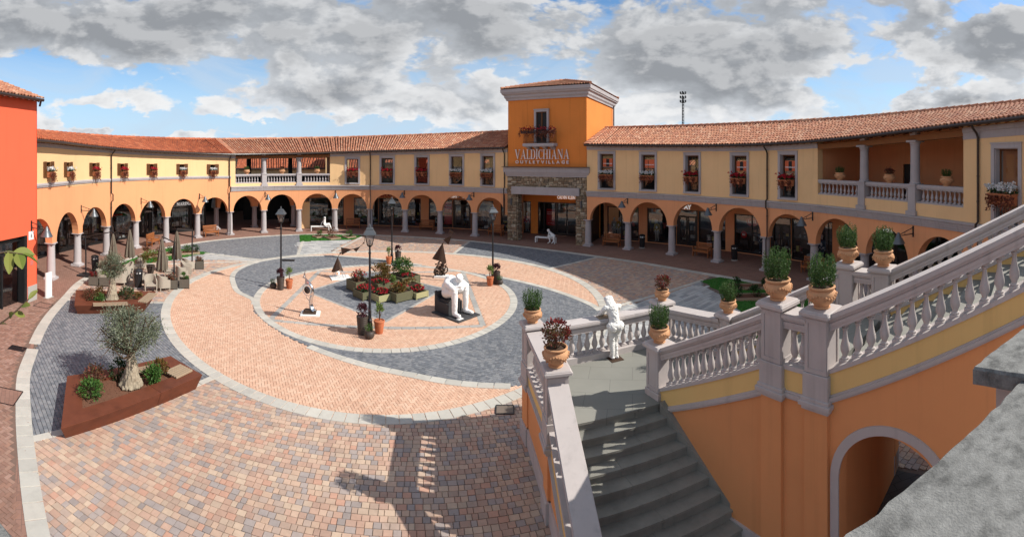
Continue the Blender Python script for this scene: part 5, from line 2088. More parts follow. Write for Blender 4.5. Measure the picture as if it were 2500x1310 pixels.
def letters(txt, x0, x1, z, mk, frac):
    """raised letters, each one a part of the tower"""
    ms = [mk(ch) for ch in txt]
    xs = [(min(v_.co.x for v_ in q.vertices), max(v_.co.x for v_ in q.vertices)) for q in ms]
    tot = sum(b_ - a_ for a_, b_ in xs)
    gap = (x1 - x0) * frac / (len(txt) - 1)
    k_ = (x1 - x0) * (1 - frac) / tot
    x = x0
    for q, (a_, b_) in zip(ms, xs):
        o = link('letter', q, T, (x - a_ * k_, -.09, z))
        o.rotation_euler = (PI / 2, 0, 0)
        o.scale = (k_, 1, 1)
        x += (b_ - a_) * k_ + gap


letters('VALDICHIANA', .75, 5.6, 6.86, lambda ch: serif_mesh(ch, .80, .07, m_letter), .06)
letters('OUTLETVILLAGE', .80, 5.55, 6.50, lambda ch: text_mesh(ch, .34, .07, m_letter, bold=.014), .38)
# ledge, lintel
mb = MB()
mb.box((TW / 2, .1, 5.98), (TW + .55, .75, .44))
mb.box((TW / 2, .1, 5.68), (TW + .35, .55, .20))
mb.box((TW / 2, .1, 5.50), (TW + .2, .40, .16))
mb.build('ledge', m_trim, T)
mb = MB()
mb.box((TW / 2 - .03, -.02, 6.215), (TW + .6, .9, .04))
mb.build('ledge_flashing', m_brown, T)
mb = MB()
mb.cbox((3.47, -.05, 4.25), (6.0, .42, .62), .012)
mb.build('lintel', m_trim, T)
# rubble: mortar core and separate stones
PW = .86
mb = MB()
mb.box((PW / 2, PW / 2 + .03, 2.7), (PW - .06, PW - .06, 5.4))
mb.box((TW - PW / 2, PW / 2 + .03, 2.7), (PW - .06, PW - .06, 5.4))
mb.box((TW / 2, PW / 2 + .03, 4.7), (TW - 2 * PW + .06, PW - .07, 1.40))
mb.build('stone_core', m_mortar, T)


def stone_face(x0, x1, z0, z1, depth=.10):
    """irregular courses: (centre x, centre z, w, h)"""
    out = []
    z = z0
    while z < z1 - .05:
        h = min(random.choice((.10, .13, .16, .19, .23, .28)), z1 - z)
        if z1 - z - h < .07:
            h = z1 - z
        x = x0
        while x < x1 - .02:
            wd_ = min(random.uniform(.14, .5), x1 - x)
            if x1 - x - wd_ < .10:
                wd_ = x1 - x
            if h > .2 and wd_ > .2 and random.random() < .45:
                hh = h * random.uniform(.4, .6)
                out.append((x + wd_ / 2, z + hh / 2, wd_, hh))
                out.append((x + wd_ / 2, z + (h + hh) / 2, wd_, h - hh))
            else:
                out.append((x + wd_ / 2, z + h / 2, wd_, h))
            x += wd_
        z += h
    return out


def stone_geo(w_, h, d=.12):
    mb = MB()
    j = lambda s: random.uniform(-s, s)
    a, b = w_ / 2 - .009, h / 2 - .009
    c = min(.045, a * .35, b * .35)
    front = [(-a + c, -b), (a - c, -b), (a, -b + c), (a, b - c), (a - c, b), (-a + c, b), (-a, b - c), (-a, -b + c)]
    front = [(x + j(.012), z + j(.010)) for x, z in front]
    k = .84
    v = [(x, .0, z) for x, z in front] + [(x, -d * .72, z) for x, z in front] + [(x * k, -d + j(.012), z * k) for x, z in front]
    f = [tuple(range(16, 24))]
    for r in range(2):
        for i in range(8):
            q = (i + 1) % 8
            f.append((r * 8 + i, r * 8 + q, r * 8 + 8 + q, r * 8 + 8 + i))
    mb.add(v, f)
    return mb


st = [(x, .05, z, w_, h, 0) for x, z, w_, h in stone_face(0, PW, 0, 5.4)]
st += [(x, .05, z, w_, h, 0) for x, z, w_, h in stone_face(TW - PW, TW, 0, 5.4)]
st += [(x, .05, z, w_, h, 0) for x, z, w_, h in stone_face(PW, TW - PW, 4.0, 5.42)]
side = [(PW - .02, y, z, w_, h, PI / 2) for y, z, w_, h in stone_face(.03, PW + .03, 0, 4.2)]
side += [(TW - .02, y, z, w_, h, PI / 2) for y, z, w_, h in stone_face(.03, PW + .03, 0, 5.4)]
side += [(TW - PW + .02, y, z, w_, h, -PI / 2) for y, z, w_, h in stone_face(.03, PW + .03, 0, 4.2)]
random.shuffle(st)
st.sort(key=lambda q: -q[3] * q[4])
allst = st + side
rest = MB()
for i, (x, y, z, w_, h, a) in enumerate(allst):
    g_ = stone_geo(w_, h)
    if i < 300:
        o = link('stone', g_.mesh('stone', m_rock), T, (x, y, z), a)
    else:
        M = Matrix.Translation((x, y, z)) @ Matrix.Rotation(a, 4, 'Z')
        rest.add([tuple(M @ Vector(p)) for p in g_.v], g_.f)
rest.build('stone', m_rock, T, kind='stuff')
for x in (.42, TW - .45):
    mb = MB()
    mb.lathe([(.07, 0), (.07, .55)], 10, (x, -.16, 3.0))
    mb.build('wall_light', m_lampgrey, T, True)
# recessed shop under the tower
mb = MB()
sw = 3.9
for a, b, z0, z1 in ((-1.2, TW - PW + .3, 2.95, 4.1), (.45, 1.15, 0, 2.95), (-1.2, -.75, 0, 2.95), (5.2, TW, 0, 2.95)):
    mb.box(((a + b) / 2, sw, (z0 + z1) / 2), (b - a, .2, z1 - z0))
mb.box((TW / 2 - .5, 2.4, 4.05), (TW + .7, 3.0, .1))
mb.build('shop_wall', m_deep, T)
for a, b in ((-.75, .45), (1.15, 5.2)):
    mb = MB()
    for x in [a + .04, b - .04] + ([1.75, 2.85, 3.02, 3.95, 4.85] if b > 3 else []):
        mb.box((x, sw, 1.5), (.09, .14, 2.9))
    mb.box(((a + b) / 2, sw, 2.9), (b - a, .15, .09))
    mb.box(((a + b) / 2, sw, .1), (b - a, .15, .14))
    sf = mb.build('shopfront', m_frame, T)
    mb = MB()
    mb.add([(a, sw, .1), (b, sw, .1), (b, sw, 2.9), (a, sw, 2.9)], [(0, 1, 2, 3)])
    mb.build('pane', m_glass, sf)
    if b > 3:
        mb = MB()
        for s in (-1, 1):
            mb.tube([(3.95 + s * .1, sw - .06, .9), (3.95 + s * .1, sw - .13, .95), (3.95 + s * .1, sw - .13, 1.35), (3.95 + s * .1, sw - .06, 1.4)], .018, 6)
        mb.build('door_handle', m_steel, sf)
        mb = MB()
        mb.box((3.95, sw + .01, 2.25), (1.8, .1, .1))
        mb.build('transom', m_frame, sf)
mb = MB()
mb.box((2.30, sw + .25, 1.55), (.85, .03, 1.5))
ps = mb.build('sale_poster', m_sign_red, T)
for tt, z, s in (('NEW SEASON', 1.95, .12), ('PROMOTION', 1.78, .12), ('VALID IN STORE ONLY', .98, .06)):
    o = link('lettering', text_mesh(tt, s, .004, m_sign_w), ps, (2.30, sw + .22, z))
    o.rotation_euler = (PI / 2, 0, 0)
mb = MB()
mb.box((TW / 2 - .5, sw + 1.9, 1.9), (TW + .6, .05, 3.8))
mb.box((TW / 2, sw + 1.0, 3.6), (TW - .5, 2.0, .05))
mb.box((TW / 2 - .5, sw + 1.0, .03), (TW + .6, 2.0, .04))
mb.build('shop_interior', m_int, T)
o = link('sign_lettering', text_mesh('CALVIN KLEIN', .42, .05, m_sign_lit, 1.06), T, (3.93, sw - .14, 3.28))
o.rotation_euler = (PI / 2, 0, 0)
o.scale = (.60, 1, 1)
mb = MB()
mb.tube([(TW + .12, TD - .3, 12), (TW + .12, TD - .3, 8.5)], .06, 8)
mb.build('downpipe', m_brown, T, True)
mb = MB()
mb.tube([(TW + .15, .3, 8.0), (TW + .14, .05, 7.6), (TW + .12, -.02, 6.4)], .05, 8)
mb.build('downpipe', m_brown, T, True)
# flowers on the balcony rail
random.seed(21)
t = thing('balcony_flowers', 'long trough of red flowers and trailing russet leaves on the tower balcony rail', 'flower box', (0, 0, 0))
t.location = T.matrix_basis @ Vector((dx, -.80, 9.05)) if False else TA + Matrix.Rotation(T.rotation_euler.z, 3, 'Z') @ Vector((dx, -.86, 9.05))
t.rotation_euler = T.rotation_euler
mb = MB()
mb.box((0, -.02, -.02), (2.9, .24, .2))
mb.build('trough', m_brown, t)
g_, p_, v_ = MB(), MB(), MB()
for i in range(420):
    c = Vector((random.uniform(-1.6, 1.6), random.gauss(-.02, .13), abs(random.gauss(.1, .12))))
    g_.leaf(c, Vector((random.gauss(0, 1), random.gauss(0, 1), random.gauss(.3, .8))).normalized() * .11, .04)
for i in range(90):
    c = Vector((random.uniform(-1.55, 1.55), random.gauss(-.05, .13), .2 + abs(random.gauss(0, .1))))
    for k in range(6):
        p_.leaf(c, Vector((random.gauss(0, 1), random.gauss(-.3, 1), random.gauss(.2, 1))).normalized() * .075, .032)
for i in range(70):
    c = Vector((random.uniform(-1.6, 1.6), -.14 + random.gauss(0, .05), .1))
    for k in range(random.randint(4, 15)):
        c += Vector((random.gauss(0, .018), random.gauss(-.004, .01), -.04))
        v_.leaf(c, Vector((random.gauss(0, 1), random.gauss(-.4, .7), random.gauss(-.3, .7))).normalized() * .10, .036)
g_.build('foliage', l_purple, t, kind='stuff')
p_.build('blossom', l_redfl, t, kind='stuff')
v_.build('trailing_leaves', l_vine, t, kind='stuff')

# ================================================================== RED BUILDING ON THE LEFT
QP = Path([(-17.2, 5.05), (-18.375, 7.825), (-19.55, 10.6)], [9.85, 9.85, 9.85], [11.4, 11.4, 11.4], None)
RB = thing('red_building', 'bright red building with dark doorway and tiled eaves at the left edge', 'building', (-19.5, 8.0, 0))
mb = MB()
th = .22
Lq = QP.L(1)
wall_hole(mb, QP, 0, 2, 0, 9.8, [(.55, 2 - .74 / Lq, 0, 3.25)], th=.25)
mb.hexa([(-19.45, 10.8, 0), (-19.8, 10.68, 0), (-22.6, 11.9, 0), (-22.4, 12.2, 0), (-19.45, 10.8, 9.8), (-19.8, 10.68, 9.8), (-22.6, 11.9, 9.8), (-22.4, 12.2, 9.8)])
mb.build('wall', m_red, RB, rel=True)
mb = MB()
pbox(mb, QP, 2 - .70 / Lq, 2.0, .25, .29, 0, .75)
mb.build('plinth', m_strip, RB, rel=True)
mb = MB()
pbox(mb, QP, 2 - .95 / Lq, 2 - .745 / Lq, -.2, .27, 0, 3.24)
pbox(mb, QP, .55, 2 - .95 / Lq, -.15, .05, 3.0, 3.24)
pbox(mb, QP, .55, 2 - .95 / Lq, -.10, .0, 2.45, 2.52)
for u in (.9, 1.25):
    pbox(mb, QP, u, u + .03, -.10, .0, 0, 2.45)
df = mb.build('door_frame', m_frame, RB, rel=True)
mb = MB()
mb.add([QP.at(.55, -.12, .05), QP.at(1.7, -.12, .05), QP.at(1.7, -.12, 3.0), QP.at(.55, -.12, 3.0)], [(0, 1, 2, 3)])
mb.build('pane', m_glass, df, rel=True)
mb = MB()
pbox(mb, QP, .3, 1.8, -3, -2.9, 0, 3.6)
pbox(mb, QP, .3, 1.8, -2.9, -.3, 3.3, 3.6)
mb.build('dark_room', m_int, RB, rel=True)
roof(RB, QP, 0, 2.0, 100, m_tile, .62, -3.2)
mb = MB()
e_ = 9.7
mb.tube([QP.at(1.96, .62, 9.75), QP.at(2.0, .45, 9.5), QP.at(2.05, .33, 9.2), QP.at(2.02, .30, 8.9), QP.at(2.02, .30, 7.0)], .055, 8)
mb.build('downpipe', m_brown, RB, True, rel=True)
mb = MB()
pbox(mb, QP, 2 - .62 / Lq, 2 - .25 / Lq, .25, .27, 3.0, 3.4)
s_ = mb.build('street_sign', m_sign_w, RB, rel=True)
lettering(RB, QP, 2 - .43 / Lq, .28, 3.1, 'B', .26, m_dark, .004)
mb = MB()
pbox(mb, QP, 2 - .5 / Lq, 2 - .28 / Lq, .25, .265, 1.75, 1.98, 0)
mb.build('small_notice', m_logo_red, RB, rel=True)
wall_lamp('grey wall lamp on the bright red building at the left', QP.at(2 - .42 / Lq, .25, 3.55), facing(QP, 2 - .42 / Lq))

# ================================================================== GREAT STAIRCASE
F1, F2 = 1.75, 3.40            # landing floors
S1, S2, S3, S4, S5 = (.51, 11.1), (.86, 8.75), (4.23, 12.1), (5.5, 10.45), (3.22, 9.39)
S6, S7, S8, S9 = (4.33, 6.39), (4.67, 5.61), (7.13, 7.61), (7.45, 6.79)
UD = np.array((.42, -.91)) / np.hypot(.42, .91)
SLOPE = 0.50
LU = 5.0
S10 = tuple(np.array(S7) + UD * LU)
S11 = tuple(np.array(S9) + UD * LU)
F3 = F2 + SLOPE * LU
LD = 3.0
DD = np.array((.118, -.993))
S0 = tuple(np.array(S2) + DD * LD)
F0 = F1 - .62 * LD
ST = thing('staircase', 'grand orange and grey stone staircase with landing, two flights and arched passage', 'staircase', (3.2, 8.8, 0))
m_slab = brickmat('landing_slabs', [(.225, .222, .195), (.245, .24, .212)], (.16, .157, .138), 1.05, .62, .27, .2)


def step(name, a, b, c, d, z, h=.17):
    """tread between nosing ab (upper) and cd (lower)"""
    mb = MB()
    n = (Vector(c) - Vector(a)).normalized() * .03
    m = (Vector(d) - Vector(b)).normalized() * .03
    cc, dd_ = Vector(c) + n, Vector(d) + m
    f = random.uniform(.36, .64)
    e = .0025 / max((Vector(b) - Vector(a)).length, .1)
    for f0, f1 in ((0, f - e), (f + e, 1)):     # two stones to a step
        mb = MB()
        A, B, D, C = Vector(a).lerp(Vector(b), f0), Vector(a).lerp(Vector(b), f1), Vector(d), Vector(c)
        mb.prism([tuple(A), tuple(B), tuple(cc.lerp(dd_, f1)), tuple(cc.lerp(dd_, f0))], z - .045, z - random.uniform(0, .003))
        mb.prism([tuple(A), tuple(B), tuple(C.lerp(D, f1)), tuple(C.lerp(D, f0))], z - h - .03, z - .0452)
        mb.build(name, m_step, ST, rel=True)


NL = [Vector((1.27 - .16, 8.70)) + Vector((.024, -.26)) * k for k in range(12)]
NR = [Vector((3.10, 9.05)) + Vector((.12, -.261)) * k for k in range(12)]
for k in range(1, 10):
    step('step', NL[k - 1], NR[k - 1], NL[k], NR[k], F1 - .17 * k)
land = [S1, S3, S4, S5, tuple(NR[0]), tuple(NL[0]), S2]
mb = MB()
mb.prism(land, F1 - .3, F1 - .046)
lo_ = [tuple(Vector(p) + Vector((.0, -.03))) if i in (4, 5) else p for i, p in enumerate(land)]
mb.prism(lo_, F1 - .045, F1)
mb.build('landing', m_slab, ST, rel=True)
nst = 10
for k in range(1, nst):
    f0, f1 = (k - 1) / nst, k / nst
    A = [Vector(S5).lerp(Vector(S6), f) for f in (f1, f0)]
    B = [Vector(S4).lerp(Vector(S8), f) for f in (f1, f0)]
    step('step', Vector(S5).lerp(Vector(S6), (k + 1) / nst), Vector(S4).lerp(Vector(S8), (k + 1) / nst), Vector(S5).lerp(Vector(S6), k / nst), Vector(S4).lerp(Vector(S8), k / nst), F1 + (F2 - F1) * k / nst, .165)
mb = MB()
mb.prism([S6, S8, S9, S7], F2 - .25, F2)
mb.build('landing', m_slab, ST, rel=True)
n2 = 15
for k in range(1, n2):
    def q_(S, f):
        return Vector(S) + Vector(UD) * LU * f
    step('step', q_(S7, (k + 1) / n2), q_(S9, (k + 1) / n2), q_(S7, k / n2), q_(S9, k / n2), F2 + (F3 - F2) * k / n2, (F3 - F2) / n2)

WT = .15


def stair_wall(P, fa, fb, lower=True, arch=None, plinth=True, yt=.075):
    """orange wall, string, yellow band and the ledge that carries the balusters"""
    n = P.n - 1
    mb = MB()
    fl = lambda u: fa + (fb - fa) * np.hypot(*(P.pos(u) - P.P[0])) / np.hypot(*(P.P[-1] - P.P[0]))
    if lower:
        for i in range(n):
            if arch is not None and i == arch:
                arch_bay(mb, P, i, lambda u: fl(u) - .36, 0, pier=.001, zs=1.98, th=WT)
            else:
                pbox(mb, P, i, i + 1, -WT, WT, 0, fl(i) - .36, 0, 1, 0, fl(i + 1) - .36)
        mb.build('orange_wall', m_wall_o, ST, rel=True)
    P0, P, n = P, pp(tuple(P.P[0]), tuple(P.P[-1])), 1
    mb = MB()
    pbox(mb, P, 0, n, -WT - .04, WT + .04, fa - .39, fa - .355, 0, n * 4, fb - .39, fb - .355)
    pbox(mb, P, 0, n, -WT - .06, WT + .06, fa - .355, fa - .30, 0, n * 4, fb - .355, fb - .30)
    pbox(mb, P, 0, n, -WT - .03, WT + .03, fa - .30, fa - .27, 0, n * 4, fb - .30, fb - .27)
    mb.build('string_course', m_stone_t, ST, rel=True)
    mb = MB()
    pbox(mb, P, 0, n, -WT - .03, WT + .03, fa + yt, fa + .15, 0, n * 4, fb + yt, fb + .15)
    mb.build('ledge', m_stone_t, ST, rel=True)
    mb = MB()
    pbox(mb, P, 0, n, -WT - .003, WT + .003, fa - .27, fa + yt, 0, n * 4, fb - .27, fb + yt)
    mb.build('yellow_band', m_wall_y, ST, rel=True)
    if plinth and lower:
        mb = MB()
        for i in range(P0.n - 1):
            if i != arch:
                pbox(mb, P0, i, i + 1, -WT - .04, WT + .04, 0, .42)
        mb.build('plinth', m_stone_t, ST, rel=True)


def rail(P, fa, fb, label, nb, ends=(.30, .30), group='stone balustrades of the staircase'):
    """top rail on turned balusters between two newels"""
    L = np.hypot(*(P.P[-1] - P.P[0]))
    u0, u1 = .20 / L * (P.n - 1), (P.n - 1) * (1 - .20 / L)
    m_ = lambda u: P.P[0] * (1 - u / (P.n - 1)) + P.P[-1] * u / (P.n - 1)
    Q = Path([P.P[0], P.P[-1]], None, None, None)
    f_ = lambda u: fa + (fb - fa) * u
    a, b = .20 / L, 1 - .20 / L
    c = Q.pos(.5)
    t = thing('balustrade', label, 'balustrade', (c[0], c[1], f_(.5)), 0, group)
    mb = MB()
    for h, z0, z1 in ((.15, .74, .80), (.165, .80, .86), (.15, .86, .885), (.18, .885, .93), (.215, .93, .985), (.20, .985, 1.01)):
        pbox(mb, Q, a, b, -h, h, f_(a) + z0, f_(a) + z1, 0, 1, f_(b) + z0, f_(b) + z1)
    mb.build('top_rail', m_stone_t, t, rel=True)
    for k in range(nb):
        u = ends[0] / L + (1 - (ends[0] + ends[1]) / L) * (k + .5) / nb
        p = Q.at(u, 0, f_(u) + .12)
        link('baluster', ME_BAL, t, Vector(p) - t.location, Q.ang(.5))
    return t


ME_BAL = baluster_mesh(.66, .078, n=14)


def newel(p, f, ang, foot=0.0, low=True):
    mb = MB()
    M = Matrix.Translation((p[0], p[1], 0)) @ Matrix.Rotation(ang, 4, 'Z')

    def bx(w_, z0, z1, ch=.012):
        c = M @ Vector((0, 0, (z0 + z1) / 2))
        mb.cbox(c, (w_, w_, z1 - z0), ch, ang)
    bx(.47, f - .24, f + .14, .01)
    bx(.40, f + .14, f + 1.02, .006)
    for s in range(4):      # raised frame round a sunk panel on each face
        a = ang + s * PI / 2
        R = Matrix.Translation((p[0], p[1], 0)) @ Matrix.Rotation(a, 4, 'Z')
        for x, z, w_, h in ((-.17, .58, .06, .86), (.17, .58, .06, .86), (0, .185, .28, .07), (0, .975, .28, .07)):
            mb.box(R @ Vector((x, -.206, f + z)), (w_, .016, h), a)
    bx(.45, f + 1.02, f + 1.06, .008)
    bx(.56, f + 1.06, f + 1.12, .012)
    bx(.53, f + 1.12, f + 1.15, .02)
    bx(.52, f - .30, f - .24, .01)
    bx(.58, f - .37, f - .30, .01)
    bx(.50, f - .44, f - .37, .01)
    mb.build('newel', m_stone_t, ST, rel=True)
    if low:
        mb = MB()
        c = M @ Vector((0, 0, (f - .44 + .42) / 2))
        mb.box(c, (.42, .42, f - .44 - .42), ang)
        mb.build('pilaster', m_wall_o, ST, rel=True)
        mb = MB()
        mb.cbox((p[0], p[1], .21), (.52, .52, .42), .012, ang)
        mb.build('plinth', m_stone_t, ST, rel=True)


def pp(*pts):
    return Path(pts, None, None, None)


angF = math.atan2(S6[1] - S5[1], S6[0] - S5[0])
for p, f in ((S1, F1), (S2, F1), (S3, F1), (S4, F1), (S5, F1)):
    newel(p, f, math.atan2(S3[1] - S1[1], S3[0] - S1[0]) if p in (S1, S3) else (math.atan2(DD[1], DD[0]) if p == S2 else angF), low=p != S5)
for p in (S6, S7, S8, S9):
    newel(p, F2, angF)
stair_wall(pp(S2, S1), F1, F1, yt=-.005)
stair_wall(pp(S1, S3), F1, F1, yt=-.005)
stair_wall(pp(S3, S4), F1, F1, yt=-.005)
stair_wall(pp(S5, S6), F1, F2)
stair_wall(pp(S4, S8), F1, F2)
stair_wall(pp(S6, S7), F2, F2)
stair_wall(pp(S8, S9), F2, F2)
A7, A9 = np.array(S7), np.array(S9)
at_, ar = .37, 1.66
PF = pp(S7, tuple(A7 + UD * at_), tuple(A7 + UD * (at_ + ar)), S10)
stair_wall(PF, F2, F3, arch=1)
PB = pp(S9, tuple(A9 + UD * (at_ - .05)), tuple(A9 + UD * (at_ - .05 + ar)), S11)
stair_wall(PB, F2, F3, arch=1)
stair_wall(pp(S0, S2), F0, F1)
mb = MB()      # archivolt
for i in range(24):
    a0, a1 = PI - PI * i / 24, PI - PI * (i + 1) / 24
    cen = at_ + ar / 2
    r0, r1 = ar / 2 - .0, ar / 2 + .14
    def q3(r, a, o):
        p = A7 + UD * (cen + r * math.cos(a)) + np.array((UD[1], -UD[0])) * o
        return (p[0], p[1], 1.98 + r * math.sin(a))
    mb.hexa([q3(r0, a0, WT + .035), q3(r0, a1, WT + .035), q3(r0, a1, WT - .02), q3(r0, a0, WT - .02), q3(r1, a0, WT + .035), q3(r1, a1, WT + .035), q3(r1, a1, WT - .02), q3(r1, a0, WT - .02)])
for s in (-1, 1):
    x0, x1 = sorted((cen + s * r0, cen + s * r1))
    b = [A7 + UD * x0 + np.array((UD[1], -UD[0])) * (WT + .035), A7 + UD * x1 + np.array((UD[1], -UD[0])) * (WT + .035), A7 + UD * x1 + np.array((UD[1], -UD[0])) * (WT - .02), A7 + UD * x0 + np.array((UD[1], -UD[0])) * (WT - .02)]
    mb.prism([tuple(q) for q in b], 0, 1.98)
mb.build('archivolt', m_stone_t, ST, rel=True)
mb = MB()      # side walls of the passage
for x in (at_ - .16, at_ + ar + .12):
    a = A7 + UD * x - np.array((UD[1], -UD[0])) * WT
    b = A9 + UD * x + np.array((UD[1], -UD[0])) * WT
    d = UD * .1
    mb.prism([tuple(a - d), tuple(a + d), tuple(b + d), tuple(b - d)], 0, 2.95)
mb.build('passage_wall', m_wall_o, ST, rel=True)
mb = MB()      # sloping soffits of the flights
for S, E_, S_, EE in ((S7, S10, S9, S11), (S5, S6, S4, S8)):
    z0, z1 = (F2, F3) if S == S7 else (F1, F2)
    mb.hexa([(*S, z0 - .42), (*E_, z1 - .42), (*EE, z1 - .42), (*S_, z0 - .42), (*S, z0 - .2), (*E_, z1 - .2), (*EE, z1 - .2), (*S_, z0 - .2)])
mb.build('soffit', m_step, ST, rel=True)
sheet('passage_paving', [S7, S10, S11, S9], .004, brickmat('passage_setts', [(.10, .10, .10), (.08, .08, .082)], (.04, .04, .04), .4, .2, .4))

rail(pp(S1, S2), F1, F1, 'short level balustrade on the left edge of the stair landing', 8)
rail(pp(S1, S3), F1, F1, 'level balustrade behind the leaning white statue', 15)
rail(pp(S3, S4), F1, F1, 'short balustrade at the far right of the landing, lit by the sun', 8)
rail(pp(S5, S6), F1, F2, 'sloping balustrade in front of the middle flight of stairs', 13)
rail(pp(S4, S8), F1, F2, 'sloping balustrade at the back of the middle flight', 14)
rail(pp(S6, S7), F2, F2, 'very short level balustrade between the two front newels', 2, (.26, .26))
rail(pp(S8, S9), F2, F2, 'very short level balustrade between the two rear newels', 2, (.26, .26))
rail(pp(S7, S10), F2, F3, 'nearest big balustrade climbing the upper flight to the right', 20)
rail(pp(S9, S11), F2, F3, 'rear balustrade climbing the upper flight to the right', 20)
rail(pp(S2, S0), F1, F0, 'steep left handrail balustrade running down the lower flight', 12)
mb = MB()       # low kerb along the foot of the wall beside the lower steps
a, b = Vector((3.15, 8.98)), Vector((4.42, 6.2))
dd_ = Vector((.075, .03))
z0, z1 = F1 + .06, -.1
mb.hexa([(a.x - dd_.x, a.y - dd_.y, -.05), (a.x + dd_.x, a.y + dd_.y, -.05), (b.x + dd_.x, b.y + dd_.y, -.05), (b.x - dd_.x, b.y - dd_.y, -.05),
         (a.x - dd_.x, a.y - dd_.y, z0), (a.x + dd_.x, a.y + dd_.y, z0), (b.x + dd_.x, b.y + dd_.y, z1), (b.x - dd_.x, b.y - dd_.y, z1)][::1])
mb.build('skirting', m_step, ST, rel=True)

# ================================================================== PARAPET UNDER THE CAMERA
PA = thing('parapet', 'weathered grey stone parapet close to the viewer at the lower right', 'parapet', (.9, .5, 0))


def rough_slab(mb, poly, z0, z1):
    """coping with a slightly worn, broken edge"""
    out = []
    n = len(poly)
    for i in range(n):
        a, b = Vector(poly[i]), Vector(poly[(i + 1) % n])
        k = max(1, int((b - a).length / .06))
        for j in range(k):
            p = a.lerp(b, j / k)
            out.append((p.x + random.gauss(0, .0035), p.y + random.gauss(0, .0035)))
    inner = []
    c = Vector((sum(p[0] for p in out) / len(out), sum(p[1] for p in out) / len(out)))
    for p in out:
        d = (c - Vector(p)).normalized() * .014
        inner.append((p[0] + d.x, p[1] + d.y))
    m = len(out)
    v = [(x, y, z0) for x, y in out] + [(x, y, z1 - .012) for x, y in out] + [(x, y, z1 + random.gauss(0, .001)) for x, y in inner]
    f = [tuple(range(2 * m, 3 * m)), tuple(reversed(range(m)))]
    for r in range(2):
        for i in range(m):
            q = (i + 1) % m
            f.append((r * m + i, r * m + q, r * m + m + q, r * m + m + i))
    mb.add(v, f)


mb = MB()
rough_slab(mb, [(3.4, .925), (1.84, .926), (.877, .953), (-.02, .79), (-.0, .25), (.9, .4), (3.4, .4)][::-1], 5.80, 5.90)
mb.build('coping', m_cop, PA, rel=True)
mb = MB()
rough_slab(mb, [(-.028, .785), (-1.22, .560), (-1.9, .42), (-1.9, -.1), (-.008, .25)][::-1], 5.80, 5.90)
mb.build('coping', m_cop, PA, rel=True)
mb = MB()
rough_slab(mb, [(3.4, 1.15), (1.95, 1.17), (2.02, .80), (3.4, .78)][::-1], 5.845, 5.93)
mb.build('coping', m_cop, PA, rel=True)
mb = MB()
mb.prism([(3.4, .80), (.85, .83), (-.05, .67), (-1.7, .36), (-1.7, .2), (-.05, .4), (.85, .5), (3.4, .5)], 0, 5.80)
mb.prism([(3.4, 1.08), (2.06, 1.09), (2.10, .84), (3.4, .84)], 0, 5.845)
mb.build('parapet_wall', m_stone_t, PA, rel=True)

# ================================================================== BEYOND THE SQUARE
B1 = thing('stone_building', 'rubble stone building with an arch seen through the left loggia', 'building', (-41, 55, 0))
BP = Path([(-50, 42), (-42, 49), (-33.5, 55)], [8, 8, 8], [9.5, 9.5, 9.5], None)
mb = MB()
arch_bay(mb, BP, 0, 9.0, pier=2.2, zs=2.5)
pbox(mb, BP, 1, 2, -.22, .22, 0, 9.0)
mb.build('wall', m_rock, BP and B1, rel=True)
mb = MB()
pbox(mb, BP, 0, 1, -3, -2.9, 0, 6.5)
mb.build('rear_wall', m_wall_o, B1, rel=True)
B2 = thing('yellow_house', 'pale yellow house with a red tiled roof seen through the left loggia', 'building', (-27, 58, 0))
HP = Path([(-35, 49.5), (-28, 53.5), (-20, 56.0)], [5.5, 5.55, 5.6], [7.5, 7.5, 7.5], None)
mb = MB()
pbox(mb, HP, 0, 2, -.2, .2, 0, 5.5, 0, 4)
mb.build('wall', m_yellow, B2, rel=True)
roof(B2, HP, 0, 2, 0, m_tileold)
B3 = thing('yellow_tower_house', 'tall sunlit yellow house wall at the right end of the left loggia', 'building', (-21, 54, 0))
mb = MB()
mb.box((-22.5, 54.5, 4.0), (3.0, 4.0, 8.0), .4)
mb.build('wall', m_yellow, B3, rel=True)
B4 = thing('rear_house', 'plain yellow house behind the right wing, seen through its windows', 'building', (20, 38, 0))
H4 = Path([(0, 50), (12, 45), (24, 33), (27, 20), (25, 6)], [6.2] * 5, [7.6] * 5, None)
mb = MB()
pbox(mb, H4, 0, 4, -.2, .2, 0, 6.1, 0, 12)
mb.build('wall', m_yellow, B4, rel=True)
roof(B4, H4, 0, 4, 0, m_tileold)
B5 = thing('rear_house', 'plain yellow house behind the centre wing, seen through its windows', 'building', (-6, 53, 0))
H5 = Path([(-17, 52.5), (-9, 53.5), (0, 52)], [6.3] * 3, [7.6] * 3, None)
mb = MB()
pbox(mb, H5, 0, 2, -.2, .2, 0, 6.2, 0, 4)
mb.build('wall', m_yellow, B5, rel=True)
roof(B5, H5, 0, 2, 0, m_tileold)
# floodlight mast
MT = thing('floodlight_mast', 'slim dark lattice mast with floodlights behind the right roof', 'mast', (28.0, 69.5, 0))
mb = MB()
for s in range(3):
    a = s * 2 * PI / 3
    mb.tube([(.24 * math.cos(a), .24 * math.sin(a), 0), (.15 * math.cos(a), .15 * math.sin(a), 17.2)], .045, 5)
for k in range(34):
    z = k * .5
    r = .24 - .09 * z / 17
    for s in range(3):
        a, b = s * 2 * PI / 3, (s + 1) * 2 * PI / 3
        if k % 2:
            a, b = b, a
        mb.tube([(r * math.cos(a), r * math.sin(a), z), (r * math.cos(b), r * math.sin(b), z + .5)], .022, 4)
mb.build('mast', m_iron, MT)
mb = MB()
for z in (16.2, 16.9, 17.6):
    mb.lathe([(.48, z), (.48, z + .04)], 12)
    for k in range(6):
        a = k * PI / 3
        mb.box((.5 * math.cos(a), .5 * math.sin(a), z + .25), (.1, .26, .34), a)
mb.build('floodlight', m_iron, MT)

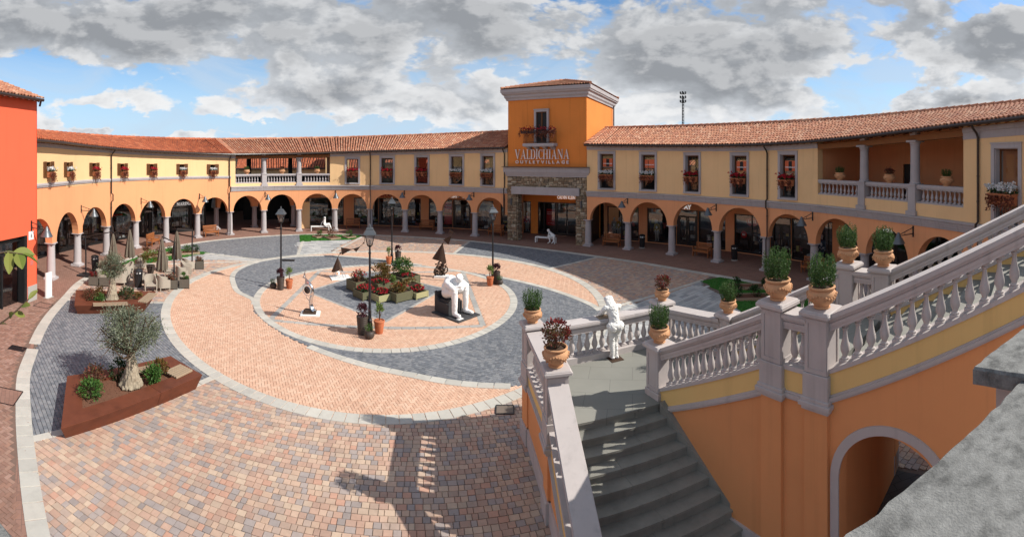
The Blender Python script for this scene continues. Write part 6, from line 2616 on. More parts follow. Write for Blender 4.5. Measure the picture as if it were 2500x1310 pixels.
# ================================================================== PLANTS AND POTS
def rdir(zb=0.0):
    return Vector((random.gauss(0, 1), random.gauss(0, 1), random.gauss(zb, 1))).normalized()


def leaf_cloud(mb, c, rad, n, size, w_, shell=.55, zb=.25):
    """leaves through an uneven ellipsoid, denser in clumps"""
    c = Vector(c)
    clumps = [rdir(.2) for _ in range(max(5, n // 40))]
    for i in range(n):
        q = random.choice(clumps)
        d = (q + rdir() * .55).normalized()
        r = shell + (1 - shell) * random.random() ** .6
        p = c + Vector((d.x * rad[0], d.y * rad[1], d.z * rad[2])) * r * random.uniform(.75, 1.08)
        dd = (d + rdir(zb) * .9).normalized() * size * random.uniform(.6, 1.25)
        mb.leaf(p, dd, w_ * random.uniform(.7, 1.2))


def sprigs(mb, c, r0, r1, h, n, needle=.035, step_=.02):
    """upright stems set with needles"""
    for i in range(n):
        a, q = random.uniform(0, 2 * PI), math.sqrt(random.random())
        p = Vector(c) + Vector((math.cos(a) * q * r0, math.sin(a) * q * r0, 0))
        tip = Vector(c) + Vector((math.cos(a) * q * r1 + random.gauss(0, .02), math.sin(a) * q * r1 + random.gauss(0, .02), h * random.uniform(.68, 1.05) * (1 - .18 * q)))
        k = int((tip - p).length / step_)
        ax = (tip - p).normalized()
        for j in range(k):
            f = j / k
            if f < .12:
                continue
            b = p.lerp(tip, f) + Vector((math.cos(a), math.sin(a), 0)) * .04 * math.sin(f * PI)
            d = (ax * .7 + rdir() * .8).normalized()
            mb.leaf(b, d * needle * (1.15 - .4 * f), needle * .16)


def twigs(mb, c, rad, n, base, r=.01):
    for i in range(n):
        d = rdir(.7)
        e = Vector(c) + Vector((d.x * rad[0], d.y * rad[1], abs(d.z) * rad[2])) * .8
        m_ = Vector(base).lerp(e, .5) + rdir() * .04
        mb.tube([base, m_, e], [r, r * .7, r * .35], 4)


def garland_pot(t):
    mb = MB()
    pr = [(.125, 0), (.135, .012), (.13, .03), (.115, .04), (.15, .075), (.20, .13), (.228, .19), (.222, .245), (.19, .285), (.18, .295), (.20, .30), (.213, .312), (.215, .33), (.205, .342), (.185, .342), (.175, .30)]
    mb.lathe(pr, 22, capt=False)
    for i in range(30):
        a = 2 * PI * i / 30
        z = .205 + .028 * math.sin(i * 2 * PI / 7.5)
        rr = .226
        mb.sphere((rr * math.cos(a), rr * math.sin(a), z), (.022, .022, .024), 6, 4)
        if i % 2:
            mb.sphere((.222 * math.cos(a), .222 * math.sin(a), z - .045), (.016, .016, .018), 5, 3)
    mb.build('pot', m_terra, t, True)
    mb = MB()
    mb.lathe([(.178, .30), (.01, .315)], 14, capb=False)
    mb.build('soil', m_soil, t)


PROTO = {}


def pot_plant(kind, seed):
    random.seed(seed)
    if kind == 'rosemary':
        t = thing('potted_rosemary', 'x', 'potted plant', group='garland pots on the stair newels')
        garland_pot(t)
        mb = MB()
        sprigs(mb, (0, 0, .29), .13, .235, .60, 92, .046, .013)
        mb.build('foliage', l_rosemary, t, kind='stuff')
    else:
        t = thing('potted_red_shrub', 'x', 'potted plant', group='garland pots on the stair newels')
        garland_pot(t)
        mb = MB()
        leaf_cloud(mb, (0, 0, .56), (.27, .27, .20), 620, .055, .018, .35)
        mb.build('foliage', l_redbush, t, kind='stuff')
        mb = MB()
        leaf_cloud(mb, (0, 0, .60), (.26, .26, .20), 260, .05, .017, .75, .6)
        mb.build('red_leaves', l_redleaf, t, kind='stuff')
        mb = MB()
        twigs(mb, (0, 0, .5), (.22, .22, .2), 14, (0, 0, .3), .009)
        mb.build('stem', m_twig, t)
    return t


PR = [pot_plant('rosemary', s) for s in (31, 32, 33)]
PS = [pot_plant('red', s) for s in (41, 42)]
seen = set()


def place(proto, loc, label, rz=0.0, scale=None, group=None):
    """the first use moves the thing itself, later ones copy it"""
    if proto.name not in seen:
        seen.add(proto.name)
        proto.location = loc
        proto.rotation_euler = (0, 0, rz)
        proto['label'] = label
        if scale:
            proto.scale = (scale,) * 3
        if group:
            proto['group'] = group
        return proto
    return dup(proto, loc, rz, label, group, scale)


for k, (p, f, pr, lb, sc) in enumerate((
        (S1, F1, PR[0], 'rosemary in garland pot on the far left corner newel of the stair landing', 1.0),
        (S2, F1, PS[0], 'dark red leaved shrub in garland pot at the top of the left handrail', 1.12),
        (S3, F1, PS[1], 'bright red tipped shrub in garland pot on the newel right of the leaning statue', .92),
        (S4, F1, PR[1], 'rosemary in garland pot on the newel beside the turf beds', .98),
        (S5, F1, PR[2], 'rosemary in garland pot on the newel at the head of the lower steps', 1.0),
        (S6, F2, PR[1], 'tall rosemary in garland pot, left one of the two tall front newels', 1.05),
        (S7, F2, PR[2], 'tall rosemary in garland pot, right one of the two tall front newels', 1.05),
        (S8, F2, PR[0], 'rosemary in garland pot on the left rear newel of the middle landing', 1.05),
        (S9, F2, PR[1], 'rosemary in garland pot on the right rear newel of the middle landing', 1.05))):
    place(pr, (p[0], p[1], f + 1.15), lb, k * 1.1, sc)
for P, u, z, pr, lb in ((RP, 5.52, 5.765, PR[0], 'pale pot on the right loggia rail, nearest the tall windows'), (RP, 6.5, 5.765, PS[1], 'pale pot in the middle bay of the right loggia rail'),
                        (RP, 7.55, 5.765, PR[2], 'pale pot on the right loggia rail, nearest the downpipe'), (LP, 7.5, 5.465, PR[0], 'pale pot on the left loggia rail, nearest the shuttered windows'),
                        (LP, 8.52, 5.465, PS[1], 'pale pot in the middle bay of the left loggia rail'), (LP, 9.5, 5.465, PR[1], 'pale pot on the left loggia rail, nearest the tall windows')):
    o = place(pr, P.at(u, .02, z), lb, u, 1.25, 'pots on the loggia rails')
    for c in o.children:
        if c.name.startswith(('foliage', 'red_leaves')):
            c.scale = (.8, .8, .55)
            c.location.z = .13

# ---- street lamps with pots round their feet
LM = thing('street_lamp', 'x', 'street lamp', group='black lantern lamps round the centre')
mb = MB()
mb.lathe([(.13, 0), (.13, .05), (.10, .07), (.095, .5), (.11, .53), (.09, .56), (.07, .62), (.06, .9), (.07, .92), (.055, .95), (.045, 2.0), (.042, 3.15), (.058, 3.17), (.058, 3.22), (.04, 3.25), (.035, 3.42), (.06, 3.45), (.03, 3.49)], 14)
mb.build('pole', m_iron, LM, True)
mb = MB()
zb, zt = 3.52, 3.93
for s in range(4):
    a = PI / 4 + s * PI / 2
    b = a + PI / 2
    c0, c1 = Vector((math.cos(a), math.sin(a), 0)), Vector((math.cos(b), math.sin(b), 0))
    mb.tube([(0, 0, 3.44), c0 * .11 + Vector((0, 0, zb - .03)), c0 * .14 + Vector((0, 0, zb)), c0 * .27 + Vector((0, 0, zt))], .012, 5)
    mb.tube([c0 * .14 + Vector((0, 0, zb)), c1 * .14 + Vector((0, 0, zb))], .012, 4)
    mb.tube([c0 * .27 + Vector((0, 0, zt)), c1 * .27 + Vector((0, 0, zt))], .016, 4)
mb.build('lantern_frame', m_iron, LM)
mb = MB()
v = []
for r, z in ((.36, zt), (.36, zt + .02), (.20, zt + .20), (.20, zt + .24), (.10, zt + .28)):
    for s in range(4):
        a = PI / 4 + s * PI / 2
        v.append((r * math.cos(a), r * math.sin(a), z))
mb.add(v, [(3, 2, 1, 0), (16, 17, 18, 19)] + [(k * 4 + i, k * 4 + (i + 1) % 4, k * 4 + 4 + (i + 1) % 4, k * 4 + 4 + i) for k in range(4) for i in range(4)])
mb.lathe([(.05, zt + .28), (.055, zt + .32), (.03, zt + .34), (.03, zt + .38), (.01, zt + .43)], 8)
mb.build('lantern_cap', m_lampgrey, LM)
mb = MB()
for s in range(4):
    a = PI / 4 + s * PI / 2
    b = a + PI / 2
    mb.add([(.135 * math.cos(a), .135 * math.sin(a), zb), (.135 * math.cos(b), .135 * math.sin(b), zb), (.265 * math.cos(b), .265 * math.sin(b), zt), (.265 * math.cos(a), .265 * math.sin(a), zt)], [(0, 1, 2, 3)])
mb.build('pane', m_wglass, LM)
mb = MB()
mb.lathe([(.035, 3.55), (.05, 3.62), (.03, 3.72)], 10)
mb.build('bulb', m_white, LM, True)
LAMPS = [(-5.57, 16.89), (-11.94, 20.98), (-7.92, 28.73), (-1.07, 24.91)]
for (x, y), lb in zip(LAMPS, ('black lantern lamp nearest the viewer, with three pots at its foot', 'black lantern lamp beside the upright steel disc sculpture, left of the centre',
                              'black lantern lamp farthest away, behind the central planters', 'black lantern lamp right of the centre, near the hunched white statue')):
    place(LM, (x, y, .0), lb, .3)


def ribbed_pot(h=.72, r=.22):
    t = thing('tall_pot', 'x', 'potted plant', group='tall dark ribbed pots at the lamps')
    mb = MB()
    pr = [(r * .72, 0)]
    n = 9
    for k in range(n):
        f = k / n
        rr = r * (.74 + .28 * f)
        pr += [(rr + .012, h * (f + .02)), (rr + .014, h * (f + .07)), (rr, h * (f + .10))]
    pr += [(r * 1.06, h), (r * .95, h), (r * .9, h * .94)]
    mb.lathe(pr, 18, capt=False)
    mb.lathe([(r * .92, h * .95), (.01, h * .96)], 12, capb=False)
    mb.build('pot', m_potdark, t, True, sharp=60)
    mb = MB()
    leaf_cloud(mb, (0, 0, h + .22), (.25, .25, .24), 360, .085, .028, .25)
    mb.build('foliage', l_purple, t, kind='stuff')
    return t


def terra_pot(h=.52, r=.21):
    t = thing('terracotta_pot', 'x', 'potted plant', group='red terracotta pots at the lamps')
    mb = MB()
    mb.lathe([(r * .66, 0), (r * .72, .02), (r * .92, h * .6), (r * .97, h * .86), (r * 1.06, h * .88), (r * 1.07, h * .97), (r * 1.0, h), (r * .9, h), (r * .88, h * .92)], 20, capt=False)
    mb.lathe([(r * .9, h * .93), (.01, h * .95)], 12, capb=False)
    mb.build('pot', m_terra_red, t, True)
    mb = MB()
    leaf_cloud(mb, (0, 0, h + .35), (.19, .19, .36), 260, .08, .026, .15)
    mb.build('foliage', l_lime, t, kind='stuff')
    mb = MB()
    twigs(mb, (0, 0, h + .3), (.15, .15, .38), 9, (0, 0, h * .9), .011)
    mb.build('stem', m_twig, t)
    return t


def round_pot(h=.28, r=.2):
    t = thing('round_pot', 'x', 'potted plant', group='small round dark pots at the lamps')
    mb = MB()
    mb.lathe([(r * .6, 0), (r * .85, .04), (r, h * .45), (r * .92, h * .8), (r * .7, h * .96), (r * .72, h), (r * .6, h), (r * .6, h * .9)], 18, capt=False)
    mb.lathe([(r * .62, h * .9), (.01, h * .92)], 10, capb=False)
    mb.build('pot', m_potdark, t, True)
    mb = MB()
    sprigs(mb, (0, 0, h * .9), .1, .18, .36, 40, .045, .018)
    mb.build('foliage', l_rosemary, t, kind='stuff')
    return t


random.seed(51)
RPOT, TPOT, OPOT = ribbed_pot(), terra_pot(), round_pot()
for pr, L_ in ((RPOT, (((-5.83, 16.72), 'foremost lamp'), ((-11.72, 20.55), 'left lamp'), ((-7.55, 28.95), 'farthest lamp'), ((-.86, 24.75), 'right lamp'))),
               (TPOT, (((-5.22, 17.02), 'foremost lamp'), ((-11.42, 20.95), 'left lamp'), ((-7.98, 28.2), 'farthest lamp'), ((-1.2, 24.35), 'right lamp'))),
               (OPOT, (((-5.43, 16.42), 'foremost lamp'), ((-12.2, 20.6), 'left lamp'), ((-.68, 24.6), 'right lamp')))):
    wd_ = {'tall_pot': 'tall dark ribbed pot with purple leaves at the foot of the ', 'terracotta_pot': 'red terracotta pot with a thin pale plant at the ', 'round_pot': 'small round dark pot of rosemary at the '}[pr.name]
    for k, (p, nm) in enumerate(L_):
        place(pr, (*p, 0), wd_ + nm, k * 1.3, .94 if k else 1.0)


# ---- planter boxes in the middle
def planter_box(c, sx, sy, h, rz, material, label, name='planter_box', group='olive planter boxes in the centre', feet=True):
    t = thing(name, label, 'planter', (*c, 0), rz, group)
    mb = MB()
    z0 = .05 if feet else 0
    tk = .03
    for s in (-1, 1):
        mb.box((s * (sx / 2 - tk / 2), 0, (z0 + h) / 2), (tk, sy - .002, h - z0))
        mb.box((0, s * (sy / 2 - tk / 2 + .001), (z0 + h) / 2), (sx - 2 * tk, tk, h - z0))
        for q in (-1, 1):
            mb.box((s * (sx / 2 - .02), q * (sy / 2 - .02), h / 2), (.055, .055, h + .006))
    mb.build('box', material, t)
    mb = MB()
    mb.box((0, 0, h - .08), (sx - 2 * tk, sy - 2 * tk, .04))
    mb.build('soil', m_soil, t)
    return t


def shrub(label, loc, rad, n, size, w_, material, cat='shrub', name='shrub', flowers=None, group=None, shell=.3, nf=0, stems=True):
    t = thing(name, label, cat, loc, 0, group)
    mb = MB()
    leaf_cloud(mb, (0, 0, rad[2] * .9), rad, n, size, w_, shell)
    mb.build('foliage', material, t, kind='stuff')
    if flowers:
        mb = MB()
        for i in range(nf):
            d = rdir(.5)
            c = Vector((d.x * rad[0], d.y * rad[1], rad[2] * .9 + abs(d.z) * rad[2]))
            for k in range(5):
                mb.leaf(c, rdir(.3) * .06, .026)
        mb.build('blossom', flowers, t, kind='stuff')
    if stems:
        mb = MB()
        twigs(mb, (0, 0, rad[2] * .7), rad, 9, (0, 0, 0), .014)
        mb.build('stem', m_twig, t)
    return t


random.seed(61)
RZ = R_(-38)
BX = [((-7.2, 21.15), .9, .9, .40, m_olivebox, 'olive box with red begonias at the left front of the central group', 'r'),
      ((-6.33, 20.95), .78, .78, .36, m_olivepale, 'pale box of red begonias behind the foremost lamp post', 'r'),
      ((-5.55, 21.35), 1.0, 1.0, .46, m_olivebox, 'large olive box of russet plants at the front of the central group', 'g'),
      ((-4.72, 21.95), .78, .78, .32, m_olivepale, 'pale box of red flowers at the right end of the central group', 'r'),
      ((-7.95, 22.25), .95, .95, .55, m_olivebox, 'olive box with russet shrub at the left back of the central group', 'b'),
      ((-6.75, 22.4), 1.35, 1.35, .62, m_olivebox, 'biggest olive box in the middle of the central group', 'm'),
      ((-5.85, 23.75), 1.25, 1.25, .60, m_olivebox, 'olive box under the dark green bush at the back of the central group', 'd'),
      ((-5.25, 22.65), .95, .95, .42, m_olivepale, 'pale low box of green plants right of the biggest box', 'l')]
for c, sx, sy, h, m_, lb, kd in BX:
    planter_box(c, sx, sy, h, RZ, m_, lb)
    z = h - .07
    nm = lb.split(' of the central')[0].split(' behind')[0]
    if kd == 'r':
        shrub('red begonias filling the ' + lb.replace(' of red begonias', '').replace(' with red begonias', '').replace(' of red flowers', ''), (*c, z), (sx * .46, sx * .46, .16), 330, .09, .034, l_dark, 'flowers', 'begonias', l_redfl, 'red begonias in the central boxes', .3, 75, False)
    elif kd == 'g':
        shrub('russet and green low plants in the large front olive box', (*c, z), (.48, .48, .22), 520, .10, .035, l_bronze, 'shrub', 'shrub', l_redfl, None, .2, 14)
    elif kd == 'b':
        shrub('russet shrub in the olive box at the left back of the centre', (*c, z), (.42, .42, .30), 480, .09, .03, l_redbush, 'shrub', 'shrub', l_redfl, None, .2, 26)
    elif kd == 'm':
        shrub('bronze leaved round bush, largest one among the central planters', (c[0] - .1, c[1] + .1, z), (.62, .62, .48), 1300, .10, .032, l_bronze, 'shrub', 'shrub', None, None, .25)
        shrub('pale lime plant on the right of the bronze bush', (c[0] + .62, c[1] - .1, z), (.2, .2, .17), 160, .10, .04, l_lime)
        shrub('red begonias along the front edge of the biggest central box', (c[0] + .1, c[1] - .55, z), (.5, .22, .12), 200, .09, .034, l_dark, 'flowers', 'begonias', l_redfl, 'red begonias in the central boxes', .3, 50, False)
    elif kd == 'd':
        shrub('dark green round bush at the back of the central planters', (c[0] - .15, c[1] + .15, z), (.62, .6, .52), 1300, .10, .034, l_green, 'shrub', 'shrub', None, None, .25)
        shrub('red begonias beside the dark green bush', (c[0] + .3, c[1] - .3, z), (.35, .25, .12), 160, .09, .034, l_dark, 'flowers', 'begonias', l_redfl, 'red begonias in the central boxes', .3, 40, False)
    else:
        shrub('green and bronze low plants in the pale low box', (*c, z), (.42, .42, .18), 330, .09, .032, l_bronze)


# ---- corten planters with olive trees
def corten(name_label, top, foot, inner, slat_ends, bench, h=.46):
    c = np.mean(np.array(top), 0)
    t = thing('steel_planter', name_label, 'planter', (c[0], c[1], 0), 0, 'rust brown steel planters with seats')
    n = len(top)
    for i in range(n):     # each face of sheet steel is a panel, each rim another; the long front is in two lengths
        j = (i + 1) % n
        cuts = (0, .66, 1) if i == 0 else (0, 1)
        for f0, f1 in zip(cuts[:-1], cuts[1:]):
            def at2(p, f, i=i, j=j):
                return Vector(p[i]).lerp(Vector(p[j]), f)
            g0, g1 = f0 + (.0012 if f0 > 0 else 0), f1 - (.0012 if f1 < 1 else 0)
            a, b, c_, d = at2(top, g0), at2(top, g1), at2(inner, g1), at2(inner, g0)
            e, f = at2(foot, g0), at2(foot, g1)
            mb = MB()
            mb.add([(*e, .0), (*f, .0), (*b, h - .012), (*a, h - .012)], [(0, 1, 2, 3)])
            mb.build('side_panel', m_corten, t, rel=True)
            mb = MB()
            mb.add([(*d, .1), (*c_, .1), (*c_, h - .004), (*d, h - .004)], [(3, 2, 1, 0)])
            mb.build('inner_panel', m_corten, t, rel=True)
            mb = MB()
            mb.hexa([(*a, h - .012), (*b, h - .012), (*c_, h - .012), (*d, h - .012), (*a, h), (*b, h), (*c_, h), (*d, h)])
            mb.build('rim_panel', m_corten, t, rel=True)
    # a seam across the long front
    mb = MB()
    mb.prism(inner, .1, h - .09)
    mb.build('mulch', m_mulch, t, rel=True)
    chips = MB()
    P = np.array(inner)
    q = rng.uniform(P.min(0), P.max(0), (900, 2))
    q = q[inpoly(q[:, 0], q[:, 1], P)]
    for x, y in q:
        chips.leaf((x, y, h - .085), (random.gauss(0, .03), random.gauss(0, .03), abs(random.gauss(0, .012))), .012)
    chips.build('bark_chips', m_mulch, t, kind='stuff', rel=True)
    for a, b, w_, k in (slat_ends, bench):
        a, b = Vector(a), Vector(b)
        u = (b - a)
        nrm = Vector((-u.y, u.x)).normalized()
        for i in range(k):
            o = nrm * (i * w_)
            mid = (a + b) / 2 + o
            mb = MB()
            mb.cbox((mid.x, mid.y, h + .035), (u.length, w_ * .68, .055), .006, math.atan2(u.y, u.x))
            mb.build('slat', m_slatwood, t, rel=True)
    return t


T1 = [(-9.13, 5.73), (-8.60, 10.34), (-10.19, 10.62), (-11.22, 7.26)]
G1 = [(-9.37, 6.02), (-8.78, 10.25), (-10.12, 10.40), (-10.92, 7.42)]
I1 = [(-9.55, 6.66), (-9.15, 9.93), (-9.92, 10.08), (-10.68, 7.42)]
corten('large rust brown steel planter, the nearer one, with weathered slat seats', T1, G1, I1, ((-9.02, 9.62), (-8.98, 10.30), .095, 6), ((-10.40, 8.6), (-10.02, 9.85), -.085, 4))
T2 = [(-16.38, 10.98), (-14.63, 13.70), (-15.63, 15.24), (-18.25, 12.34)]
G2 = [(-16.5, 11.25), (-14.85, 13.72), (-15.68, 14.98), (-17.95, 12.36)]
I2 = [(-16.6, 11.75), (-15.3, 13.75), (-15.9, 14.5), (-17.4, 12.4)]
corten('smaller rust brown steel planter with slat seats, in front of the cafe chairs', T2, G2, I2, ((-14.95, 13.5), (-15.55, 14.75), -.09, 5), ((-16.05, 11.75), (-15.2, 13.05), -.085, 4))


def olive(label, loc, ht, cr, seed, n=5200):
    random.seed(seed)
    t = thing('olive_tree', label, 'olive tree', loc, 0, 'olive trees in the steel planters')
    mb = MB()
    hc = ht - cr * 1.24
    # gnarled bole: strands that twist round one another
    for s in range(9):
        a0 = s * 2 * PI / 9
        pts, rr = [], []
        for k in range(9):
            f = k / 8
            a = a0 + f * 1.1 + random.gauss(0, .08)
            R1 = (.19 * (1 - f) ** 2.4 + .075) * (1 + .12 * math.sin(s * 2.1)) * ht / 2.1
            pts.append((R1 * math.cos(a) + .07 * math.sin(f * 2.4), R1 * math.sin(a) * .9, f * hc))
            rr.append((.085 * (1 - f) + .052) * random.uniform(.85, 1.15) * ht / 2.1)
        mb.tube(pts, rr, 7)
    mb.tube([(0, 0, 0), (.05, 0, hc * .5), (.05, 0, hc)], [.20, .11, .11], 8)
    me = remesh(mb, 'trunk', .022, m_bark, 1, .038, 13.0, .38)
    link('trunk', me, t)
    mb = MB()
    tips = []
    for i in range(16):
        d = rdir(.45)
        e = Vector((d.x * cr, d.y * cr, hc + cr * .72 + d.z * cr * .78)) * 1.0
        b = Vector((.05, 0, hc - .05))
        m_ = b.lerp(e, .5) + rdir() * .1
        mb.tube([b, m_, e], [.045, .025, .009], 5)
        for j in range(5):
            q = m_.lerp(e, random.random())
            e2 = q + rdir(.3) * cr * .42
            mb.tube([q, e2], [.012, .004], 4)
            tips.append((q, e2))
        tips.append((m_, e))
    mb.build('branch', m_twig, t, kind='stuff')
    mb = MB()
    cl = [Vector((0, 0, hc + cr * .75)) + Vector((d.x * cr, d.y * cr, d.z * cr * .72)) * random.uniform(.35, 1.06) for d in (rdir(.2) for _ in range(85))]
    for i in range(n):
        c = random.choice(cl)
        p = c + Vector((random.gauss(0, 1), random.gauss(0, 1), random.gauss(0, .8))) * cr * .14
        out = (p - Vector((0, 0, hc + cr * .5))).normalized()
        mb.leaf(p, (out * .8 + rdir(.3) * .8).normalized() * random.uniform(.06, .10), .0115)
    mb.build('crown', l_olive, t, kind='stuff')
    return t


olive('olive tree with thick gnarled trunk in the nearer steel planter', (-9.78, 8.5, .38), 2.03, .88, 71, 9000)
olive('olive tree in the smaller steel planter by the cafe chairs', (-16.3, 13.0, .38), 1.92, .70, 72, 5600)
random.seed(73)
BUSH = [((-9.95, 7.2), (.3, .3, .22), l_green, 'fine leaved green bush at the front left of the nearer planter', 500), ((-10.45, 7.75), (.3, .26, .25), l_redbush, 'reddish bush at the back left of the nearer planter', 420),
        ((-10.2, 8.4), (.24, .24, .3), l_dark, 'dark bush left behind the nearer olive trunk', 320),
        ((-9.5, 9.1), (.26, .26, .24), l_green, 'bright green round bush right of the nearer olive trunk', 520), ((-9.68, 9.62), (.24, .2, .2), l_bronze, 'yellowish bush beside the seat slats of the nearer planter', 280),
        ((-16.75, 12.2), (.34, .34, .24), l_redbush, 'reddish bush at the left end of the smaller planter', 420), ((-16.4, 12.35), (.25, .25, .2), l_green, 'green bush left of the farther olive trunk', 320),
        ((-16.75, 12.75), (.3, .3, .24), l_bronze, 'olive green bush behind the farther olive trunk', 300), ((-15.85, 13.55), (.32, .32, .27), l_dark, 'dark green bush right of the farther olive trunk', 420), ((-15.55, 13.95), (.2, .2, .15), l_bronze, 'low bush at the right end of the smaller planter', 180)]
for c, rad, m_, lb, n in BUSH:
    shrub(lb, (*c, .37), tuple(q * 1.22 for q in rad), int(n * 1.5), .08, .022, m_, group='shrubs in the steel planters')

# ---- timber edged beds on the turf
def timber_bed(label, c, sx, sy, rz, plants):
    t = thing('timber_bed', label, 'flower bed', (*c, .01), rz, 'timber edged beds on the turf')
    for x, y, a, b in ((0, sy / 2, sx, .08), (0, -sy / 2, sx, .08), (sx / 2, 0, .08, sy - .082), (-sx / 2, 0, .08, sy - .082)):
        mb = MB()
        mb.cbox((x, y, .06), (a, b, .12), .008)
        mb.build('plank', m_slatwood, t)
    mb = MB()
    mb.box((0, 0, .045), (sx - .08, sy - .08, .07))
    mb.build('mulch', m_mulch, t)
    for k, (x, y, r, h, m_, lb) in enumerate(plants):
        p = Vector(c) + Matrix.Rotation(rz, 2) @ Vector((x, y))
        shrub(lb, (p.x, p.y, .08), (r, r, h), int(900 * r), .09, .028, m_, group='shrubs in the turf beds')


timber_bed('left one of three small timber beds on the turf before the white bench', (-16.43, 35.6), .9, .9, .9, [(0, 0, .3, .32, l_green, 'green shrub in the left small bed before the white bench')])
timber_bed('middle one of three small timber beds on the turf before the white bench', (-15.1, 35.5), 1.0, 1.2, .9, [(0, .1, .42, .5, l_redbush, 'russet shrub in the middle small bed before the white bench')])
timber_bed('right one of three small timber beds on the turf before the white bench', (-13.95, 36.5), .9, .9, .9, [(0, 0, .34, .3, l_green, 'green shrub in the right small bed before the white bench')])
timber_bed('long timber bed on the turf beside the teak bench and parasols', (-22.6, 22.4), 3.0, .8, 1.25, [(-1.0, 0, .4, .34, l_redbush, 'russet shrub in the long bed behind the parasols'), (.0, 0, .4, .3, l_redbush, 'second russet shrub in the long bed behind the parasols'), (1.0, 0, .38, .3, l_dark, 'dark shrub at the far end of the long bed')])
timber_bed('timber bed on the turf nearest the grey sector', (-21.6, 24.3), 1.6, .8, 1.0, [(0, 0, .4, .3, l_green, 'green shrub in the bed nearest the grey sector'), (.55, 0, .32, .3, l_dark, 'dark shrub in the bed nearest the grey sector')])
timber_bed('rear timber bed on the right turf patch', (12.3, 20.6), 2.6, .75, 2.62 - PI / 2 + 1.6, [(-.8, 0, .3, .26, l_dark, 'dark shrub at the left of the rear right bed'), (.9, 0, .28, .28, l_dark, 'dark shrub at the right of the rear right bed')])
timber_bed('front timber bed on the right turf patch', (11.5, 19.0), 2.9, .8, 2.62 - PI / 2 + 1.6, [(-.8, 0, .4, .32, l_green, 'green shrub at the left of the front right bed'), (0, 0, .4, .3, l_dark, 'dark green shrub in the middle of the front right bed'), (.9, 0, .4, .34, l_dark, 'dark green shrub at the right of the front right bed')])

# ================================================================== CAFE CORNER
def parasol(label, mast, canopy, htop=2.75):
    t = thing('parasol', label, 'parasol', (*mast, 0), 0, 'closed taupe parasols at the cafe')
    d = Vector((canopy[0] - mast[0], canopy[1] - mast[1], 0))
    mb = MB()
    mb.box((0, 0, .04), (.8, .8, .08), .4)
    mb.build('base', m_iron, t)
    mb = MB()
    mb.tube([(0, 0, .05), (0, 0, 1.3), d * -.03 + Vector((0, 0, 2.3))], .045, 8)
    mb.build('mast', m_iron, t, True)
    mb = MB()
    tip = d + Vector((0, 0, htop))
    mb.tube([d * -.03 + Vector((0, 0, 2.28)), tip], [.038, .03], 8)
    mb.tube([tip, d + Vector((0, 0, htop - .2))], .02, 6)
    mb.build('arm', m_iron, t, True)
    mb = MB()
    n = 24
    v = []
    prof = [(.03, htop - .12), (.06, htop - .2), (.10, htop - .45), (.16, htop - .9), (.21, htop - 1.35), (.25, htop - 1.75), (.22, htop - 1.80)]
    for k, (r, z) in enumerate(prof):
        for i in range(n):
            a = 2 * PI * i / n
            fold = 1 + (.34 if i % 3 == 0 else -.16) * min(1, k / 3) + random.gauss(0, .03)
            v.append((d.x + r * fold * math.cos(a), d.y + r * fold * math.sin(a), z + (random.gauss(0, .04) if k >= 5 else 0) + (.08 if i % 3 and k == 6 else 0)))
    f = [(k * n + i, k * n + (i + 1) % n, k * n + n + (i + 1) % n, k * n + n + i) for k in range(len(prof) - 1) for i in range(n)]
    f.append(tuple(range(n)))
    mb.add(v, [q[::-1] for q in f])
    mb.build('canopy', m_canvas, t, True, sharp=50)
    mb = MB()
    mb.lathe([(.155, htop - .78), (.165, htop - .72)], 14, (d.x, d.y, 0), capb=False, capt=False)
    mb.build('strap', m_canvas, t)


random.seed(81)
parasol('closed parasol behind the farther olive tree, arm reaching right', (-21.6, 15.3), (-19.95, 16.05))
parasol('closed parasol between the olive tree and the teak bench', (-21.5, 17.1), (-20.45, 17.75))
parasol('closed parasol whose mast stands at the front planter pair', (-17.0, 18.0), (-16.95, 17.0))
parasol('closed parasol with its mast at the far right of the cafe', (-18.9, 21.7), (-18.1, 19.4))


def armchair():
    t = thing('wicker_armchair', 'x', 'armchair', group='taupe wicker armchairs at the cafe')
    mb = MB()
    out, inn = [], []
    for i in range(17):
        a = PI * i / 16
        out.append((.33 * math.cos(a), .05 + .30 * math.sin(a)))
        inn.append((.27 * math.cos(a), .05 + .24 * math.sin(a)))
    out = [(.33, -.30)] + out + [(-.33, -.30)]
    inn = [(.27, -.30)] + inn + [(-.27, -.30)]
    n = len(out)
    v, f = [], []
    for i in range(n):
        f_ = max(0, min(1, (out[i][1] + .1) / .35))
        zt_ = .58 + .24 * f_ ** 1.5
        v += [(*out[i], .18), (*out[i], zt_), (*inn[i], zt_), (*inn[i], .18)]
    for i in range(n - 1):
        a, b = 4 * i, 4 * i + 4
        f += [(a, a + 1, b + 1, b), (a + 1, a + 2, b + 2, b + 1), (a + 2, a + 3, b + 3, b + 2), (a + 3, a, b, b + 3)]
    f += [(0, 3, 2, 1), (4 * n - 4, 4 * n - 3, 4 * n - 2, 4 * n - 1)]
    mb.add(v, f)
    mb.build('shell', m_wicker, t, True, sharp=45)
    mb = MB()
    mb.cbox((0, -.02, .36), (.53, .54, .10), .02)
    mb.build('seat', m_wicker, t)
    for x in (-.29, .29):
        for y in (-.27, .22):
            mb = MB()
            mb.box((x, y, .1), (.04, .04, .2))
            mb.build('leg', m_wicker, t)
    return t


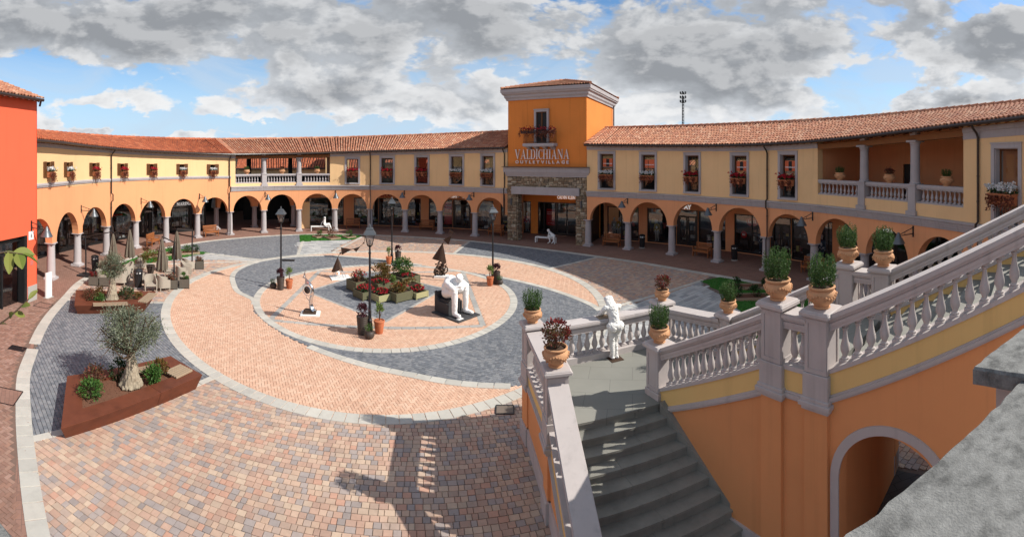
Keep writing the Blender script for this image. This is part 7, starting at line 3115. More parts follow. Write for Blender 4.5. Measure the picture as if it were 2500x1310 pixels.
AC = armchair()
CH = [((-19.55, 14.95), 2.3, 'armchair next to the taupe planter pair at the left of the cafe'), ((-18.85, 15.75), -.9, 'armchair just left of the olive trunk, back to the viewer'), ((-18.15, 16.45), 2.4, 'armchair directly behind the farther olive tree'),
      ((-16.95, 16.15), .9, 'armchair right of the cafe litter bin, back to the viewer'), ((-20.6, 18.8), -2.0, 'armchair beneath the second parasol with its back to the turf'), ((-20.0, 17.2), -.4, 'armchair between the first two parasols'),
      ((-17.25, 18.9), 2.5, 'armchair between the two right parasols, back to the circle'), ((-18.3, 20.6), 2.9, 'armchair beside the single planter at the far right of the cafe'), ((-17.7, 19.8), 2.2, 'armchair under the rightmost parasol'),
      ((-19.5, 19.6), -1.2, 'armchair by the yellow green potted shrub'), ((-16.6, 16.75), 2.6, 'armchair hard against the front planter pair')]
for p, a, lb in CH:
    place(AC, (*p, 0), lb, a)


def cafe_table(loc, label):
    t = thing('cafe_table', label, 'table', (*loc, 0), .7, 'low wicker tables at the cafe')
    mb = MB()
    mb.cbox((0, 0, .45), (.62, .62, .04), .008)
    mb.build('table_top', m_wicker, t)
    mb = MB()
    mb.box((0, 0, .36), (.56, .56, .12))
    mb.build('apron', m_wicker, t)
    for x in (-.26, .26):
        for y in (-.26, .26):
            mb = MB()
            mb.box((x, y, .15), (.05, .05, .3))
            mb.build('leg', m_wicker, t)


cafe_table((-19.2, 16.25), 'low wicker table among the chairs at the left of the cafe')
cafe_table((-20.3, 18.0), 'low wicker table below the second parasol')
cafe_table((-18.0, 18.7), 'low wicker table between the right hand parasols')


def litter_bin(proto=[None]):
    t = thing('litter_bin', 'x', 'litter bin', group='black ribbed litter bins')
    mb = MB()
    mb.lathe([(.24, 0), (.24, .05), (.17, .07)], 16)
    mb.build('base', m_strip, t, True)
    mb = MB()
    n = 32
    v = []
    for r, z in ((.175, .06), (.22, .70), (.225, .74)):
        for i in range(n):
            a = 2 * PI * i / n
            q = r * (1 + (.05 if i % 2 else -.03))
            v.append((q * math.cos(a), q * math.sin(a), z))
    mb.add(v, [(k * n + i, k * n + (i + 1) % n, k * n + n + (i + 1) % n, k * n + n + i) for k in range(2) for i in range(n)])
    mb.build('body', m_iron, t)
    mb = MB()
    mb.lathe([(.235, .74), (.25, .76), (.25, .80), (.235, .81)], 20)
    mb.lathe([(.25, .92), (.255, .95), (.20, 1.02), (.08, 1.06), (.01, 1.07)], 20)
    for i in range(8):
        a = 2 * PI * i / 8
        mb.box((.225 * math.cos(a), .225 * math.sin(a), .865), (.02, .05, .13), a)
    mb.build('lid', m_iron, t, True)
    mb = MB()
    mb.lathe([(.19, .80), (.20, .93)], 16)
    mb.build('liner', m_white, t)
    return t


LB = litter_bin()
for loc, lb in (((-17.75, 16.0), 'black litter bin in the middle of the cafe, nearest the circle'), ((-21.9, 16.2), 'black litter bin between the left columns and the first parasol'),
                (RP.at(1.2, -.95, 0)[:2], 'black litter bin behind the second column right of the tower'), (RP.at(3.18, -1.0, 0)[:2], 'black litter bin behind the column between KWAY and LeVI\'S')):
    place(LB, (*loc, 0), lb, .2)
for c, rz, m_, lb in (((-19.75, 14.55), .75, l_redleaf, 'taupe box with red plant, left of the pair by the first armchair'), ((-19.3, 14.95), .75, l_lime, 'taupe box with bright green plant, right of the pair by the first armchair'),
                      ((-16.45, 17.3), .75, l_redbush, 'taupe box with russet plant, left of the pair at the parasol mast'), ((-16.1, 17.85), .75, l_green, 'taupe box with green plant, right of the pair at the parasol mast'),
                      ((-18.15, 21.55), .75, l_redbush, 'single taupe box with russet plant at the far right of the cafe')):
    planter_box(c, .52, .52, .5, rz, m_taupe, lb, 'planter_box', 'taupe planter boxes round the cafe')
    shrub(lb.replace('taupe box with ', '').replace(', left of', ' in the left box of').replace(', right of', ' in the right box of').replace('single ', 'plant in the single box, '), (*c, .44), (.25, .25, .2), 260, .075, .026, m_, 'plant', 'box_plant', None, 'plants in the taupe boxes')
t = thing('potted_shrub', 'yellow green shrub in a dark conical pot amid the cafe chairs', 'potted plant', (-19.2, 18.3, 0))
mb = MB()
mb.lathe([(.15, 0), (.26, .55), (.27, .6), (.24, .6), (.23, .55)], 16, capt=False)
mb.lathe([(.23, .55), (.01, .56)], 10, capb=False)
mb.build('pot', m_potdark, t, True)
mb = MB()
leaf_cloud(mb, (0, 0, 1.05), (.55, .55, .42), 800, .09, .028, .2)
mb.build('foliage', l_bronze, t, kind='stuff')
mb = MB()
leaf_cloud(mb, (0, 0, 1.1), (.55, .55, .42), 300, .09, .028, .6)
mb.build('young_leaves', l_lime, t, kind='stuff')
t = thing('terracotta_bowl', 'round red terracotta bowl with a small succulent among the armchairs', 'potted plant', (-17.85, 17.45, 0))
mb = MB()
mb.lathe([(.12, 0), (.2, .08), (.22, .18), (.17, .3), (.16, .28)], 16, capt=False)
mb.lathe([(.165, .27), (.01, .28)], 10, capb=False)
mb.build('bowl', m_terra_red, t, True)
mb = MB()
leaf_cloud(mb, (0, 0, .33), (.16, .16, .12), 90, .1, .026, .1)
mb.build('succulent', l_green, t, kind='stuff')


# ---- teak benches under the arcade
def teak_bench():
    t = thing('teak_bench', 'x', 'bench', group='teak benches under the arcade')
    W = 1.35
    mb = MB()
    for k in range(5):
        mb.box((0, -.42 + k * .09, .43), (W, .07, .03))
    mb.box((0, -.46, .38), (W - .1, .04, .08))
    mb.build('seat', m_wood, t)
    mb = MB()
    mb.box((0, .02, .90), (W - .1, .04, .09), rx=-.15)
    mb.box((0, -.02, .52), (W - .1, .035, .06), rx=-.15)
    for k in range(15):
        mb.box((-W / 2 + .13 + k * (W - .26) / 14, .0, .70), (.045, .02, .34), rx=-.15)
    mb.build('backrest', m_wood, t)
    for s in (-1, 1):
        mb = MB()
        x = s * (W / 2 - .03)
        mb.box((x, -.44, .32), (.06, .06, .64))
        mb.build('leg', m_wood, t)
        mb = MB()
        mb.box((x, .02, .48), (.06, .06, .96), rx=-.06)
        mb.build('leg', m_wood, t)
        mb = MB()
        mb.box((x, -.22, .655), (.075, .56, .04))
        mb.build('armrest', m_wood, t)
        mb = MB()
        mb.box((x, -.22, .2), (.035, .42, .05))
        mb.build('stretcher', m_wood, t)
    return t


BE = teak_bench()
for P, u, o, lb, da in ((LP, 4.45, .15, 'teak bench between left columns next to the long turf bed', .3), (LP, 6.42, -.2, 'teak bench left of the passage to the next square', 0), (LP, 10.5, -1.7, 'teak bench below the first tall window right of the left loggia', 0),
                        (LP, 12.5, -1.7, 'teak bench right of the REPLAY shop', 0), (LP, 14.45, -1.3, 'teak bench beside the left stone pier of the tower', 0), (RP, .52, -.9, 'teak bench in the first arch right of the tower', 0),
                        (RP, 2.55, -.9, 'teak bench in front of the KWAY shop doors', 0), (RP, 4.72, -1.3, 'teak bench behind the rosemary pots, nearest the stairs', .2)):
    place(BE, P.at(u, o, 0), lb, facing(P, u) + da)

# ================================================================== STATUES
def cap(mb, a, b, ra, rb, n=12):
    """tapered limb with rounded ends"""
    a, b = Vector(a), Vector(b)
    u = (b - a).normalized()
    pts, rr = [], []
    for k in range(5):
        q = PI / 2 * (1 - k / 4)
        pts.append(a - u * ra * math.sin(q) * .999)
        rr.append(max(ra * math.cos(q), .002))
    for k in range(5):
        q = PI / 2 * k / 4
        pts.append(b + u * rb * math.sin(q) * .999)
        rr.append(max(rb * math.cos(q), .002))
    mb.tube(pts, rr, n)


def hand(mb, w_, d, side, s=1.0, curl=.5, up=(0, 0, 1)):
    """palm, four unequal bent fingers and a thumb; d points along the hand"""
    w_, d = Vector(w_), Vector(d).normalized()
    n = Vector(up)
    n = (n - d * n.dot(d)).normalized()
    lat = d.cross(n) * side
    pe_ = w_ + d * .085 * s
    for q in (-.03, -.01, .01, .03):
        cap(mb, w_ + lat * q * .6 * s, pe_ + lat * q * s, .017 * s, .014 * s, 8)
    for q, ln in ((-.033, .062), (-.011, .078), (.011, .083), (.033, .074)):
        k = pe_ + lat * q * s
        m_ = k + (d * (1 - curl * .4) - n * curl * .6).normalized() * ln * .55 * s
        e_ = m_ + (d * (1 - curl) - n * curl * 1.1).normalized() * ln * .5 * s
        cap(mb, k, m_, .0105 * s, .0095 * s, 7)
        cap(mb, m_, e_, .0095 * s, .0075 * s, 7)
    t0 = w_ + d * .025 * s + lat * .035 * s
    t1 = t0 + (d * .7 + lat * .7).normalized() * .045 * s
    cap(mb, t0, t1, .014 * s, .011 * s, 7)
    cap(mb, t1, t1 + d * .035 * s, .011 * s, .008 * s, 7)


def head(mb, c, fwd, up, s=1.0, hair='short'):
    c, f, u = Vector(c), Vector(fwd).normalized(), Vector(up)
    u = (u - f * u.dot(f)).normalized()
    l = u.cross(f)
    P = lambda x, y, z: c + (f * x + l * y + u * z) * s
    cap(mb, P(-.03, 0, .03), P(.015, 0, .035), .090 * s, .088 * s, 14)
    cap(mb, P(.03, 0, -.02), P(.045, 0, -.075), .066 * s, .042 * s, 12)
    cap(mb, P(.10, 0, .012), P(.118, 0, -.022), .012 * s, .016 * s, 7)       # nose
    for q in (-1, 1):
        cap(mb, P(.088, q * .032, .022), P(.090, q * .034, .020), .013 * s, .013 * s, 7)   # eye
        cap(mb, P(.085, q * .02, .042), P(.08, q * .05, .040), .012 * s, .010 * s, 7)     # brow
        cap(mb, P(-.005, q * .092, .01), P(-.01, q * .090, -.03), .018 * s, .012 * s, 7)   # ear
    cap(mb, P(.095, -.018, -.055), P(.095, .018, -.055), .010 * s, .010 * s, 7)          # mouth
    if hair == 'short':
        for k in range(46):
            d = rdir(.3)
            if d.x > .55:
                continue
            p = P(-.015 + d.x * .092, d.y * .092, .045 + abs(d.z) * .082)
            cap(mb, p, p + (u * .5 - f + rdir() * .6) * .018 * s, .016 * s, .010 * s, 6)
    elif hair == 'long':
        for k in range(40):
            a = random.uniform(-2.4, 2.4)
            p = P(-.02 - .075 * math.cos(a) * .9, .085 * math.sin(a), .07)
            q = P(-.055 - .05 * math.cos(a), .10 * math.sin(a), -.10 - random.random() * .14)
            cap(mb, P(-.01, 0, .11), p, .02 * s, .024 * s, 6)
            cap(mb, p, q, .024 * s, .014 * s, 6)


def lumps(mb, pts, n, r):
    for i in range(n):
        a, b, ra = random.choice(pts)
        p = Vector(a).lerp(Vector(b), random.random()) + rdir() * ra * .9
        mb.sphere(tuple(p), (r, r, r * random.uniform(.5, 1.2)), 6, 4)


random.seed(91)
# hunched giant on his dark seat; x forward, y to his left
SG = thing('seated_statue', 'big white plaster figure of a hunched seated man hiding his face on crossed arms', 'statue', (-2.86, 20.06, .055), R_(-38.5))
mb = MB()
z0 = .0
cap(mb, (-.02, .04, .86), (.04, -.04, 1.05), .33, .33, 18)
cap(mb, (.00, .14, .84), (.02, -.14, .84), .245, .245, 16)
cap(mb, (.03, .04, 1.05), (.18, -.04, 1.34), .33, .31, 18)
cap(mb, (.10, 0, 1.0), (.42, 0, 1.08), .30, .22, 16)
cap(mb, (.20, .17, 1.33), (.20, -.17, 1.33), .215, .215, 16)
cap(mb, (.24, 0, 1.40), (.46, 0, 1.40), .19, .12, 14)
cap(mb, (.10, 0, 1.36), (.30, 0, 1.48), .18, .15, 14)
for s in (-1, 1):
    cap(mb, (.22, s * .30, 1.40), (.30, s * .37, 1.33), .14, .13, 14)
    cap(mb, (.28, s * .37, 1.36), (.72, s * .41, 1.20), .145, .122, 14)      # upper arm
    cap(mb, (.72, s * .41, 1.20), (.80 + .03 * s, -s * .13, 1.27 + .05 * s), .122, .09, 12)   # forearm folded across
    hand(mb, (.80 + .03 * s, -s * .13, 1.27 + .05 * s), (.02, -s, .0), s, 1.55, .7)
    cap(mb, (.02, s * .19, .86), (.72, s * .35, 1.03), .21, .155, 16)        # thigh
    cap(mb, (.72, s * .35, 1.03), (.74, s * .34, .52), .150, .128, 14)
    cap(mb, (.74, s * .34, .52), (.72, s * .34, .16), .130, .118, 14)        # shin in trousers
    cap(mb, (.70, s * .34, .12), (.78, s * .34, .10), .10, .085, 12)
    cap(mb, (.72, s * .34, .10), (1.06, s * .38, .085), .105, .085, 14)       # shoe
    cap(mb, (1.00, s * .38 - .03, .075), (1.08, s * .39 + .02, .075), .07, .07, 10)
cap(mb, (.45, 0, 1.15), (.74, 0, 1.16), .24, .17, 14)
head(mb, (.63, .0, 1.545), (.55, 0, -.83), (.83, 0, .55), 1.75, 'short')
link('figure', remesh(mb, 'figure', .020, m_plaster, 2, .012, 6.0), SG)
mb = MB()
pr = [(-.46, 0), (-.46, .86), (-.43, .90), (-.38, .90), (-.36, .70), (-.28, .55), (-.12, .47), (.30, .47), (.42, .44), (.42, 0)]
for y0, y1 in ((-.45, -.36), (.36, .45)):
    v = [(x, y0, z) for x, z in pr] + [(x, y1, z) for x, z in pr]
    n = len(pr)
    mb.add(v, [tuple(reversed(range(n))), tuple(range(n, 2 * n))] + [(i, (i + 1) % n, n + (i + 1) % n, n + i) for i in range(n)])
mb.box((-.02, 0, .28), (.80, .718, .56))
mb.box((-.40, 0, .56), (.10, .717, .60))
mb.build('seat_block', m_frame if False else m_taupe, SG)
mb = MB()
mb.cbox((.45, 0, -.027), (1.75, 1.35, .05), .008)
mb.build('base_plate', m_taupe, SG)
mb = MB()
mb.box((1.12, -.38, .004), (.18, .3, .006), .0)
mb.build('plaque', m_white, SG)
for o in SG.children:
    if not o.name.startswith(('figure', 'plaque')):
        o.data.materials[0] = MATS.get('statue_base') or mat('statue_base', (.045, .045, .048), .5, .15, 5)

# woman leaning on the landing rail
SL = thing('leaning_statue', 'rough white figure of a nude woman seen from behind, leaning on the stair balustrade', 'statue', (2.66, 11.36, F1), R_(105))
mb = MB()
seg = [((0, 0, .84), (.03, 0, 1.0), .15), ((.03, 0, 1.0), (.10, 0, 1.26), .14), ((-.02, .09, .84), (-.01, -.09, .84), .13)]
cap(mb, (-.03, .08, .86), (-.03, -.08, .86), .125, .125, 16)
cap(mb, (-.05, .075, .82), (-.05, .075, .84), .112, .112, 12)
cap(mb, (-.05, -.075, .82), (-.05, -.075, .84), .112, .112, 12)
cap(mb, (0, 0, .90), (.035, 0, 1.06), .125, .112, 16)
cap(mb, (.035, 0, 1.06), (.12, 0, 1.26), .115, .13, 16)
cap(mb, (.13, .14, 1.29), (.13, -.14, 1.29), .075, .075, 14)
cap(mb, (.14, 0, 1.32), (.20, 0, 1.40), .055, .052, 12)
L1 = [((-.02, .08, .82), (.02, .065, .45), .092, .062), ((.02, .065, .45), (-.01, .055, .09), .060, .042), ((-.02, -.08, .82), (.05, -.03, .46), .092, .062), ((.05, -.03, .46), (.01, -.045, .09), .060, .042)]
for a, b, ra, rb in L1:
    cap(mb, a, b, ra, rb, 14)
for y in (.055, -.045):
    cap(mb, (-.03, y, .05), (.0, y, .055), .042, .04, 10)
    cap(mb, (.0, y, .045), (.15, y * 1.3, .03), .038, .026, 10)
    for k in range(5):
        cap(mb, (.14, y * 1.3 - .024 + k * .012, .022), (.175 - .006 * abs(k - 2), y * 1.3 - .026 + k * .013, .018), .011, .009, 6)
for s in (1, -1):
    cap(mb, (.13, s * .17, 1.29), (.30, s * .22, 1.09), .060, .046, 12)
    cap(mb, (.30, s * .22, 1.09), (.36, -s * .02, 1.10 + .02 * s), .044, .030, 10)
    hand(mb, (.36, -s * .02, 1.10 + .02 * s), (.1, -s, -.05), s, 1.0, .35)
head(mb, (.27, .02, 1.43), (.75, .15, -.62), (.6, 0, .8), 1.0, 'long')
o = link('figure', remesh(mb, 'figure', .0095, m_rough_plaster, 1, .011, 26.0), SL)
o.scale = (1.14, 1.2, 1.0)
mb = MB()
mb.cbox((.03, 0, -.005), (.46, .36, .035), .006)
mb.build('base_plate', m_soil, SL)
mb = MB()
mb.cbox((.30, .20, 1.022), (.24, .30, .022), .003)
mb.build('board', m_slatwood, SL)


def white_bench(label, loc, rz, L=1.75):
    t = thing('white_bench', label, 'bench', loc, rz, 'white slab benches with statues')
    mb = MB()
    mb.cbox((0, 0, .43), (L, .42, .07), .006)
    mb.build('seat', m_white, t)
    for s in (-1, 1):
        for y in (-.17, .17):
            mb = MB()
            mb.box((s * (L / 2 - .035), y, .1975), (.07, .07, .395))
            mb.build('leg', m_white, t)
    return t


u = 9.58
p = LP.at(u, .1, 0)
white_bench('white slab bench under the left loggia, at the shop arch', p, LP.ang(u))
SA = thing('bench_statue', 'white statue of a woman lounging on the white bench under the left loggia', 'statue', LP.at(u + .14, .12, .465), LP.ang(u))
mb = MB()
cap(mb, (0, .06, .12), (0, -.09, .12), .12, .12)
cap(mb, (0, 0, .15), (-.05, .03, .50), .12, .12)
cap(mb, (-.05, .15, .53), (-.05, -.14, .53), .07, .07)
cap(mb, (-.05, 0, .56), (-.02, 0, .66), .05, .05)
cap(mb, (-.06, .17, .52), (-.28, .2, .26), .052, .042)
cap(mb, (-.28, .2, .26), (-.36, .18, .04), .04, .03)
hand(mb, (-.36, .18, .03), (-1, .1, -.1), 1, 1.0, .2)
cap(mb, (-.05, -.17, .52), (-.15, -.22, .26), .052, .042)
cap(mb, (-.15, -.22, .26), (.0, -.25, .06), .04, .03)
hand(mb, (.0, -.25, .06), (1, 0, -.2), -1, 1.0, .3)
cap(mb, (.02, .08, .12), (.42, .05, .20), .10, .07)
cap(mb, (.42, .05, .20), (.60, .02, -.20), .065, .045)
cap(mb, (.02, -.08, .12), (.42, -.14, .13), .10, .07)
cap(mb, (.42, -.14, .13), (.56, -.16, -.26), .065, .045)
for q in ((.60, .02, -.22), (.56, -.16, -.28)):
    cap(mb, q, (q[0] + .14, q[1] - .02, q[2] - .12), .042, .03)
head(mb, (-.01, 0, .74), (.3, -1, -.1), (0, 0, 1), 1.0, 'long')
link('figure', remesh(mb, 'figure', .014, m_plaster, 2), SA)
P1 = TA + Matrix.Rotation(T.rotation_euler.z, 3, 'Z') @ Vector((3.45, .15, 0))
white_bench('white slab bench in front of the gate tower shop', tuple(P1), T.rotation_euler.z)
P2 = TA + Matrix.Rotation(T.rotation_euler.z, 3, 'Z') @ Vector((4.0, .12, .465))
SB = thing('bench_statue', 'white statue of a woman bending forward on the white bench before the tower', 'statue', tuple(P2), T.rotation_euler.z)
mb = MB()
cap(mb, (.18, .06, .13), (.18, -.08, .13), .13, .13)
cap(mb, (.17, 0, .16), (-.15, -.02, .36), .125, .11)
cap(mb, (-.17, .14, .40), (-.17, -.15, .40), .07, .07)
cap(mb, (-.2, 0, .43), (-.27, 0, .50), .05, .05)
for s in (1, -1):
    cap(mb, (-.18, s * .17, .39), (-.24, s * .18, .18), .05, .04)
    cap(mb, (-.24, s * .18, .18), (-.32, s * .14, .03), .04, .03)
    hand(mb, (-.32, s * .14, .03), (-1, 0, -.1), s, 1.0, .2)
cap(mb, (.15, -.1, .13), (-.14, -.30, .12), .10, .075)
cap(mb, (-.14, -.30, .12), (-.02, -.33, -.26), .07, .048)
cap(mb, (-.02, -.33, -.27), (-.2, -.36, -.41), .045, .033)
cap(mb, (.2, .06, .12), (.28, -.24, .10), .10, .075)
cap(mb, (.28, -.24, .10), (.24, -.26, -.26), .07, .048)
cap(mb, (.24, -.26, -.28), (.1, -.3, -.41), .045, .033)
head(mb, (-.30, 0, .56), (-.8, -.4, -.3), (0, 0, 1), 1.0, 'long')
link('figure', remesh(mb, 'figure', .014, m_plaster, 2), SB)


# ---- welded metal sculptures
def plate(mb, pts, th=.012, m=0):
    pts = [Vector(p) for p in pts]
    n = (pts[1] - pts[0]).cross(pts[2] - pts[0]).normalized() * th / 2
    k = len(pts)
    mb.add([p - n for p in pts] + [p + n for p in pts], [tuple(reversed(range(k))), tuple(range(k, 2 * k))] + [(i, (i + 1) % k, k + (i + 1) % k, k + i) for i in range(k)], m)


A1 = thing('steel_sculpture', 'upright polished steel sculpture with a dark disc and bird like head, left of the centre', 'sculpture', (-8.7, 17.95, 0), R_(-8))
mb = MB()
mb.cbox((0, 0, .03), (.86, .66, .06), .006, .5)
mb.build('base_plate', m_white, A1)
mb = MB()
mb.cbox((-.04, 0, .10), (.58, .46, .085), .012, .5)
mb.cbox((-.06, 0, .17), (.42, .34, .06), .012, .5)
mb.build('plinth', m_rust, A1)
mb = MB()
sp_ = crom([(.22, -.03, .18), (.10, -.02, .26), (.02, 0, .45), (.05, 0, .70), (.12, 0, .92), (.10, 0, 1.15), (-.02, 0, 1.34), (-.18, 0, 1.42)], 7)
mb.tube(sp_, [.10 - .05 * abs(i / len(sp_) - .25) - .03 * i / len(sp_) for i in range(len(sp_))], 8)
for a in range(3):
    mb.tube(crom([(.20, .05 - .05 * a, .2), (-.02, .07 - .07 * a, .42), (.0, .06 - .06 * a, .75), (.1, .03, 1.0)], 5), .014, 5)
mb.build('body', m_chrome, A1, True)
mb = MB()
c = Vector((-.16, -.02, 1.06))
rg = [c + Vector((.25 * math.cos(a), 0, .25 * math.sin(a))) for a in np.linspace(0, 2 * PI, 25)]
mb.tube(rg, .014, 6)
rg = [c + Vector((.155 * math.cos(a), 0, .155 * math.sin(a))) for a in np.linspace(0, 2 * PI, 25)]
mb.tube(rg, .02, 6)
for k in range(3):
    mb.tube(crom([(.06 - .03 * k, 0, .55 + .02 * k), (-.14 - .05 * k, 0, .62 + .04 * k), (-.2, 0, .72 + .03 * k)], 5), .009, 5)
mb.build('ring', m_steel, A1, True)
mb = MB()
mb.lathe([(.145, -.02), (.145, .02)], 24)
for k in range(7):
    a = k * 2 * PI / 7
    mb.sphere((.09 * math.cos(a), .09 * math.sin(a), .03), .03, 6, 4)
o = mb.build('disc', m_potdark, A1, True)
o.matrix_basis = Matrix.Translation(c + Vector((0, -.02, 0))) @ Matrix.Rotation(PI / 2, 4, 'X')
mb = MB()
plate(mb, [(-.30, 0, 1.28), (.08, 0, 1.36), (-.30, .02, 1.60)])
plate(mb, [(-.44, 0, 1.56), (-.26, 0, 1.54), (-.30, .01, 1.84)])
mb.tube(crom([(-.30, 0, 1.60), (-.36, 0, 1.72), (-.28, 0, 1.88), (-.22, 0, 1.93)], 5), .012, 5)
mb.build('head_plate', m_steel, A1)

A2 = thing('winged_sculpture', 'rust brown metal figure on thin legs with a long curved arm of pennants', 'sculpture', (-9.75, 24.05, 0), R_(5))
mb = MB()
mb.cbox((0, 0, .03), (1.15, .95, .06), .006, .5)
mb.build('base_plate', m_white, A2)
mb = MB()
for k in range(10):
    a = k * 2 * PI / 10
    mb.tube(crom([(-.12 + .07 * math.cos(a), .07 * math.sin(a), .62), (-.10 + .30 * math.cos(a), .28 * math.sin(a), .34), (-.05 + .42 * math.cos(a), .36 * math.sin(a), .06)], 5), .011, 5)
mb.build('leg', m_steel, A2, kind='stuff')
mb = MB()
ap_ = Vector((-.14, 0, 1.22))
for k in range(7):
    a, b = k * 2 * PI / 7, (k + 1) * 2 * PI / 7
    q = [Vector((-.16 + .36 * math.cos(x), .30 * math.sin(x), .42 - .10 * math.sin(x * 2))) for x in (a, b)]
    plate(mb, [ap_, q[0], q[1]], .008)
mb.build('skirt', m_rust, A2)
mb = MB()
arm = crom([(-.14, 0, 1.20), (.02, 0, 1.42), (.35, 0, 1.62), (.75, 0, 1.72), (1.15, 0, 1.86), (1.42, 0, 2.12), (1.46, 0, 2.40), (1.40, 0, 2.56)], 6)
mb.tube(arm, .016, 6)
mb.sphere((.02, 0, 1.44), .06, 8, 5)
mb.sphere((1.42, 0, 2.10), .05, 8, 5)
plate(mb, [(1.38, 0, 2.58), (1.32, 0, 2.44), (1.52, 0, 2.46)])
mb.build('arm', m_rust, A2, True)
mb = MB()
plate(mb, [(.06, 0, 1.78), (.10, 0, 1.34), (.72, .02, 1.70)])
plate(mb, [(.80, 0, 1.72), (1.22, .02, 1.90), (.98, 0, 1.56)])
mb.build('pennant', m_rust, A2)

A3 = thing('sail_sculpture', 'dark scrap iron sculpture of wheels and gears carrying triangular sails', 'sculpture', (-4.15, 25.8, 0), R_(-4))
mb = MB()
mb.cbox((.05, 0, .05), (.85, .55, .10), .006, .15)
mb.build('base_plate', m_white, A3)
mb = MB()
for x, z, r, k in ((.18, .46, .23, 1), (-.18, .35, .2, 0), (-.05, .62, .15, 0), (-.28, .28, .12, 0), (.05, .28, .14, 0)):
    c = Vector((x, -.06 + .05 * k, z))
    mb.tube([c + Vector((r * math.cos(a), 0, r * math.sin(a))) for a in np.linspace(0, 2 * PI, 19)], .035, 6)
    for s in range(4):
        a = s * PI / 4
        mb.tube([c + Vector((r * math.cos(a), 0, r * math.sin(a))), c - Vector((r * math.cos(a), 0, r * math.sin(a)))], .013, 5)
    mb.sphere(tuple(c), .055, 8, 5)
mb.build('wheel', m_steel if False else m_rust, A3, True, kind='stuff')
mb = MB()
for k in range(26):
    p = Vector((random.uniform(-.32, .25), random.uniform(-.15, .15), random.uniform(.12, .85)))
    mb.box(tuple(p), (random.uniform(.05, .16), random.uniform(.04, .1), random.uniform(.04, .16)), random.uniform(0, 3), 0, 1, random.uniform(0, 2))
for k in range(8):
    p = Vector((random.uniform(-.3, .2), random.uniform(-.1, .1), .2))
    mb.tube([p, p + Vector((random.uniform(-.2, .2), 0, random.uniform(.3, .6)))], .018, 5)
mb.build('gear', m_rust, A3, kind='stuff')
mb = MB()
apx = (.12, 0, 2.02)
plate(mb, [apx, (-.52, -.05, 1.05), (-.12, -.12, .98)])
plate(mb, [apx, (-.12, -.12, .98), (.02, -.10, .92)])
plate(mb, [apx, (.02, -.10, .92), (.32, .04, .90)])
plate(mb, [(.02, -.10, .92), (.32, .04, .90), (.16, -.05, .74)])
mb.build('sail', m_rust, A3)
mb = MB()
mb.tube([apx, (.36, 0, 2.16), (.62, 0, 2.30), (.66, 0, 2.72)], .014, 5)
plate(mb, [(.14, 0, 2.20), (.66, 0, 2.46), (.46, .02, 1.90)])
plate(mb, [(.46, 0, 2.54), (.82, 0, 2.60), (.54, .02, 2.84)])
mb.build('pennant', m_rust, A3)

# ================================================================== SHOP MANNEQUINS
random.seed(95)


def mannequin(top, trousers):
    t = thing('mannequin', 'x', 'mannequin', group='mannequins in the shop windows')
    mb = MB()
    cap(mb, (.08, 0, .9), (-.08, 0, .9), .11, .11, 10)
    cap(mb, (0, 0, .95), (0, 0, 1.28), .11, .13, 10)
    cap(mb, (.15, 0, 1.38), (-.15, 0, 1.38), .07, .07, 10)
    cap(mb, (0, 0, 1.42), (0, 0, 1.54), .045, .045, 8)
    cap(mb, (0, -.01, 1.62), (0, 0, 1.70), .085, .09, 10)
    for s in (-1, 1):
        cap(mb, (s * .19, 0, 1.37), (s * .25, .04, 1.08), .05, .04, 8)
        cap(mb, (s * .25, .04, 1.08), (s * .24, -.05, .82), .038, .028, 8)
        cap(mb, (s * .24, -.05, .80), (s * .23, -.06, .70), .03, .015, 8)
        cap(mb, (s * .09, 0, .88), (s * .1, -.02, .48), .09, .06, 8)
        cap(mb, (s * .1, -.02, .48), (s * .11, .02, .1), .055, .04, 8)
        cap(mb, (s * .11, .03, .06), (s * .12, -.13, .05), .04, .03, 8)
    o = link('body', remesh(mb, 'body', .025, m_white, 1), t)
    mb = MB()
    mb.lathe([(.15, .86), (.155, .95), (.14, 1.1), (.165, 1.28), (.2, 1.38), (.10, 1.47), (.06, 1.48)], 14, sy=.75)
    for s in (-1, 1):
        cap(mb, (s * .18, 0, 1.38), (s * .255, .04, 1.08), .07, .055, 8)
        cap(mb, (s * .255, .04, 1.08), (s * .245, -.04, .86), .055, .045, 8)
    mb.build('jacket', top, t, True)
    mb = MB()
    for s in (-1, 1):
        cap(mb, (s * .085, 0, .90), (s * .1, -.02, .48), .105, .075, 8)
        cap(mb, (s * .1, -.02, .48), (s * .11, .02, .14), .075, .06, 8)
    mb.build('trousers', trousers, t, True)
    return t


def cl(n, c):
    return mat(n, c, .85, .1, 6)


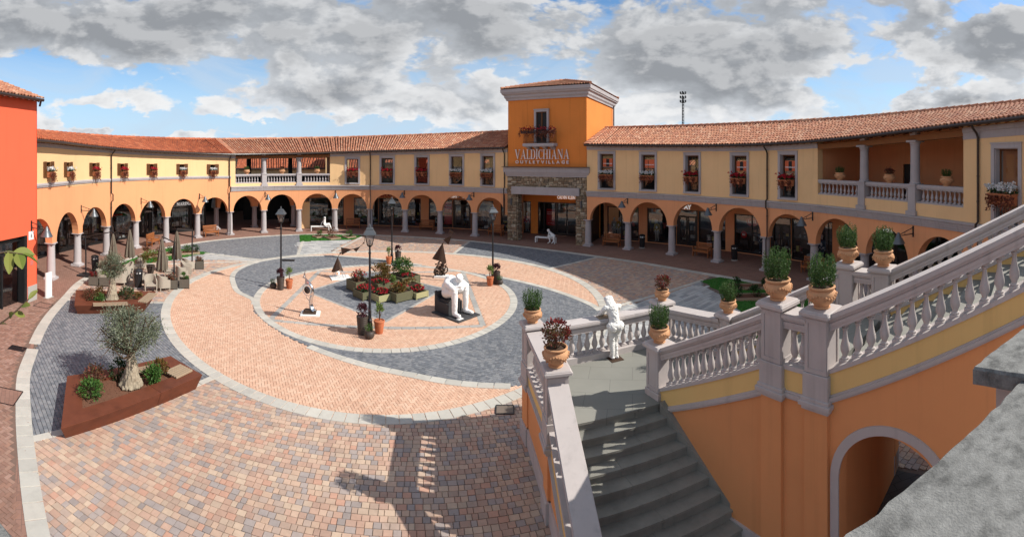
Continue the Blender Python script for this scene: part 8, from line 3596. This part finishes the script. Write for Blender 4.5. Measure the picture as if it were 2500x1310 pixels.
c_den, c_pale, c_olv, c_pink, c_blk = cl('cloth_denim', (.06, .09, .14)), cl('cloth_pale', (.42, .40, .37)), cl('cloth_mustard', (.40, .30, .05)), cl('cloth_pink', (.55, .10, .18)), cl('cloth_black', (.02, .02, .022))
MQ = {'pale': mannequin(c_pale, c_pale), 'denim': mannequin(c_den, c_den), 'mustard': mannequin(c_olv, c_pale), 'pink': mannequin(c_pink, c_pale), 'black': mannequin(c_pale, c_blk)}
TR = T.rotation_euler.z
for kind, P, u, lb in (('pale', LP, 4.43, 'pale dressed mannequin in the window left of the LIVIANA shop'), ('denim', LP, 4.59, 'denim clad mannequin in the window left of the LIVIANA shop'), ('pale', LP, 5.38, 'left one of two pale mannequins in the LIVIANA window'),
                       ('black', LP, 5.52, 'right one of two pale mannequins in the LIVIANA window'), ('black', LP, 13.80, 'mannequin in dark trousers in the window beside the tower'), ('pale', LP, 13.96, 'pale mannequin in the window beside the tower'),
                       ('pale', RP, .25, 'pale clad mannequin in the first shop window right of the tower'), ('mustard', RP, .38, 'mustard clad mannequin in the first shop window right of the tower'),
                       ('mustard', RP, 1.2, 'mustard clad mannequin in the second shop window right of the tower'), ('denim', RP, 3.30, 'denim clad mannequin under the LeVI\'S sign'), ('denim', RP, 4.46, 'man mannequin in a denim jacket behind the rosemary pots'),
                       ('black', LP, 2.2, 'mannequin in dark trousers in the window by the red building')):
    place(MQ[kind], P.at(u, -ADEP - .45, .06), lb, facing(P, u))
q = TA + Matrix.Rotation(TR, 3, 'Z') @ Vector((-.2, 4.35, .05))
place(MQ['pink'], tuple(q), 'pink clad mannequin in the shop window under the tower', TR)

# ================================================================== SMALL THINGS ON THE GROUND
def cover(label, loc, sx, sy, rz, grate=False, material=None):
    t = thing('manhole_cover', label, 'manhole', (*loc, .012), rz)
    mb = MB()
    for x, y, a, b in ((0, sy / 2, sx, .03), (0, -sy / 2, sx, .03), (sx / 2, 0, .03, sy - .03), (-sx / 2, 0, .03, sy - .03)):
        mb.box((x, y, .004), (a, b, .012))
    if grate:
        n = int(sx / .06)
        for k in range(n):
            mb.box((-sx / 2 + (k + .5) * sx / n, 0, .003), (.022, sy - .03, .012))
        for k in range(3):
            mb.box((0, -sy / 2 + (k + 1) * sy / 4, .0025), (sx - .04, .02, .011))
    mb.build('frame', m_iron, t)
    mb = MB()
    mb.box((0, 0, -.003), (sx - .04, sy - .04, .008))
    mb.build('lid', material or (m_dark if grate else m_arcade), t)


cover('square iron framed cover in the mixed paving near the staircase', (-.2, 12.38), .5, .42, .0, material=m_joint)
cover('dark drain grate in the brown brick at the left edge', (-14.62, 7.3), .60, .36, .68, True)
cover('square cover in the brown brick before the red building', (-18.3, 10.5), .75, .6, .5)
cover('corner of a large cover in the brown brick at the lower left', (-11.9, 5.5), .9, .8, .75)
cover('dark grate at the outer edge of the left grey crescent', (-14.6, 26.6), .9, .5, .4, True)
t = thing('sign_totem', 'narrow white sign totem beside the red building', 'sign', (-19.25, 11.35, 0), .35)
mb = MB()
mb.cbox((0, 0, .62), (.10, .44, 1.24), .006)
mb.build('panel', m_white, t)
mb = MB()
mb.box((0, 0, .01), (.3, .5, .02))
mb.build('foot', m_strip, t)
# leafy lemon shoots that reach over the parapet at the left edge
random.seed(97)
t = thing('lemon_branch', 'yellow green lemon leaves on thin shoots at the left edge, close to the viewer', 'branch', (-1.62, .42, 5.9))
mb = MB()
sh1 = crom([(-.02, .0, 0), (.06, .05, .35), (.14, .12, .70), (.24, .20, .775), (.325, .245, .785)], 5)
sh2 = crom([(-.02, .0, 0), (.10, .08, .25), (.18, .15, .46), (.28, .22, .57), (.34, .26, .64)], 5)
for s in (sh1, sh2):
    mb.tube(s, [.006 - .004 * i / len(s) for i in range(len(s))], 5)
mb.build('shoot', m_twig, t)


def big_leaf(base, d, ln, w_, nrm):
    base, d, n = Vector(base), Vector(d).normalized(), Vector(nrm).normalized()
    s = d.cross(n).normalized()
    n = s.cross(d)
    lb = MB()
    rows = 7
    v = []
    for k in range(rows):
        f = k / (rows - 1)
        q = math.sin(PI * min(1, f * .93 + .05)) ** .8 * w_
        p = base + d * ln * f - n * .16 * ln * f * f
        v += [p - s * q + n * q * .35, p - n * .0, p + s * q + n * q * .35]
    fc = []
    for k in range(rows - 1):
        a = 3 * k
        fc += [(a, a + 1, a + 4, a + 3), (a + 1, a + 2, a + 5, a + 4)]
    lb.add(v, fc)
    lb.build('leaf', l_lemon, t, True)


for i, (sh, f) in enumerate(((sh1, .62), (sh1, .72), (sh1, .8), (sh1, .86), (sh1, .92), (sh1, .97), (sh1, 1.0), (sh2, .55), (sh2, .66), (sh2, .76), (sh2, .84), (sh2, .92), (sh2, 1.0))):
    p = sh[min(len(sh) - 1, int(f * (len(sh) - 1)))]
    ax = Vector(sh[-1] - sh[-4]).normalized()
    sd_ = Vector((ax.y, -ax.x, 0)) * (1 if i % 2 else -1)
    d = ax * random.uniform(.3, 1) + sd_ * random.uniform(.2, .9) + Vector((0, 0, random.uniform(-.75, .25)))
    k = 1.0 if sh is sh1 else .55
    big_leaf(p, d, random.uniform(.060, .082) * k, random.uniform(.017, .022) * k, (random.gauss(.5, .4), random.gauss(-.6, .4), 1))
# next square seen through the passage: closed white parasol and a hedge
hp = LP.at(7.62, -13.5, 0)
t = thing('parasol', 'closed white parasol in the next square, seen through the passage arch', 'parasol', hp)
mb = MB()
mb.tube([(0, 0, 0), (0, 0, 2.6)], .03, 6)
mb.build('mast', m_iron, t)
mb = MB()
n = 16
v = []
for r, z in ((.03, 2.62), (.10, 2.3), (.20, 1.6), (.26, .95), (.22, .9)):
    for i in range(n):
        q = r * (1.25 if i % 2 else .8)
        v.append((q * math.cos(2 * PI * i / n), q * math.sin(2 * PI * i / n), z))
mb.add(v, [(k * n + i, k * n + n + i, k * n + n + (i + 1) % n, k * n + (i + 1) % n)[::-1] for k in range(4) for i in range(n)])
mb.build('canopy', m_white, t)
for k, (u, o, lb) in enumerate(((7.3, -14.5, 'green bush left of the white parasol beyond the passage'), (8.0, -14.6, 'dark green bush right of the white parasol beyond the passage'))):
    shrub(lb, LP.at(u, o, 0), (1.2, 1.0, .9), 900, .16, .05, l_green if k == 0 else l_dark)

# a few windblown leaves and scraps so the stones are not swept bare
mb = MB()
for i in range(260):
    a, r = random.uniform(-1.1, 1.05), random.uniform(8.5, 26)
    x, y = r * math.sin(a), r * math.cos(a)
    if region(np.array([[x, y]]))[0] in ('grass',) or inpoly(np.array([x]), np.array([y]), STAIR_FOOT)[0]:
        continue
    mb.leaf((x, y, .012), (random.gauss(0, .025), random.gauss(0, .025), .004), .009, (0, 0, 1))
o = mb.build('fallen_leaves', l_vine, kind='stuff')
o['label'] = 'scattered dry leaves lying on the paving'
